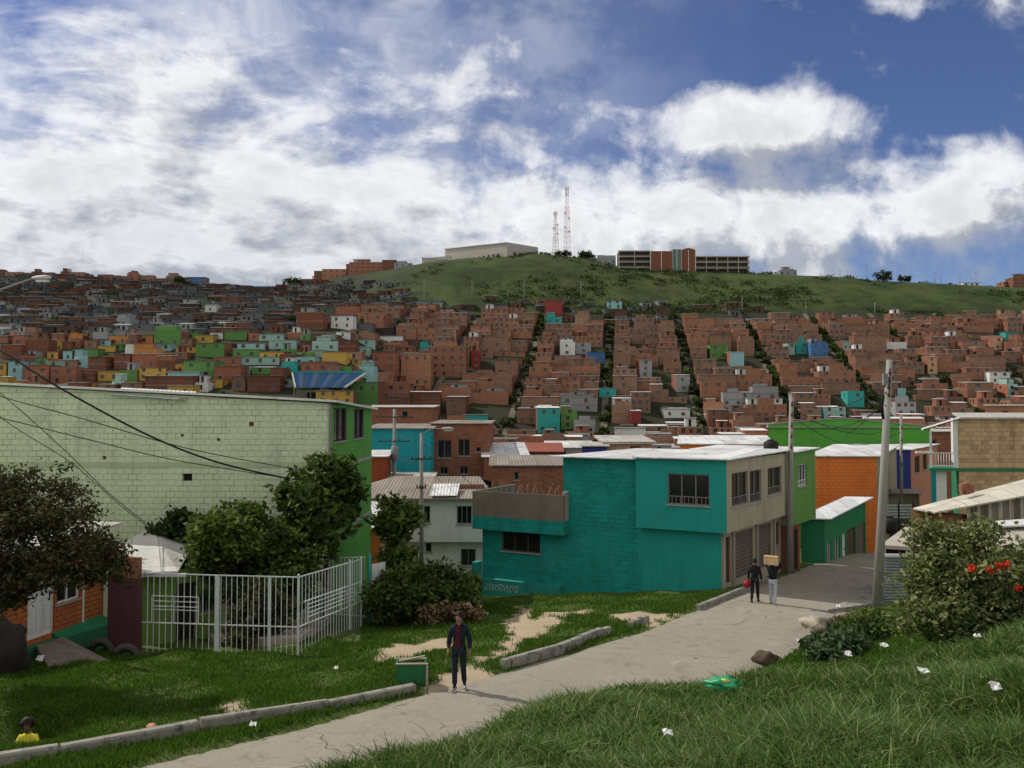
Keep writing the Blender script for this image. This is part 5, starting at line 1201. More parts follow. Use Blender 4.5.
# ---- tin shacks of the far slope
SP = {}
for ci, (c, m) in enumerate(SHM.items()):
    for k in range(3):
        rr = random.Random(ci*10+k); mb = MB(); w_ = rr.uniform(5, 9.5); d = rr.uniform(4, 6); hh = rr.uniform(2.2, 3.1); rise = rr.uniform(.2, .7)
        hole = [(w_*.25, .9, w_*.25+.9, 1.9)] + ([(w_*.6, .0, w_*.6+.9, 1.95)] if k else [])
        mb.wall((-w_/2, 0), (1, 0), w_, -2.5, hh, (0, -1), m, hole, .12)
        for a in hole: mb.face([(-w_/2+a[0], .1, a[1]), (-w_/2+a[2], .1, a[1]), (-w_/2+a[2], .1, a[3]), (-w_/2+a[0], .1, a[3])], m_shade)  # shade inside the openings painted on near-black faces
        mb.wall((w_/2, 0), (0, 1), d, -2.5, hh, (1, 0), m); mb.wall((w_/2, d), (-1, 0), w_, -2.5, hh, (0, 1), m); mb.wall((-w_/2, d), (0, -1), d, -2.5, hh, (-1, 0), m)
        c_ = [Vector((-w_/2-.3, -.35, hh+.01)), Vector((w_/2+.3, -.35, hh+.01)), Vector((w_/2+.3, d+.2, hh+rise)), Vector((-w_/2-.3, d+.2, hh+rise))]; t = Vector((0, 0, .08)); mr = m_hwhite if (k == 2 and ci % 2) else m_hroof
        mb.face([p+t for p in c_], mr); mb.face(c_[::-1], mr)
        for i in range(4): j = (i+1) % 4; mb.face([c_[i], c_[j], c_[j]+t, c_[i]+t], mr)
        o = mb.obj('shack'); SP[c, k] = o.data; bpy.data.objects.remove(o)
sc_list = []
def shack_rows():
    Y = 300.0; ri = 0
    while Y < 592:
        ri += 1; lo, hi_ = (-20, 300) if Y < 345 else (-20, 380)
        x = ray(lo, 300)[0]*Y
        rr = random.Random(int(Y))
        while x < ray(hi_+max(0, 40-(Y-400)*.4), 300)[0]*Y:
            x += rr.uniform(7, 12.5); yy = Y+rr.uniform(-3.5, 3.5); u_, v_ = scr(x, yy, h(x, yy))
            if rr.random() < .12 or yy > np.interp(u_, [0, 230, 330, 450], [594, 594, 520, 430]): continue
            if any(min(u_+8, t[2])-max(u_-8, t[0]) > 3 and abs(yy-t[4]) < 6 for t in TAKEN): continue
            if any(t[0]-6 < u_ < t[2]+6 and t[4]-13 < yy < t[4] for t in TAKEN): continue
            sc_list.append((yy, x, u_, ri))
        Y += 9.0+(Y-320)*.012
    for Y, lo, hi_ in ((390, 560, 740), (397, 380, 745), (404, 560, 735), (410, 390, 740), (418, 300, 720), (425, 400, 560)):      # grey huts under the grass
        ri += 1; x = ray(lo, 300)[0]*Y; rr = random.Random(int(Y)+5)
        while x < ray(hi_, 300)[0]*Y:
            x += rr.uniform(7, 15); yy = Y+rr.uniform(-4, 4); u_, v_ = scr(x, yy, h(x, yy)); s = (u_-558)/1.
            if rr.random() < .22: continue
            sc_list.append((yy, x, u_, ri))
shack_rows(); sc_list.sort()
rest = []; cnt = {}
for i, (Y, x, u_, ri) in enumerate(sc_list):
    rr = random.Random(int(x*10)+ri); c = rr.choices(list(SHM), [4, 2.2, 2.6, 1.5, 2.2, 2.2, .8])[0]; me = SP[c, rr.randrange(3)]; mt = Matrix.Translation((x, Y, h(x, Y)-.2)) @ Matrix.Rotation(rr.uniform(-.3, .3), 4, 'Z')
    if i >= 296 and u_ < 380: rest.append((me, mt)); continue
    k = cnt[c, ri] = cnt.get((c, ri), 0)+1
    o = bpy.data.objects.new('shack', me); COL.objects.link(o); o.matrix_world = mt
    tag(o, f'small {c} shack, {ordw(k)} of that colour in the {ordw(ri)} row of shacks going uphill', 'shack', 'tin shacks on the far slope')
merge('far_shack_housing', rest, 'mass of tiny tin shacks fading towards the top of the far slope', 'housing')
print('shacks', len(sc_list), 'merged', len(rest))
# brick houses along the far skyline and on the shoulder of the hill
def skyline():
    rr = random.Random(11)
    xs = []; x = -6
    while x < 205: w_ = rr.uniform(8, 18); xs.append((x, x+w_)); x += w_*rr.uniform(.72, 1.0)
    for i, (a, b) in enumerate(xs):
        Y = rr.uniform(585, 597); um = (a+b)/2; z = h(ray(um, 280)[0]*Y, Y); st = rr.choice([1, 2, 2, 2, 3]); w_ = (b-a)/F*Y
        blue = 184 < um < 200
        parts = hill_proto(w_, st, 8, 'flat' if rr.random() < .5 else 'sheet', [int(w_/4)]*st, HPM['blue'] if blue else m_hb3 if i % 3 else m_hb, m_hb3, 700+i, False)
        inst('painted_house' if blue else 'brick_house', f'{"blue" if blue else "raw brick"} house on the far skyline, {ordw(i+1)} along the ridge', 'house', parts, (ray(um, 280)[0]*Y, Y, z-.5), 0, 'houses on the far ridge')
    lst = [(314, 270, 322, 285, 1, m_hb), (322, 268, 346, 282, 2, m_hb2), (346, 263, 362, 279, 3, m_hb2), (349, 261, 382, 274, 2, m_hb), (382, 259, 396, 268, 1, m_hb), (394, 262, 412, 269, 1, HPM['grey']), (290, 279, 312, 290, 1, HPM['grey']), (300, 284, 326, 292, 1, m_hb)]
    lst += [(1004, 281, 1016, 288, 1, m_hb), (1013, 276, 1032, 288, 2, m_hb), (963, 283, 980, 288, 1, HPM['white']), (780, 269, 797, 274, 1, HPM['grey']), (580, 256, 596, 263, 1, HPM['grey']), (596, 257, 616, 265, 1, HPM['grey'])]
    for i, (x0, y0, x1, y1, st, m) in enumerate(lst):
        um = (x0+x1)/2; Y = float(np.interp(um, [0, 230, 330, 450, 1100], [600, 600, 560, 520, 500]))-rr.uniform(4, 14); X = ray(um, 280)[0]*Y; z = h(X, Y); w_ = (x1-x0)/F*Y; ht = (410-y0)/F*Y-z
        ht = min(max(ht, 2.4), 10); st = max(1, round(ht/2.7))
        parts = hill_proto(w_, st, 8, 'flat' if i % 2 else 'sheet', [max(1, int(w_/3.2))]*st, m, m, 800+i, False, sh=ht/st)
        tone = 'raw brick' if m in (m_hb, m_hb2) else 'pale grey'
        side = 'on the shoulder left of the grassy hilltop' if um < 450 else 'on the ridge beside the masts and school' if um < 700 else 'at the low right end of the grassy ridge'
        inst('brick_house' if tone != 'pale grey' else 'painted_house', uniq(lambda k: f'{tone} house {side}' + ('' if k == 1 else f', {ordw(k)} of these'), 0), 'house', parts, (X, Y, z-.3), .0, 'houses on the far ridge')
skyline()

# ------------------------------------------------------------------ school, warehouse and masts on the hill top
m_schoolbrick = block('school_brick', (.16, .06, .035), (.19, .075, .045), (.12, .08, .06), .4, .25, .015, var=.15)
m_hall = mat('hall_wall', (.36, .34, .29), .85, .12, .3)
def school():
    Y = 487; xa, xm, xb = P3(619, 260, Y).x, P3(695, 260, Y).x, P3(749, 260, Y).x; z0 = ZZ(271, Y)-1
    r = thing('school_building', 'long three-storey school with open galleries and red brick stair block on the hilltop', 'school', ((xa+xb)/2, Y, z0))
    def wing(x0, x1, zt, zb, floors, bays):
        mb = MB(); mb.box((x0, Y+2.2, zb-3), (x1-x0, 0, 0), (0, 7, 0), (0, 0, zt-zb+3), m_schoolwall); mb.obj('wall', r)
        fh = (zt-zb)/floors
        for k in range(floors+1):
            z = zb+fh*k; mb = MB(); mb.box((x0-.3, Y-.3, z-.28), (x1-x0+.6, 0, 0), (0, 2.45, 0), (0, 0, .34 if k < floors else .6), m_hall); mb.obj('floor_slab' if k < floors else 'roof', r)
            if k < floors:
                mb = MB(); mb.box((x0, Y-.1, z+.142), (x1-x0, 0, 0), (0, .12, 0), (0, 0, .75), m_schoolrail); mb.obj('railing', r)
        for k in range(bays+1):
            x = x0+(x1-x0)*k/bays; mb = MB(); mb.box((x-.15, Y-.38, zb-3), (.3, 0, 0), (0, .45, 0), (0, 0, zt-zb+3), m_hall); mb.obj('column', r)
    zt = ZZ(251, Y); zt2 = ZZ(256.5, Y)
    wing(xa, P3(650, 260, Y).x, zt, ZZ(267.5, Y), 3, 2); wing(P3(695.5, 260, Y).x, xb, zt2, ZZ(268, Y), 2, 5)
    for x0, x1, yt, m, nm in ((650.3, 672, 251.3, m_schoolbrick, 'brick_block'), (672.2, 681, 249.5, m_green_dk, 'stair_tower'), (681.2, 695.2, 250.2, m_schoolbrick, 'brick_block')):
        a, b = P3(x0, 260, Y).x, P3(x1, 260, Y).x; z = ZZ(yt, Y); mb = MB(); mb.box((a, Y-.8, z0-3), (b-a, 0, 0), (0, 10, 0), (0, 0, z-z0+3), m)
        if x0 > 681:
            n = 8; pts = [(a+(b-a)*k/n, Y-.8, z+1.1*math.sin(math.pi*k/n)) for k in range(n+1)]
            mb.face(pts[::-1], m); 
            for k in range(n): mb.face([pts[k], pts[k+1], Vector(pts[k+1])+Vector((0, 10, 0)), Vector(pts[k])+Vector((0, 10, 0))], m_whitewash)
        o = mb.obj(nm, r)
        mb = MB()
        for f in (.0, .5, 1): x = a+(b-a)*f; mb.box((x-.16, Y-.95, z0-2), (.32, 0, 0), (0, .14, 0), (0, 0, z-z0+1.9), m_whitewash)
        mb.obj('pilaster', o)
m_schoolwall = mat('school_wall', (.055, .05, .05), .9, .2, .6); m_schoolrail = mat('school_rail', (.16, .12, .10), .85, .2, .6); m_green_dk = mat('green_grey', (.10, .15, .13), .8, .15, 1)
school()
def warehouse():
    Y = 500; r = thing('warehouse', 'pale grey hilltop hall with shallow gable roof and lower lean-to', 'hall', (P3(480, 255, Y).x, Y, 88))
    a = P3(445, 260, Y+30); c = P3(507, 262, Y-4); e = P3(538, 262, Y+18); zb = ZZ(262, Y)-4; zA, zC, zE = ZZ(249.5, Y+30), ZZ(243, Y-4), ZZ(248, Y+18)
    mb = MB(); T = lambda p, z: Vector((p.x, p.y, z))
    mb.face([T(a, zb), T(c, zb), T(c, zC), T(a, zA)], m_hall); mb.obj('long_wall', r)
    mb = MB(); mb.face([T(c, zb), T(e, zb), T(e, zE), T(c, zC)], m_hall2); mb.obj('gable_wall', r)
    bk = a+(e-c); mb = MB(); mb.face([T(e, zb), T(bk, zb), T(bk, zA), T(e, zE)], m_hall); mb.face([T(bk, zb), T(a, zb), T(a, zA), T(bk, zA)], m_hall); mb.obj('back_wall', r)
    d = (c-a); n = Vector((d.y, -d.x, 0)).normalized(); mb = MB()
    up = Vector((0, 0, .5)); q_ = [T(a, zA+.02)+n*.5, T(c, zC+.02)+n*.5, T(e, zE+.02), T(bk, zA+.02)]; mb.face([p+up for p in q_], m_hroofm); mb.face(q_[::-1], m_hroofm)
    for i in range(4): j = (i+1) % 4; mb.face([q_[i], q_[j], q_[j]+up, q_[i]+up], m_hroofm)
    mb.obj('roof', r)
    for k in range(7):
        p = a+d*(.4+k*.075); mb = MB(); mb.box(T(p, ZZ(258, Y))+n*.02, d*.035, n*.1, (0, 0, 3.0), m_glass); mb.obj('window', r)
    for k in range(4):
        p = c+(e-c)*(.2+k*.18); dd = (e-c); n2 = Vector((dd.y, -dd.x, 0)).normalized(); mb = MB(); mb.box(T(p, ZZ(255, Y))+n2*.02, dd*.08, n2*.1, (0, 0, 2), m_glass); mb.obj('window', r)
    x0, x1 = P3(422, 260, Y+22), P3(452, 262, Y+14); mb = MB(); mb.wall(x0, (x1-x0).normalized()[:2], (x1-x0).length, 80, ZZ(257, Y+18), perp((x1-x0).normalized()), m_hall); mb.box((x0.x-.3, x0.y-.3, ZZ(257, Y+18)+.01), x1-x0, (0, 10, 0), (0, 0, .4), m_hroofm); mb.obj('lean_to', r)
m_hall2 = mat('hall_gable', (.33, .31, .28), .85, .12, .3); m_hroofm = mat('hall_roof', (.40, .40, .38), .7, .1, .3)
warehouse()
m_mred = mat('mast_red', (.42, .09, .07), .6, .1, 1); m_mwhite = mat('mast_white', (.62, .60, .58), .6, .1, 1)
def mast(label, x, ytop, ybase, Y, wb, wt, ants):
    X = P3(x, 250, Y).x; z0 = h(X, Y)-.5; z1 = ZZ(ytop, Y); r = thing('lattice_mast', label, 'mast', (X, Y, z0), group='masts on the hilltop'); n = 14
    leg = lambda k, f: Vector((X+(wb+(wt-wb)*f)*.5*(1, -1, 0)[k], Y+(wb+(wt-wb)*f)*.5*(-.6, -.6, .9)[k], z0+(z1-z0)*f))
    for s in range(7):
        mb = MB(); m = (m_mred, m_mwhite)[s % 2]
        for q_ in range(2):
            i = s*2+q_; f0, f1 = i/n, (i+1)/n
            for k in range(3):
                mb.bar(leg(k, f0), leg(k, f1), .15, .15, m); k2 = (k+1) % 3; mb.bar(leg(k, f0), leg(k2, f1), .07, .07, m); mb.bar(leg(k2, f0), leg(k, f1), .07, .07, m); mb.bar(leg(k, f1), leg(k2, f1), .07, .07, m)
        mb.obj('mast_section', r)
    for f, kind in ants:
        c = leg(2, f); mb = MB()
        if kind == 'panel':
            for a in (0, 2.1, 4.2): o = Vector((X+1.3*math.sin(a), Y+1.3*math.cos(a), z0+(z1-z0)*f)); mb.box(o-Vector((.18, .1, 1.0)), (.36, 0, 0), (0, .2, 0), (0, 0, 2.1), m_mwhite); mb.bar(o, Vector((X, Y, o.z)), .08, .08, m_mwhite)
            mb.obj('panel_antenna', r)
        else:
            o = Vector((X-1.2 if kind == 'l' else X+1.2, Y-.6, z0+(z1-z0)*f)); mb.tube([o, o+Vector((0, -.3, 0)), o+Vector((0, -.5, 0))], [.35, .75, .78], m_mwhite, 12); mb.bar(o, Vector((X, Y, o.z)), .1, .1, m_mwhite); mb.obj('dish', r)
    mb = MB(); mb.tube([(X, Y, z1), (X, Y, z1+2.4)], .07, m_mwhite, 5); mb.obj('lightning_rod', r)
mast('taller red and white lattice mast with antennas on the hilltop', 567, 187, 252, 512, 4.6, 1.7, [(.97, 'panel'), (.9, 'panel'), (.62, 'l'), (.55, 'r'), (.42, 'l'), (.36, 'r')])
mast('shorter red and white lattice mast beside the taller one', 555.5, 212, 252, 514, 4.2, 1.3, [(.96, 'panel'), (.7, 'r'), (.62, 'l'), (.5, 'r')])
def small_pole(name, label, x, ybase, ytop, Y0=None, r_=.16, arm=0, group='wooden poles on the hillside'):
    p = G(x, ybase, 75) if Y0 is None else Vector((P3(x, ybase, Y0).x, Y0, h(P3(x, ybase, Y0).x, Y0))); zt = ZZ(ytop, p.y); t = thing(name, label, 'pole', p, group=group); mb = MB(); mb.tube([p-Vector((0, 0, .5)), Vector((p.x, p.y, zt))], [r_, r_*.7], m_pole, 6); mb.obj('shaft', t)
    if arm: mb = MB(); mb.bar((p.x-arm, p.y, zt-.5), (p.x+arm, p.y, zt-.5), .16, .16, m_dark); mb.obj('crossarm', t)
for i, (x, yb, yt, arm) in enumerate([(424, 302, 279, 0), (472, 301, 280, 0), (524, 300, 281, 0), (581, 301, 282, 0), (742, 313, 297, 0), (806, 313, 302, 0), (840, 278, 269, .8), (848, 278, 268, 0), (867, 279, 264, .8), (905, 281, 265, 0), (935, 283, 272, .8), (941, 283, 273, 0), (960, 284, 271, .0), (976, 286, 272, 1.2), (267, 291, 274, 0), (276, 291, 278, 0), (875, 318, 302, 0), (660, 357, 333, 0), (455, 355, 330, 0)]):
    onr = yb < 295
    small_pole('utility_pole', f'thin utility pole on the {"ridge against the sky" if onr else "slope below the grass"}, {ordw(i+1-(6 if onr else 0))+" from the left"}' if not onr else f'thin utility pole standing against the sky, {ordw([840,848,867,905,935,941,960,976,267,276].index(x)+1)} counted', x, yb, yt, Y0=None if not onr else float(np.interp(x, [0, 230, 330, 450, 1100], [600, 600, 560, 520, 500]))-8, arm=arm)
# blue canopy of the sports court
def canopy():
    Y = 236; a, b = P3(283, 375, Y), P3(354, 375, Y); z = ZZ(391, Y); r = thing('sports_canopy', 'wide blue sheet canopy on steel trusses among the painted houses', 'canopy', ((a.x+b.x)/2, Y, h((a.x+b.x)/2, Y))); W_ = b.x-a.x; zt = ZZ(373, Y+13)
    mb = MB(); A = [(a.x+W_*.18, Y, z+1), (b.x-W_*.12, Y, z+1), (b.x+1, Y+14, zt), (a.x-1, Y+14, zt)]
    nn = 14
    for k in range(nn):
        f0, f1 = k/nn, (k+1)/nn; L = lambda f: (Vector(A[0]).lerp(Vector(A[1]), f), Vector(A[3]).lerp(Vector(A[2]), f)); (p0, p3), (p1, p2) = L(f0), L(f1)
        mb.face([p0, p1, p2, p3], (m_canb, m_canw, m_cant)[k % 3])
    mb.obj('roof', r); mb = MB(); mb.bar(Vector(A[0])-Vector((0, .3, 0)), Vector(A[3])-Vector((0, .3, 0)), .4, .4, m_hall); mb.bar(Vector(A[1])-Vector((0, .3, 0)), Vector(A[2])-Vector((0, .3, 0)), .4, .4, m_hall); mb.bar(Vector(A[3])+Vector((0, 0, .3)), Vector(A[2])+Vector((0, 0, .3)), .3, .5, m_turq); mb.obj('truss', r)
    mb = MB()
    for k in range(4): x = a.x+W_*(.15+.23*k); mb.tube([(x, Y+1, h(x, Y)-1), (x, Y+1, z+1.2)], .2, m_hslab, 6)
    mb.obj('post', r)
m_canb = mat('canopy_blue', (.02, .05, .13), .9, .1, 1, spec=0); m_canw = mat('canopy_grey', (.05, .075, .11), .9, .1, 1, spec=0); m_cant = mat('canopy_slate', (.03, .055, .09), .9, .1, 1, spec=0)
canopy()

# ------------------------------------------------------------------ vegetation
def cards(c, size, rng, el=1.7, up=.35, var=.4):
    """leaf-sized diamond faces at the points c"""
    n = len(c); nr = rng.normal(size=(n, 3)); nr[:, 2] = np.abs(nr[:, 2])+up; nr /= np.linalg.norm(nr, axis=1)[:, None]
    t = rng.normal(size=(n, 3)); t[:, 2] -= .3; t -= nr*(t*nr).sum(1)[:, None]; t /= np.linalg.norm(t, axis=1)[:, None]; b = np.cross(nr, t)
    s = size*(1+var*rng.uniform(-1, 1, n))[:, None]
    return np.stack([c-t*s*el/2, c+b*s/2-nr*s*.12, c+t*s*el/2, c-b*s/2-nr*s*.12], 1).reshape(-1, 3)
def crown_points(lobes, n, rng, clump=.28, per=38):
    """clumped points spread through ellipsoid lobes, thicker towards the outside, with gaps between clumps"""
    L = np.array(lobes, float); vol = (L[:, 3]*L[:, 4]*L[:, 5])**.67; k = max(6, n//per); idx = rng.choice(len(L), k, p=vol/vol.sum())
    d = rng.normal(size=(k, 3)); d /= np.linalg.norm(d, axis=1)[:, None]; rad = rng.uniform(.3, 1.0, k)**.55*np.where(rng.uniform(0, 1, k) < .14, rng.uniform(1.05, 1.28, k), 1)
    cc = L[idx, :3]+d*L[idx, 3:6]*rad[:, None]; cs = clump*rng.uniform(.6, 1.3, k)
    j = rng.choice(k, n, p=cs/cs.sum()); off = rng.normal(size=(n, 3))*cs[j][:, None]*np.array([1, 1, .7])
    return cc[j]+off, cc
def plant(name, label, cat, base, lobes, n, size, lm, seed, trunk=None, limbs=7, tr=.09, clump=.28, el=1.7, group=None, per=38):
    rng = np.random.default_rng(seed); r = thing(name, label, cat, base, group=group); p, cc = crown_points(lobes, n, rng, clump, per)
    v_ = cards(p, size, rng, el)-np.array(base); me = np_mesh('crown', v_, 4, [lm]); o = bpy.data.objects.new('crown', me); COL.objects.link(o); o.parent = r
    mb = MB(); rr = random.Random(seed); b = Vector(base); L = np.array(lobes); top = Vector(L[:, :3].mean(0))
    if trunk: pts = [Vector(q_) for q_ in trunk]
    else: pts = [b-Vector((0, 0, .2)), b.lerp(top, .35)]
    k = len(pts); mb.tube(pts, [tr*(1-.45*i/max(1, k-1)) for i in range(k)], m_bark, 8)
    for i in rng.choice(len(cc), min(limbs, len(cc)), replace=False):
        e_ = Vector(cc[i]); s = pts[-1].lerp(pts[-2], rr.uniform(0, .4)); m_ = s.lerp(e_, .5)+Vector((rr.uniform(-.15, .15), rr.uniform(-.15, .15), .12)); mb.tube([s, m_, e_], [tr*.5, tr*.3, tr*.1], m_bark, 5)
    mb.obj('trunk', r); return r
l_dark = leaf('leaf_dark', (.020, .030, .012), (.065, .080, .026), .25)
l_mid2 = leaf('leaf_garden', (.020, .040, .010), (.10, .15, .036), .3)
l_plum = leaf('leaf_plum', (.024, .025, .013), (.085, .085, .034), .2)
l_mid = leaf('leaf_mid', (.035, .065, .012), (.15, .19, .045), .3)  # yellowed to paint sun on the tree top; also light green plants
l_olive = leaf('leaf_olive', (.06, .085, .025), (.24, .26, .12), .35)
l_dry = leaf('leaf_dry', (.09, .045, .028), (.22, .17, .09), .2)
l_blue = leaf('leaf_bluegreen', (.024, .05, .02), (.085, .125, .06), .15)
l_hill = leaf('leaf_hill', (.022, .034, .012), (.06, .085, .025), .15)
l_red = leaf('petal_red', (.42, .02, .01), (.62, .06, .02), .2)
l_white = leaf('petal_white', (.5, .5, .42), (.7, .7, .62), .2)
def lobe(x, y, Y, rx, rz, ry=None):
    p = P3(x, y, Y); k = Y/F; return (p.x, p.y, p.z, rx*k, (ry or (rx+rz)/2)*k, rz*k)
b0 = G(4, 664); b0 = P3(-14, 648, 20.6); b0.z = h(b0.x, b0.y)
plant('shade_tree', 'dark plum-green spreading tree overhanging the orange brick porch house', 'tree', b0, [lobe(20, 548, 19.6, 62, 46), lobe(70, 550, 19.2, 46, 36), lobe(40, 508, 19.6, 52, 36), lobe(-25, 530, 20, 60, 60), lobe(92, 562, 19.4, 34, 20), lobe(-4, 586, 19.8, 40, 24), lobe(20, 482, 19.8, 24, 14), lobe(115, 548, 19.4, 14, 16)], 24000, .055, l_plum, 1,
      trunk=[b0-Vector((0, 0, .3)), b0+Vector((-.05, 0, .9)), b0+Vector((.1, 0, 1.9))], limbs=26, tr=.12, clump=.15, per=42, el=2.1)
bp = P3(235, 640, 30); bp.z = h(bp.x, bp.y)
plant('garden_tree', 'broad dark green tree with pale sunlit top behind the white fence', 'tree', bp, [lobe(230, 530, 30, 34, 26), lobe(262, 548, 30.5, 42, 34), lobe(215, 555, 29.5, 26, 26), lobe(295, 560, 30, 26, 30), lobe(250, 580, 29.6, 55, 22), lobe(240, 515, 30.2, 28, 12), lobe(300, 590, 29, 26, 22)], 13000, .12, l_mid2, 2, limbs=30, tr=.12, clump=.2, per=55)
rngw = np.random.default_rng(5)
plant('sunlit_tree_top', 'flowering sunlit tree top painted in lighter leaves beside the pale sheet roof', 'shrub', P3(222, 600, 28.8), [lobe(222, 528, 28.8, 30, 16), lobe(205, 548, 28.6, 14, 14), lobe(240, 545, 28.8, 24, 12)], 3200, .12, l_mid, 3, trunk=[P3(228, 640, 28.8), P3(224, 560, 28.8)], limbs=12, tr=.06, clump=.16)  # broad tree's lit top: sunlight put into a yellower leaf colour
bp = P3(322, 600, 32); bp.z = h(bp.x, bp.y)
plant('leafy_tree', 'tall loose tree with big hanging leaves before the bright green wall', 'tree', bp, [lobe(322, 480, 32, 30, 20), lobe(300, 500, 31.5, 24, 22), lobe(342, 492, 32.4, 18, 18), lobe(318, 525, 31.5, 28, 30), lobe(296, 540, 31, 18, 26), lobe(335, 470, 32, 16, 12), lobe(345, 512, 32.3, 10, 10)], 5200, .17, l_mid2, 4, trunk=[bp-Vector((0, 0, .3)), P3(326, 560, 32), P3(322, 515, 32)], limbs=26, tr=.11, clump=.2, el=2.3, per=34)
bp = P3(394, 600, 35); bp.z = h(bp.x, bp.y)
plant('slim_tree', 'slim young tree with pale leafy head before the whitewashed house', 'tree', bp, [lobe(396, 512, 35, 16, 13), lobe(388, 522, 35, 11, 12), lobe(408, 520, 35.2, 10, 14), lobe(396, 540, 35, 11, 16), lobe(400, 560, 34.6, 18, 14)], 2600, .17, l_mid, 6, trunk=[bp-Vector((0, 0, .3)), P3(395, 560, 35), P3(396, 525, 35)], limbs=12, tr=.07, clump=.2, el=2.1, per=24)
bp = P3(415, 625, 31); bp.z = h(bp.x, bp.y)
plant('dark_bush', 'dense dark rounded bush at the left end of the turquoise plinth', 'bush', bp, [lobe(415, 592, 31, 40, 24), lobe(390, 600, 30.5, 26, 22), lobe(445, 590, 32, 26, 18), lobe(400, 578, 31.5, 24, 14), lobe(430, 575, 32, 22, 10)], 9000, .11, l_mid2, 7, limbs=18, tr=.08, clump=.17, per=45)
bp = P3(460, 620, 33); bp.z = h(bp.x, bp.y)
plant('light_bush', 'lighter green weedy bush growing against the turquoise plinth', 'bush', bp, [lobe(466, 588, 34, 14, 12), lobe(456, 600, 33, 16, 12)], 1800, .13, l_mid, 8, limbs=6, tr=.03, clump=.16)
bp = G(452, 622)
plant('dry_bush', 'low dry reddish bush on the grass behind the walking man', 'bush', bp, [(bp.x+dx, bp.y, bp.z+.3, .5, .4, .24) for dx in (-.55, 0, .5)], 1500, .10, l_dry, 9, limbs=14, tr=.03, clump=.12)
bp = P3(182, 560, 33.2)
plant('wall_shrub', 'small dark shrub growing against the pale green block wall', 'shrub', bp, [lobe(182, 520, 33.2, 16, 14), lobe(168, 530, 33.2, 14, 10), lobe(192, 530, 33, 10, 12)], 2000, .14, l_dark, 10, limbs=10, tr=.05, clump=.16)
bp = G(255, 652); bp = P3(252, 640, 26.6); bp.z = h(bp.x, bp.y)
plant('yard_bush', 'reddish-tinged dark bush inside the white bar fence', 'bush', bp, [lobe(250, 620, 26.8, 22, 24), lobe(268, 610, 27, 18, 22), lobe(240, 640, 26.6, 14, 12)], 2200, .13, l_plum, 12, limbs=10, tr=.04, clump=.16)
# flowering bush on the bank
bp = P3(960, 620, 16.6); bp.z = h(bp.x, bp.y)
plant('flowering_bush', 'large olive green bush with red blossoms on top of the grassy bank', 'bush', bp, [lobe(955, 565, 17, 46, 36), lobe(926, 588, 16.8, 22, 30), lobe(985, 580, 16.4, 36, 32), lobe(940, 545, 17.2, 26, 18), lobe(975, 548, 17.2, 28, 16), lobe(1015, 585, 16.2, 26, 34), lobe(1030, 560, 16.6, 20, 20), lobe(928, 612, 16.4, 26, 18), lobe(962, 608, 16.2, 30, 20), lobe(998, 606, 16, 26, 20), lobe(1030, 610, 15.8, 24, 22), lobe(930, 532, 17, 18, 14), lobe(985, 532, 17, 20, 10), lobe(905, 616, 16.8, 16, 14), lobe(935, 626, 16.4, 26, 14), lobe(968, 630, 16.2, 28, 14), lobe(1000, 624, 16, 28, 16), lobe(1030, 626, 15.8, 24, 16)], 19000, .062, l_olive, 13, limbs=46, tr=.07, clump=.13, el=1.9, per=26)
def flowers(label, spots, m, size, seed, name='red_flower'):
    rng = np.random.default_rng(seed)
    for i, (x, y, Y, n, s) in enumerate(spots):
        p = P3(x, y, Y); r = thing(name, label[i], 'flower', p, group='blossoms in the bushes'); c = np.clip(rng.normal(size=(n, 3)), -1.4, 1.4)*s
        me = np_mesh('petals', cards(c, size, rng, 1.2), 4, [m]); o = bpy.data.objects.new('petals', me); COL.objects.link(o); o.parent = r
        mb = MB(); mb.tube([p-Vector((0, -.05, .35)), p], [.012, .008], m_bark, 4); mb.obj('stem', r)
flowers(['single round red blossom in the olive bush', 'red blossom at the start of the long cluster', 'middle red blossom of the long cluster', 'outermost red blossom of the long cluster', 'low red blossom near the picture edge of the bush'], [(972, 568, 15.7, 44, .042), (990, 570, 15.6, 34, .035), (999, 566, 15.6, 40, .04), (1007, 564, 15.6, 30, .032), (1019, 588, 15.4, 30, .035)], l_red, .05, 21)
def rosette(name, label, p, n, ln, wd, m, seed, up=.6, group=None):
    rr = random.Random(seed); r = thing(name, label, 'plant', p, group=group); mb = MB()
    for k in range(n):
        a = k*2.4+rr.uniform(-.3, .3); el = rr.uniform(up-.35, up+.5); d = Vector((math.cos(a), math.sin(a), 0)); s = Vector((-d.y, d.x, 0)); L = ln*rr.uniform(.6, 1.1)
        pts = []
        for t in (0, .35, .7, 1): pts.append(Vector(p)+d*L*t*math.cos(el*(1-t*.6))+Vector((0, 0, L*(t*math.sin(el)-.45*t*t))))
        ws = (wd*.5, wd, wd*.75, .01)
        for i in range(3): mb.face([pts[i]-s*ws[i]/2, pts[i]+s*ws[i]/2, pts[i+1]+s*ws[i+1]/2, pts[i+1]-s*ws[i+1]/2], m)
    mb.obj('leaves', r)
    mb = MB(); mb.tube([Vector(p)-Vector((0, 0, .1)), Vector(p)+Vector((0, 0, .12))], [.05, .03], m_bark, 6); mb.obj('stem', r)
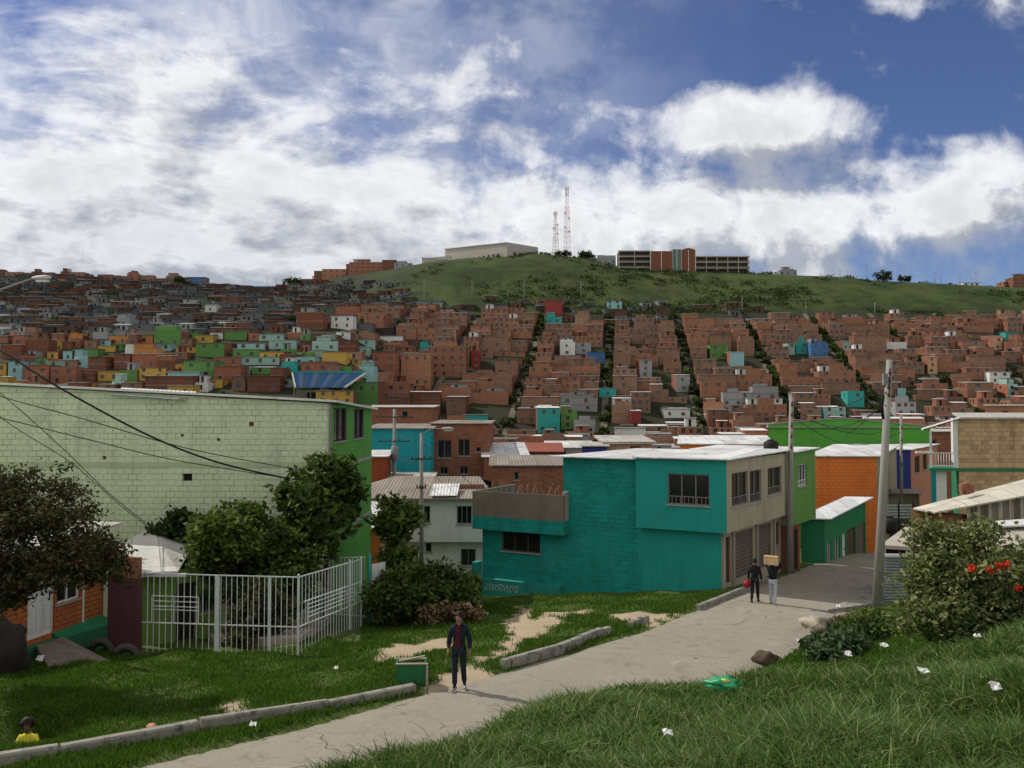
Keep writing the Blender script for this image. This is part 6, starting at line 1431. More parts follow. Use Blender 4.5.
for i, (x, y, n, ln, lb) in enumerate([(826, 660, 26, .42, 'blue-green broad-leaved plant nearest the white litter cup'), (848, 655, 28, .5, 'largest blue-green broad-leaved plant on the bank'), (842, 640, 24, .42, 'blue-green plant behind the largest broad-leaved plant'), (866, 642, 22, .42, 'blue-green plant on the upper bank nearest the bush'), (814, 650, 20, .32, 'small blue-green plant beside the brown weeds'), (872, 622, 20, .36, 'small blue-green plant close to the big pole')]):
    p = G(x, y); rr_ = ln*.85; plant('leafy_plant', lb, 'plant', p, [(p.x, p.y, p.z+rr_*.55, rr_, rr_, rr_*.5), (p.x+rr_*.6, p.y+.1, p.z+rr_*.6, rr_*.7, rr_*.6, rr_*.5)], 900, .085, l_blue if i != 5 else l_mid, 30+i, limbs=8, tr=.025, clump=.11, el=3.0, per=16)
bp = G(862, 640)
plant('weed_bush', 'mid green weed bush on the bank above the pale rock', 'bush', bp, [(bp.x, bp.y, bp.z+.35, .7, .6, .35), (bp.x+.7, bp.y-.1, bp.z+.35, .5, .5, .35)], 2600, .06, l_mid2, 40, limbs=10, tr=.03, clump=.13)
bp = G(846, 634)
plant('dead_weeds', 'brown dead weeds leaning beside the pale rock', 'plant', bp, [(bp.x, bp.y, bp.z+.22, .42, .3, .2), (bp.x+.3, bp.y+.1, bp.z+.3, .3, .3, .22)], 900, .09, l_dry, 41, limbs=12, tr=.02, clump=.1, el=3)
bp = P3(338, 560, 33); bp.z = h(bp.x, bp.y)
rosette('banana_plant', 'banana plant with long upright leaves before the bright green wall', P3(340, 535, 33), 9, 1.6, .4, l_mid, 44, 1.1)
# bushes along the hillside lanes: a few shared crowns
HB = []
for k in range(5):
    rng = np.random.default_rng(60+k); p, cc = crown_points([(0, 0, 1.2, 1.3, 1.3, 1.1), (.8, 0, .9, 1, 1, .8), (-.7, .2, 1.0, .9, .9, .9)], 260, rng, .4, 20); HB.append(np_mesh('bush', cards(p, .55, rng, 1.5), 4, [l_hill if k % 2 else l_dark if k == 0 else l_mid2]))
nb = 0
brr = random.Random(5)
spots = []
for b in range(-7, 12):
    Y = 120.0
    while Y < 405:
        Y += brr.uniform(3.5, 7); dens_ = {-1: .6, 0: .9, 1: 1.0, 2: 1.0, 3: .9, 4: .8}.get(b, .5)
        if brr.random() > dens_: continue
        p = onhill(b*PITCHX+brr.uniform(-1.6, 1.6), Y); u_, v_ = scr(p.x, p.y, h(p.x, p.y))
        if 385 < u_ < 1040 and p.y > 120: spots.append((p.y, p.x, 'lane'))
for _ in range(40):
    Y = brr.uniform(325, 590); u_ = brr.uniform(-10, 390)
    spots.append((Y, ray(u_, 300)[0]*Y, 'shack'))
for _ in range(36):
    Y = brr.uniform(225, 330); u_ = brr.uniform(0, 370); spots.append((Y, ray(u_, 300)[0]*Y, 'shack'))
for _ in range(45):
    Y = brr.uniform(392, 425); u_ = brr.uniform(380, 1030); spots.append((Y, ray(u_, 300)[0]*Y, 'lane'))
spots.sort()
for i, (Y, X, kind) in enumerate(spots):
    u_, v_ = scr(X, Y, h(X, Y))
    if nb >= 298: break
    if any(t[0]-1 < u_ < t[2]+1 and t[4]-9 < Y < t[4]+8 for t in TAKEN): continue
    nb += 1; o = bpy.data.objects.new('bush', HB[brr.randrange(5)]); COL.objects.link(o); s = brr.uniform(.65, 1.4); o.location = (X, Y, h(X, Y)-.2); o.rotation_euler = (0, 0, brr.uniform(0, 6)); o.scale = (s, s, s*brr.uniform(.8, 1.3))
    tag(o, 'dark green bush growing between the small hillside houses', 'bush', 'bushes between the hillside houses')
# stepped lanes running up between the blocks
m_lane = mat('lane_concrete', (.12, .105, .085), .95, .3, .2, stain=((.07, .08, .04), .48, .62))
mb = MB()
for b in range(-7, 12):
    for k in range(72):
        p0 = onhill(b*PITCHX, 120+k*4); p1 = onhill(b*PITCHX, 124+k*4); z0, z1 = h(p0.x, p0.y)+.12, h(p1.x, p1.y)+.12
        if scr(p0.x, p0.y, z0)[0] > 400: mb.face([(p0.x-1.1, p0.y, z0), (p0.x+1.1, p0.y, z0), (p1.x+1.1, p1.y, z1), (p1.x-1.1, p1.y, z1)], m_lane)
o = mb.obj('lane'); o['kind'] = 'structure'

# low scrub on the grassy hill and trees on its crest
def scrub():
    rng = np.random.default_rng(90); n = 2600; Y = 408+107*rng.uniform(0, 1, n)**1.35; u_ = rng.uniform(330, 1090, n); X = (u_-512)/F*Y; z = H(X, Y)
    k = (np.sin(X*.05+1)*np.sin(Y*.09)+np.sin(X*.021)*.6+rng.normal(size=n)*.35-(Y-408)/107*.35) > .18
    X, Y, z = X[k], Y[k], z[k]; m = 26; c = np.repeat(np.stack([X, Y, z+.4], 1), m, 0)+rng.normal(size=(len(X)*m, 3))*np.array([1.5, 1.2, .5])
    me = np_mesh('scrub', cards(c, .7, rng, 1.5), 4, [l_hill]); o = bpy.data.objects.new('scrub', me); COL.objects.link(o); o['kind'] = 'stuff'; o['label'] = 'dark scrub scattered over the green hilltop slope'; o['category'] = 'scrub'
scrub()
for i, (x, Y, s, lb) in enumerate([(882, 492, 2.6, 'larger dark round tree on the ridge under the blue sky'), (904, 492, 1.9, 'smaller dark round tree on the ridge under the blue sky'), (586, 506, 2.2, 'dark tree on the crest just past the taller mast'), (566, 508, 1.6, 'low dark bush at the foot of the taller mast'), (560, 506, 1.5, 'low dark bush between the two masts'), (292, 548, 3.0, 'dark tree clump at the left shoulder of the hill'), (180, 560, 2.8, 'dark tree among the highest tin shacks')]):
    X = ray(x, 270)[0]*Y; rng = np.random.default_rng(100+i); r = thing('crest_tree', lb, 'tree', (X, Y, h(X, Y)-.3)); p, cc = crown_points([(0, 0, 1.5*s, 1.5*s, s, .95*s), (s, 0, 1.2*s, s, s, .8*s), (-s, 0, 1.2*s, s, s, .7*s)], 700, rng, .3*s, 20)
    o = bpy.data.objects.new('crown', np_mesh('crown', cards(p, .3*s, rng), 4, [l_dark])); COL.objects.link(o); o.parent = r
    mb = MB(); b = Vector((X, Y, h(X, Y)-.5)); mb.tube([b, b+Vector((0, 0, 1.6*s))], [.12*s, .06*s], m_bark, 6); mb.obj('trunk', r)

# ------------------------------------------------------------------ street poles, lamps, cables
def pole(label, base, top, r0, r1, cross=(), name='utility_pole', cat='utility pole', extra=None):
    r = thing(name, label, cat, base); b, t = Vector(base), Vector(top); mb = MB(); mb.tube([b-(t-b).normalized()*.4, b.lerp(t, .5), t], [r0, (r0+r1)/2, r1], m_pole, 14); mb.obj('shaft', r); d = (t-b).normalized()
    for f, L in cross:
        c = b.lerp(t, f); mb = MB(); mb.bar(c+Vector((-L/2, -.14, 0)), c+Vector((L/2, -.14, 0)), .07, .07, m_dark); o = mb.obj('crossarm', r)
        for s in (-.45, -.15, .15, .45): ib = MB(); q_ = c+Vector((L*s, -.14, .04)); ib.tube([q_, q_+Vector((0, 0, .07)), q_+Vector((0, 0, .14))], [.03, .05, .025], m_brownframe, 8); ib.obj('insulator', o)
    if extra: extra(r, b, t)
    return r
def spool(r, b, t, fs):
    for f in fs:
        c = b.lerp(t, f); mb = MB(); mb.tube([c+Vector((-.02, -.14, -.09)), c+Vector((-.02, -.14, .09))], [.05, .05], m_brownframe, 8); mb.bar(c+Vector((0, -.12, -.14)), c+Vector((0, -.12, .14)), .04, .03, m_dark); mb.obj('insulator', r)
Yp = 31.2; B1 = P3(877, 604, Yp); B1.z = zroad(B1.x, B1.y)+.05; T1 = P3(889.5, 360, Yp+.6)
def ex1(r, b, t):
    spool(r, b, t, (.86, .89, .92, .95)); mb = MB(); c = b.lerp(t, .93); mb.box(c+Vector((-.3, -.25, -.3)), (.16, 0, 0), (0, .14, 0), (0, 0, .42), m_slat); mb.obj('junction_box', r)
    mb = MB(); c = b.lerp(t, .8)
    for k in range(5): mb.tube([c+Vector((-.16-.02*k, -.12, -.4)), c+Vector((-.2-.03*k, -.13, .1)), c+Vector((-.12, -.1, .5))], .012, m_wire, 4)
    mb.obj('cable_bundle', r)
pole('thick leaning concrete utility pole on the concrete apron by the bank', B1, T1, .19, .11, (), extra=ex1)
Y2 = 40.4; B2 = P3(789, 562, Y2); B2.z = zroad(B2.x, Y2)+.02; T2 = P3(791.5, 397, Y2)
pole('upright concrete utility pole between the beige upper floor and the green house', B2, T2, .16, .10, (), extra=lambda r, b, t: spool(r, b, t, (.72, .78, .84, .9, .96)))
Y3 = 60.0; B3 = P3(901.5, 510, Y3); T3 = P3(901, 415, Y3); pole('thin old pole with cable bundle before the deep blue end wall', B3-Vector((0, 0, 2)), T3, .13, .09, (), extra=lambda r, b, t: spool(r, b, t, (.6, .7, .8, .9)))
def lamp_arm(r, b, t, end, hl=.75, d=None):
    mb = MB(); e_ = Vector(end); m_ = t.lerp(e_, .5)+Vector((0, 0, .12)); mb.tube([t-Vector((0, 0, .1)), m_, e_], .03, m_pole, 7); mb.obj('arm', r)
    dr = (e_-t); dr.z = 0; dr.normalize(); mb = MB(); mb.tube([e_-dr*.06, e_+dr*.1, e_+dr*.4, e_+dr*hl*.9, e_+dr*hl], [.04, .07, .09, .06, .02], m_lamp, 10); o = mb.obj('lamp_head', r)
    lb = MB(); lb.box(e_+dr*.15+Vector((-.06, -.06, -.13)), dr*.4, Vector((-dr.y, dr.x, 0))*.14, (0, 0, .05), m_glassw); lb.obj('lens', o)
m_lamp = mat('lamp_housing', (.36, .36, .35), .5, .1, 3); m_glassw = mat('lamp_lens', (.5, .5, .48), .2, .05, 2)
Y4 = 45.0; B4 = P3(421.5, 566, Y4); B4.z -= .6; T4 = P3(421.5, 433, Y4); pole('slim street lamp pole with a short arm before the whitewashed house', B4, T4, .13, .085, ((.82, 1.1), (.62, .5)), name='street_lamp', cat='street lamp', extra=lambda r, b, t: lamp_arm(r, b, t, P3(443, 428.5, Y4-.3), .6))
Y5 = 58.5; B5 = P3(394, 510, Y5); T5 = P3(394.5, 409, Y5)
def ex5(r, b, t):
    c = b.lerp(t, .62); mb = MB(); mb.tube([c+Vector((.1, -.4, -.5)), c+Vector((.1, -.4, -.42)), c+Vector((.1, -.4, .4)), c+Vector((.1, -.4, .46))], [.2, .27, .27, .2], m_slat, 14); mb.obj('transformer', r)
pole('pole with a drum transformer before the turquoise blank wall', B5-Vector((0, 0, 1)), T5, .15, .1, ((.93, 2.6), (.72, 2.2)), extra=ex5)
B6 = P3(-60, 640, 27.0); B6.z = h(B6.x, B6.y); T6 = P3(-60, 318, 27.0); pole('street lamp reaching in over the far houses from beyond the frame', B6, T6, .17, .11, (), name='street_lamp', cat='street lamp', extra=lambda r, b, t: lamp_arm(r, b, t, P3(34, 278, 26.6), .6))
def cable(label, pts, r_=.02, sag=None):
    """cable through surveyed points (pixel x, y, depth)"""
    P = [P3(*p) for p in pts]; out = []
    for i in range(len(P)-1):
        p0, p1, p2, p3 = P[max(i-1, 0)], P[i], P[i+1], P[min(i+2, len(P)-1)]
        for k in range(12): t = k/12; out.append(.5*((2*p1)+(p2-p0)*t+(2*p0-5*p1+4*p2-p3)*t*t+(3*p1-p0-3*p2+p3)*t**3))
    out.append(P[-1]); mb = MB(); mb.tube(out, r_, m_wire, 5); o = mb.obj('cable'); tag(o, label, 'cable', 'cables crossing the street')
cable('thick black cable sagging across the pale green block wall', [(-60, 318, 27), (0, 350, 26), (60, 388, 25.6), (150, 436, 26.5), (220, 463, 28.5), (290, 479, 31)], .032)
cable('upper thin cable crossing the pale green block wall', [(-60, 372, 26), (0, 396, 26), (80, 418, 26), (190, 449, 28), (300, 470, 31)], .015)
cable('lower thin cable crossing the pale green block wall', [(-60, 408, 26), (0, 418, 26), (90, 440, 26.5), (180, 461, 28.5), (300, 480, 31)], .015)
cable('steep thin cable dropping to the pale sheet roof', [(-60, 350, 26), (0, 393, 26), (60, 446, 26.5), (110, 494, 28), (152, 528, 31)], .013)
cable('second steep thin cable dropping to the pale sheet roof', [(-60, 370, 26), (10, 424, 26), (70, 462, 26.5), (120, 505, 28), (152, 530, 31)], .012)
cable('black cable slanting down from the leaning pole over the green gable', [(886, 392, 31.4), (868, 418, 40), (845, 437, 60)], .02)
cable('cable sagging between the upright pole and the leaning pole', [(790, 404, 40.4), (820, 408, 38), (850, 404, 35), (886, 385, 31.6)], .016)
cable('lower cable sagging between the upright pole and the leaning pole', [(791, 412, 40.4), (820, 424, 39), (850, 425, 36), (886, 405, 31.5)], .016)
cable('cable running from the upright pole towards the thin old pole', [(791, 408, 40.4), (830, 428, 47), (870, 434, 53), (901, 424, 60)], .02)
cable('cable along the upper edge of the green gable', [(791, 416, 40.4), (835, 441, 47), (870, 444, 53), (901, 432, 60)], .018)
cable('cable between the transformer pole and the slim street lamp', [(394, 432, 58.3), (408, 440, 52), (421, 441, 45.2)], .02)
cable('lower cable between the transformer pole and the slim street lamp', [(394, 452, 58.3), (408, 462, 52), (421, 458, 45.2)], .02)
cable('cable from the slim street lamp to the turquoise terrace', [(421, 442, 45.2), (450, 466, 43), (476, 488, 41)], .016)

# ------------------------------------------------------------------ people
def skin_mesh(nodes, edges, sub=2):
    me = bpy.data.meshes.new('tmp'); me.from_pydata([n[:3] for n in nodes], edges, []); o = bpy.data.objects.new('tmp', me); COL.objects.link(o)
    o.modifiers.new('skin', 'SKIN').use_smooth_shade = True; sv = me.skin_vertices[0].data
    for i, n in enumerate(nodes): sv[i].radius = (n[3], n[4] if len(n) > 4 else n[3])
    sv[0].use_root = True
    if sub: s_ = o.modifiers.new('sub', 'SUBSURF'); s_.levels = sub; s_.render_levels = sub
    dg = bpy.context.evaluated_depsgraph_get(); e_ = o.evaluated_get(dg); m2 = e_.to_mesh()
    v_ = [v.co.copy() for v in m2.vertices]; f = [tuple(p.vertices) for p in m2.polygons]; e_.to_mesh_clear(); bpy.data.objects.remove(o); bpy.data.meshes.remove(me); return v_, f
def add_skin(mb, nodes, edges, mfn, keep=None, sub=2):
    v_, f = skin_mesh(nodes, edges, sub); i0 = len(mb.v); mb.v += v_
    for fc in f:
        c = sum((v_[i] for i in fc), Vector())/len(fc)
        if keep and not keep(c): continue
        mb.f.append(tuple(i0+i for i in fc)); mb.m.append(mb.mi(mfn(c))); mb.smooth.append(True); mb.uv += [(0, 0)]*len(fc)
def hand(mb, w, d, side, m, curl=.5):
    """palm with four fingers and a thumb hanging from wrist w along d; side = direction of the thumb"""
    w, d, side = Vector(w), Vector(d).normalized(), Vector(side).normalized(); nn = d.cross(side).normalized()
    mb.tube([w-d*.01, w+d*.035, w+d*.085], [.024, .036, .034], m, 8)
    for k, L in enumerate((.072, .082, .076, .06)):
        o = w+d*.08+side*(.027-.018*k); mb.tube([o-d*.015, o+d*L*.4+nn*.004, o+d*L*.72+nn*L*curl*.35, o+d*L*.9+nn*L*curl*.8], [.0095, .009, .0085, .006], m, 6)
    o = w+d*.03+side*.026; mb.tube([o-side*.01, o+side*.022+d*.03, o+side*.026+d*.06+nn*.012], [.012, .011, .008], m, 6)
def person(label, loc, rz, J, cols, name='person', jacket_open=False, shoes=True, h_=1.75, hair=1.06, hands=True, cap=None):
    """one continuous skinned body; jacket, trousers, shoes and hair are its children. J: joint positions, facing -y"""
    r = thing(name, label, 'person', loc, rz); sc = h_/1.75; r.scale = (sc,)*3
    skin_, shirt, jack, trou, shoe, hairm = cols; g = lambda k: J[k]
    def N(k, a, b=None): return (*g(k), a, b if b else a)
    nodes = [N('pelvis', .125, .10), N('spine', .115, .09), N('chest', .145, .10), N('neckb', .07, .065), N('neck', .052), N('jaw', .062, .07), N('skull', .078, .088), N('crown', .062, .07)]; edges = [(0, 1), (1, 2), (2, 3), (3, 4), (4, 5), (5, 6), (6, 7)]
    for s in 'LR':
        i = len(nodes); nodes += [N('sho'+s, .062), N('elb'+s, .043), N('wri'+s, .028)]; edges += [(2, i), (i, i+1), (i+1, i+2)]
        i = len(nodes); nodes += [N('hip'+s, .085), N('kne'+s, .057), N('ank'+s, .04), N('toe'+s, .036, .028)]; edges += [(0, i), (i, i+1), (i+1, i+2), (i+2, i+3)]
    body_ = MB(); nz = g('neckb')[2]
    zp = g('pelvis')[2]
    elz = {s: g('elb'+s)[2] for s in 'LR'}
    def bm_(c):
        if c.z > nz+.015: return skin_
        if min((c-Vector(g('wri'+s))).length for s in 'LR') < .16 and abs(c.x) > .15: return skin_
        return shirt if c.z > zp+.02 else trou
    add_skin(body_, nodes, edges, bm_)
    f = Vector(g('skull')); fd = (Vector(g('jaw'))-Vector(g('neck'))); fw = Vector(J.get('face', (0, -1, 0))).normalized(); rt = fw.cross(Vector((0, 0, 1))).normalized()
    body_.blob(f+fw*.098-Vector((0, 0, .035)), (.014, .018, .024), skin_, 1, .05, 1)                       # nose
    for s in (-1, 1):
        body_.blob(f+fw*.086+rt*s*.032-Vector((0, 0, .012)), (.011, .008, .007), m_white, 1, 0, 1); body_.blob(f+fw*.092+rt*s*.032-Vector((0, 0, .012)), (.006, .005, .006), m_black, 1, 0, 1)
        body_.blob(f+fw*.09+rt*s*.032+Vector((0, 0, .008)), (.018, .006, .004), hairm, 1, 0, 1); body_.blob(f+rt*s*.084-Vector((0, 0, .025))-fw*.005, (.012, .02, .03), skin_, 1, .05, 1)
    body_.blob(f+fw*.083-Vector((0, 0, .082)), (.022, .008, .006), m_lips, 1, 0, 1)
    if hands:
        for s, sg in (('L', -1), ('R', 1)): w_ = Vector(g('wri'+s)); hand(body_, w_, w_-Vector(g('elb'+s)), J.get('thumb'+s, (0, -1, 0)), skin_)
    for i, p in enumerate(body_.v): pass
    build_local(body_, 'body', r)
    # trousers
    t = MB(); tn = [N('pelvis', .135, .11)]; te = []
    for s in 'LR': i = len(tn); a = Vector(g('ank'+s)); tn += [N('hip'+s, .097), N('kne'+s, .072), (a.x, a.y, a.z+.02, .063, .063)]; te += [(0, i), (i, i+1), (i+1, i+2)]
    add_skin(t, tn, te, lambda c: trou); build_local(t, 'trousers', r)
    # jacket
    if jack:
        t = MB(); wl = Vector(g('pelvis')).lerp(Vector(g('spine')), -.25); jn = [(wl.x, wl.y, wl.z, .152, .125), N('spine', .145, .12), N('chest', .17, .128), N('neckb', .085, .08)]; je = [(0, 1), (1, 2), (2, 3)]
        for s in 'LR': i = len(jn); e_, w_ = Vector(g('elb'+s)), Vector(g('wri'+s)); e2 = e_.lerp(w_, .88); jn += [N('sho'+s, .082), N('elb'+s, .062), (*e2, .05, .05)]; je += [(2, i), (i, i+1), (i+1, i+2)]
        keep = None
        if jacket_open: keep = lambda c: not (abs(c.x+.01) < .062+.05*max(0, 1.15-c.z) and c.y < -.02 and c.z > zp-.1)
        add_skin(t, jn, je, lambda c: jack, keep); build_local(t, 'jacket', r)
        t = MB(); p = Vector(g('neckb')); t.tube([p+Vector((.085*math.cos(a), .075*math.sin(a)+.01, .03+.015*math.sin(a))) for a in np.linspace(-1.0, math.pi+1.0, 14)], .024, jack, 6); build_local(t, 'collar', r)
    if shoes:
        for s in 'LR':
            t = MB(); a, b = Vector(g('ank'+s)), Vector(g('toe'+s)); z0 = min(a.z, b.z); d = (b-a); d.z = 0; d.normalize(); q_ = Vector((a.x, a.y, z0)); t.tube([q_-d*.075, q_-d*.04+Vector((0, 0, .005)), q_+d*.06, q_+d*.14-Vector((0, 0, .01)), q_+d*.19-Vector((0, 0, .014))], [.03, .046, .046, .04, .02], shoe, 10); build_local(t, 'shoe', r)
    if hairm:
        t = MB(); t.blob(f+Vector((0, 0, .035))-fw*.018, (.094*hair, .1*hair, .088*hair), hairm, 3, .14, 3)
        t2 = MB(); 
        keepf = [i for i, fc in enumerate(t.f) if (lambda c: (c-f).dot(fw) < .055 or c.z > f.z+.055)(sum((t.v[j] for j in fc), Vector())/len(fc))]
        t.f = [t.f[i] for i in keepf]; t.m = [t.m[i] for i in keepf]; t.smooth = [t.smooth[i] for i in keepf]; t.uv = [(0, 0)]*(3*len(t.f)); build_local(t, 'hair', r)
    return r
def build_local(mb, name, parent):
    inv = ROOTINV.pop(parent, None); o = mb.obj(name, parent)
    if inv is not None: ROOTINV[parent] = inv
    return o
def cloth(name, c, v=.2): return mat(name, c, .95, v, 6, fine=.2)
m_lips = mat('lips', (.20, .08, .06), .6, .1, 3)
sk = mat('skin', (.24, .125, .075), .6, .08, 3); sk2 = mat('skin_deep', (.17, .085, .05), .6, .08, 3); hairb = mat('black_hair', (.012, .009, .008), .7, .3, 9)
navy = cloth('navy_cloth', (.009, .015, .024)); denim = cloth('dark_denim', (.013, .018, .028)); redc = cloth('red_shirt', (.075, .012, .016)); blackc = cloth('black_cloth', (.012, .012, .016)); greyc = cloth('pale_trousers', (.40, .41, .46)); shoem = mat('pale_shoe', (.28, .26, .23), .7, .1, 4); shoed = mat('dark_shoe', (.02, .018, .018), .7, .1, 4); yell = cloth('yellow_shirt', (.72, .62, .06))
base = dict(pelvis=(0, 0, .94), spine=(0, -.005, 1.12), chest=(0, .0, 1.32), neckb=(0, .01, 1.45), neck=(0, -.0, 1.51), jaw=(0, -.03, 1.575), skull=(0, -.012, 1.645), crown=(0, -.005, 1.70),
            shoL=(-.165, .005, 1.385), elbL=(-.235, .03, 1.12), wriL=(-.235, -.05, .90), shoR=(.165, .005, 1.385), elbR=(.245, .03, 1.12), wriR=(.25, -.04, .89),
            hipL=(-.09, 0, .90), kneL=(-.095, -.03, .50), ankL=(-.10, .02, .085), toeL=(-.12, -.11, .04), hipR=(.09, 0, .90), kneR=(.105, -.02, .50), ankR=(.11, .05, .085), toeR=(.14, -.08, .04))
def floor_at(x, Y): return zroad(x, Y)+.015
pm = G(459, 692); Jm = dict(base); Jm.update(kneL=(-.09, -.07, .50), ankL=(-.085, -.09, .085), toeL=(-.11, -.22, .045), kneR=(.10, .0, .49), ankR=(.105, .12, .09), toeR=(.14, .0, .045), face=(-.45, -.9, 0))
person('man in open navy jacket and red shirt walking along the concrete road', (pm.x, pm.y, floor_at(pm.x, pm.y)), -.12, Jm, (sk, redc, navy, denim, shoem, hairb), jacket_open=True, h_=1.70)
road_dir = math.atan2(.54, .84)
p1 = G(755, 604); J1 = dict(base); J1.update(kneL=(-.095, -.1, .51), ankL=(-.10, -.12, .09), toeL=(-.11, -.25, .05), kneR=(.1, .02, .49), ankR=(.1, .17, .10), toeR=(.11, .05, .04), wriL=(-.27, -.02, .90), thumbL=(.3, -.9, 0))
person('person in dark clothes walking away up the road with a red bag', (p1.x, p1.y, floor_at(p1.x, p1.y)), math.pi-road_dir+.1, J1, (sk, blackc, blackc, blackc, shoed, hairb), h_=1.62)
p2 = G(773, 606); J2 = dict(base); J2.update(shoL=(-.165, -.0, 1.40), elbL=(-.30, -.14, 1.50), wriL=(-.22, -.02, 1.68), shoR=(.165, .0, 1.40), elbR=(.30, -.12, 1.48), wriR=(.22, -.02, 1.68), kneL=(-.095, .02, .5), ankL=(-.1, .13, .09), toeL=(-.11, .01, .04), kneR=(.1, -.08, .51), ankR=(.1, -.08, .085), toeR=(.11, -.21, .045), thumbL=(1, 0, .2), thumbR=(-1, 0, .2), jaw=(0, -.06, 1.565), skull=(0, -.06, 1.63), crown=(0, -.065, 1.685))
person('person in black jacket and pale trousers walking away with a box on the shoulders', (p2.x, p2.y, floor_at(p2.x, p2.y)), math.pi-road_dir, J2, (sk, blackc, blackc, greyc, shoem, hairb), h_=1.66)
def carried():
    m = mat('pale_wood', (.62, .42, .26), .8, .2, 4); m2 = mat('wood_slat', (.5, .33, .18), .8, .25, 4); z = floor_at(p2.x, p2.y); a = -road_dir; u = Vector((math.cos(a), math.sin(a), 0)); v = Vector((-u.y, u.x, 0))
    o = Vector((p2.x, p2.y, z+1.50))-u*.24-v*.30; r = thing('carried_box', 'pale wooden box carried on the shoulders of the person in pale trousers', 'box', (p2.x, p2.y, z+1.50), a); mb = MB()
    mb.box(o, u*.48, v*.22, (0, 0, .26), m); mb.obj('box_body', r); mb = MB(); mb.box(o-u*.012-v*.012+Vector((0, 0, .262)), u*.504, v*.244, (0, 0, .045), m2); mb.obj('lid', r)
    mb = MB()
    for k in (.06, .36): mb.box(o+u*k-v*.014+Vector((0, 0, .0)), u*.06, v*.012, (0, 0, .25), m2)
    mb.obj('batten', r)
    z1 = floor_at(p1.x, p1.y); c = Vector((p1.x, p1.y, z1+.66))-u*.30*1.62/1.75-v*.02; r = thing('red_bag', 'red bag hanging from the hand of the person in dark clothes', 'bag', c, a); mr = mat('bag_red', (.30, .015, .025), .6, .2, 5); mb = MB(); mb.blob(c, (.16, .11, .15), mr, 4, .2, 2); mb.obj('bag_body', r); mb = MB()
    mb.tube([c+Vector((-.06, 0, .12)), c+Vector((0, 0, .23)), c+Vector((.06, 0, .12))], .01, mr, 5); mb.obj('handle', r)
carried()
# child sitting in the hollow behind the kerb
Jc = dict(base); Jc.update(pelvis=(0, .05, .55), spine=(0, .04, .72), chest=(0, .02, .92), neckb=(0, .01, 1.04), neck=(0, -.01, 1.09), jaw=(0, -.05, 1.15), skull=(0, -.035, 1.23), crown=(0, -.03, 1.29), shoL=(-.15, .02, .985), elbL=(-.24, -.06, .75), wriL=(-.14, -.26, .68), shoR=(.15, .02, .985), elbR=(.24, -.06, .75), wriR=(.14, -.26, .68), hipL=(-.09, 0, .52), kneL=(-.13, -.36, .60), ankL=(-.12, -.42, .10), toeL=(-.13, -.55, .04), hipR=(.09, 0, .52), kneR=(.13, -.36, .60), ankR=(.12, -.42, .10), toeR=(.13, -.55, .04), face=(.2, -1, -.1))
pc = P3(28, 728, CH[1]); 
person('child in a yellow shirt with dark hair sitting low behind the long kerb', (pc.x, pc.y, pc.z-1.23*.86), .1, Jc, (sk2, yell, None, denim, shoed, hairb), h_=1.6, hair=1.45)

# ------------------------------------------------------------------ stones and litter
def stone(label, x, y, r_, m, seed, dz=0, cat='rock', name='rock', sq=(1, 1, .7)):
    p = G(x, y); mb = MB(); mb.blob(p+Vector((0, 0, r_*.3+dz)), (r_*sq[0], r_*sq[1], r_*sq[2]), m, seed, .3, 3); o = mb.obj(name); tag(o, label, cat)
stone('pale boulder at the road edge among dead weeds', 816, 632, .40, m_rock, 1, .08, sq=(1.2, .9, .75))
stone('dark earthy rock at the road edge', 765, 664, .27, m_soil, 2, .04, sq=(1.1, .9, .8))
stone('large dark boulder at the foot of the plum-green tree', 2, 672, .62, m_darkrock, 3, .35, sq=(1, .9, 1.35))
stone('small pink brick lump in the grass by the turquoise plinth', 470, 600, .22, m_pink, 4)
stone('pale stone lying before the turquoise wall', 628, 578, .13, m_rock, 5)
stone('flat brown clod lying on the concrete road', 695, 661, .16, m_soil, 6, -.04, 'clod', 'clod', (1.3, .8, .35))
stone('red and white rubbish lump in the grass behind the long kerb', 152, 729, .1, m_pink, 7, 0, 'litter', 'litter')
def paper(label, x, y, s, m, seed):
    p = G(x, y)+Vector((0, 0, .17)); rr = random.Random(seed); mb = MB(); n = 3; g_ = [[p+Vector(((i-n/2)*s/n+rr.uniform(-.2, .2)*s/n, (j-n/2)*s/n*.8, rr.uniform(0, .35)*s+j*s*.12)) for i in range(n+1)] for j in range(n+1)]
    for j in range(n):
        for i in range(n): mb.face([g_[j][i], g_[j][i+1], g_[j+1][i+1], g_[j+1][i]], m)
    for j in range(n):
        for i in range(n): mb.face([k-Vector((0, 0, .006)) for k in (g_[j+1][i], g_[j+1][i+1], g_[j][i+1], g_[j][i])], m)
    o = mb.obj('litter'); tag(o, label, 'litter', 'litter on the grass')
m_paper = mat('paper', (.62, .62, .60), .8, .08, 5)
for i, (x, y, s, lb) in enumerate([(848, 663, .17, 'crumpled white scrap just below the blue-green plants'), (884, 654, .18, 'flat white scrap on the upper bank'), (798, 647, .12, 'small white scrap beside the dead weeds'), (838, 612, .16, 'white scrap near the foot of the big pole'), (999, 626, .13, 'small white scrap under the flowering bush'), (978, 648, .11, 'tiny scrap low on the bank below the red blossoms'), (924, 688, .11, 'pale torn scrap deep in the bank grass'), (996, 707, .1, 'white scrap lowest on the steep bank'), (40, 667, .2, 'white scrap beside the dark boulder'), (668, 752, .09, 'white scrap in the closest grass'), (253, 735, .12, 'white scrap at the edge of the road'), (336, 676, .1, 'white speck of paper on the mown verge')]):
    paper(lb, x, y, s, m_paper, i)
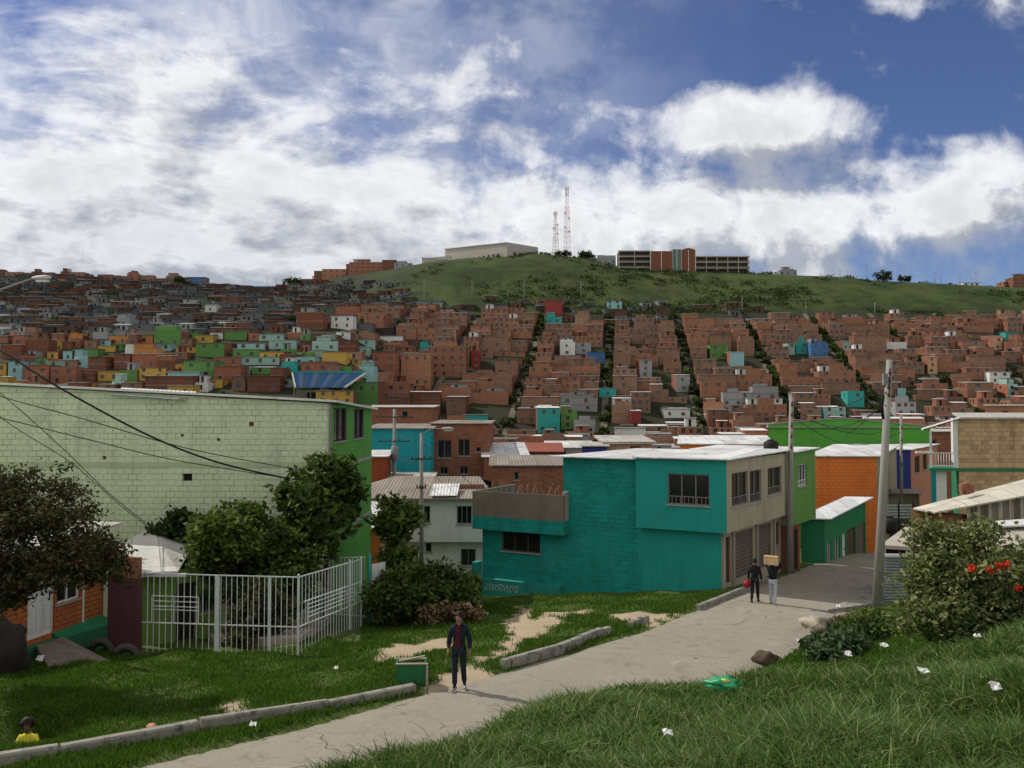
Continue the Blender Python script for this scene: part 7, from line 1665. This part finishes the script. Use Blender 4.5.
def green_bag():
    p = G(722, 702); m, t, b = new_mat('green_plastic'); b.inputs['Base Color'].default_value = (.03, .40, .16, 1); b.inputs['Roughness'].default_value = .4; b.inputs['Transmission Weight'].default_value = .35; b.inputs['Specular IOR Level'].default_value = .3
    r = thing('plastic_bag', 'translucent green plastic bag lying in the long grass', 'bag', p); mb = MB(); mb.blob(p+Vector((0, 0, .24)), (.20, .11, .07), m, 9, .5, 3); mb.obj('bag_body', r); mb = MB(); mb.blob(p+Vector((.02, -.06, .28)), (.06, .04, .03), mat('bag_print', (.55, .55, .12), .4, .1, 5), 3, .3, 2); mb.obj('print_patch', r)
green_bag()
mb = MB(); p = G(742, 612); 
for k in range(1): mb.box((p.x-.45, p.y-.3, zroad(p.x, p.y)-.02), (.95, -.1, -.03), (.12, .7, -.03), (0, 0, .05), m_slat)
o = mb.obj('manhole_cover'); tag(o, 'grey concrete manhole slab set in the road behind the walking couple', 'manhole cover')

# ------------------------------------------------------------------ grass
def blades(name, label, x, y, hgt, wid, m, rng, lean=.5, pale=None):
    n = len(x); z = H(x, y)-.02; a = rng.uniform(0, 2*math.pi, n); la = rng.uniform(0, 2*math.pi, n); l = hgt*lean*rng.uniform(.2, 1.2, n)
    s = np.stack([np.cos(a), np.sin(a), np.zeros(n)], 1)*wid[:, None]/2; b = np.stack([x, y, z], 1); d = np.stack([np.cos(la)*l, np.sin(la)*l, np.zeros(n)], 1); up = np.stack([np.zeros(n), np.zeros(n), hgt], 1)
    mid = b+d*.35+up*.58; tip = b+d+up*np.clip(1-.25*lean*rng.uniform(0, 1.6, n), .4, 1)[:, None]
    V_ = np.stack([b-s, b+s, mid+s*.8, mid-s*.8, tip+s*.12, tip-s*.12], 1).reshape(-1, 3)
    i = np.arange(n)[:, None]*6; L = np.concatenate([i+0, i+1, i+2, i+3, i+3, i+2, i+4, i+5], 1).ravel()
    me = bpy.data.meshes.new(name); me.vertices.add(n*6); me.vertices.foreach_set('co', V_.astype(np.float32).ravel()); me.loops.add(n*8); me.loops.foreach_set('vertex_index', L.astype(np.int32)); me.polygons.add(n*2); me.polygons.foreach_set('loop_start', np.arange(0, n*8, 4, dtype=np.int32)); me.update(calc_edges=True)
    me.materials.append(m); o = bpy.data.objects.new(name, me); COL.objects.link(o); o['kind'] = 'stuff'; o['label'] = label; o['category'] = 'grass'
def vnoise(x, y, s): return .5+.25*(np.sin(x*s*1.3+y*s*.7+1)+np.sin(y*s*1.9-x*s*.8+2.3)*.7+np.sin((x+y)*s*3.1)*.45+np.sin((x*1.3-y)*s*4.3+.5)*.35)
g_deep = leaf('grass_deep', (.020, .054, .008), (.095, .16, .035), .35, .7); g_dry = leaf('grass_dry', (.20, .19, .09), (.42, .38, .22), .3, .7)
g_long = leaf('grass_long', (.030, .066, .012), (.20, .295, .105), .4, .7); g_short = leaf('grass_short', (.022, .062, .007), (.095, .165, .024), .4, .7)
def make_grass():
    rng = np.random.default_rng(77)
    N = 600000; Yg = 3.6*(24/3.6)**rng.uniform(0, 1, N)**.8; u_ = np.concatenate([rng.uniform(300, 1060, 420000), rng.uniform(1060, 1560, 180000)]); x = (u_-512)/F*Yg; y = Yg; d, ys = roadframe(x, y)
    k = (d > RW+.05+rng.uniform(-.25, .2, N)) & (rng.uniform(0, 1, N) < np.clip(.35+.75*vnoise(x, y, 2.2), .25, 1)) & (y < 21)
    x, y, d = x[k], y[k], d[k]; n = len(x); hh = .86*(.10+.17*vnoise(x, y, 1.5)+.10*np.clip(vnoise(x, y, 5)-.5, 0, 1))*rng.uniform(.55, 1.35, n)*np.clip(1.15-(y-8)*.035, .6, 1.2)
    hh = hh*np.where(y < 6, .62, 1); wd = np.clip(.0016*y, .008, .024)*rng.uniform(.6, 1.4, n); pt = vnoise(x*.45, y*.45, 1.9)+rng.normal(size=n)*.22; dk = pt > .52; dr = rng.uniform(0, 1, n) < .028; a_ = ~dr & dk; b_ = ~dr & ~dk
    blades('bank_grass', 'long pale-tipped grass covering the steep bank', x[a_], y[a_], hh[a_], wd[a_], g_long, rng, 1.15); blades('bank_grass', 'darker green patches of long grass on the steep bank', x[b_], y[b_], hh[b_]*.85, wd[b_], g_deep, rng, 1.0); blades('dry_grass', 'scattered straw coloured stalks among the bank grass', x[dr], y[dr], hh[dr]*1.2, wd[dr]*.7, g_dry, rng, 1.2); print('bank', n)
    N = 500000; Yg = 13*(38/13)**rng.uniform(0, 1, N); u_ = np.concatenate([rng.uniform(-30, 780, 420000), rng.uniform(-300, -30, 80000)]); x = (u_-512)/F*Yg; y = Yg; d, ys = roadframe(x, y); dm = dirt(x, y)
    k = (d < .02+rng.uniform(-.3, .12, N)) & (d > -16) & (rng.uniform(0, 1, N)**.7 > dm*1.05) & (rng.uniform(0, 1, N) < np.clip(.4+.7*vnoise(x, y, 1.4), .2, 1))
    # keep off ramps, yards and houses
    sx = 512+F*x/y; k &= ~((x < -13.6+.22*(y-23.2)) & (y > 22.6)) & ~((y > 25.2) & (sx < 300) & (sx > 120)) & ~((y > 26.5+(360-sx)*.02) & (sx > 295) & (sx < 362))
    cx, cy = 8.79, 34.5; k &= ~(((x-cx)*.464+(y-cy)*.886 > -.5) & (x > -3.0))
    x, y, d = x[k], y[k], d[k]; n = len(x); hh = (.05+.10*vnoise(x, y, 1.1))*rng.uniform(.6, 1.4, n)+np.where((d > -1.1) & (d < .1), .06*rng.uniform(0, 1.5, n), 0); wd = np.clip(.0011*y, .012, .03)*rng.uniform(.7, 1.3, n)
    blades('verge_grass', 'short green grass on the sloping roadside verge', x, y, hh, wd, g_short, rng, .6); print('verge', n)
    N = 60000; Yg = rng.uniform(15, 32, N); u_ = rng.uniform(735, 1075, N); x = (u_-512)/F*Yg; y = Yg; d, ys = roadframe(x, y); k = (d > RW+rng.uniform(-.1, .3, N)) & (d < RW+12) & ~((d < RW+1.6) & (y > 27.5))
    x, y = x[k], y[k]; n = len(x); blades('edge_grass', 'green grass between the road edge and the leafy plants', x, y, (.06+.10*vnoise(x, y, 1.7))*rng.uniform(.6, 1.4, n), .025*rng.uniform(.7, 1.3, n), g_short, rng, .6)
make_grass()
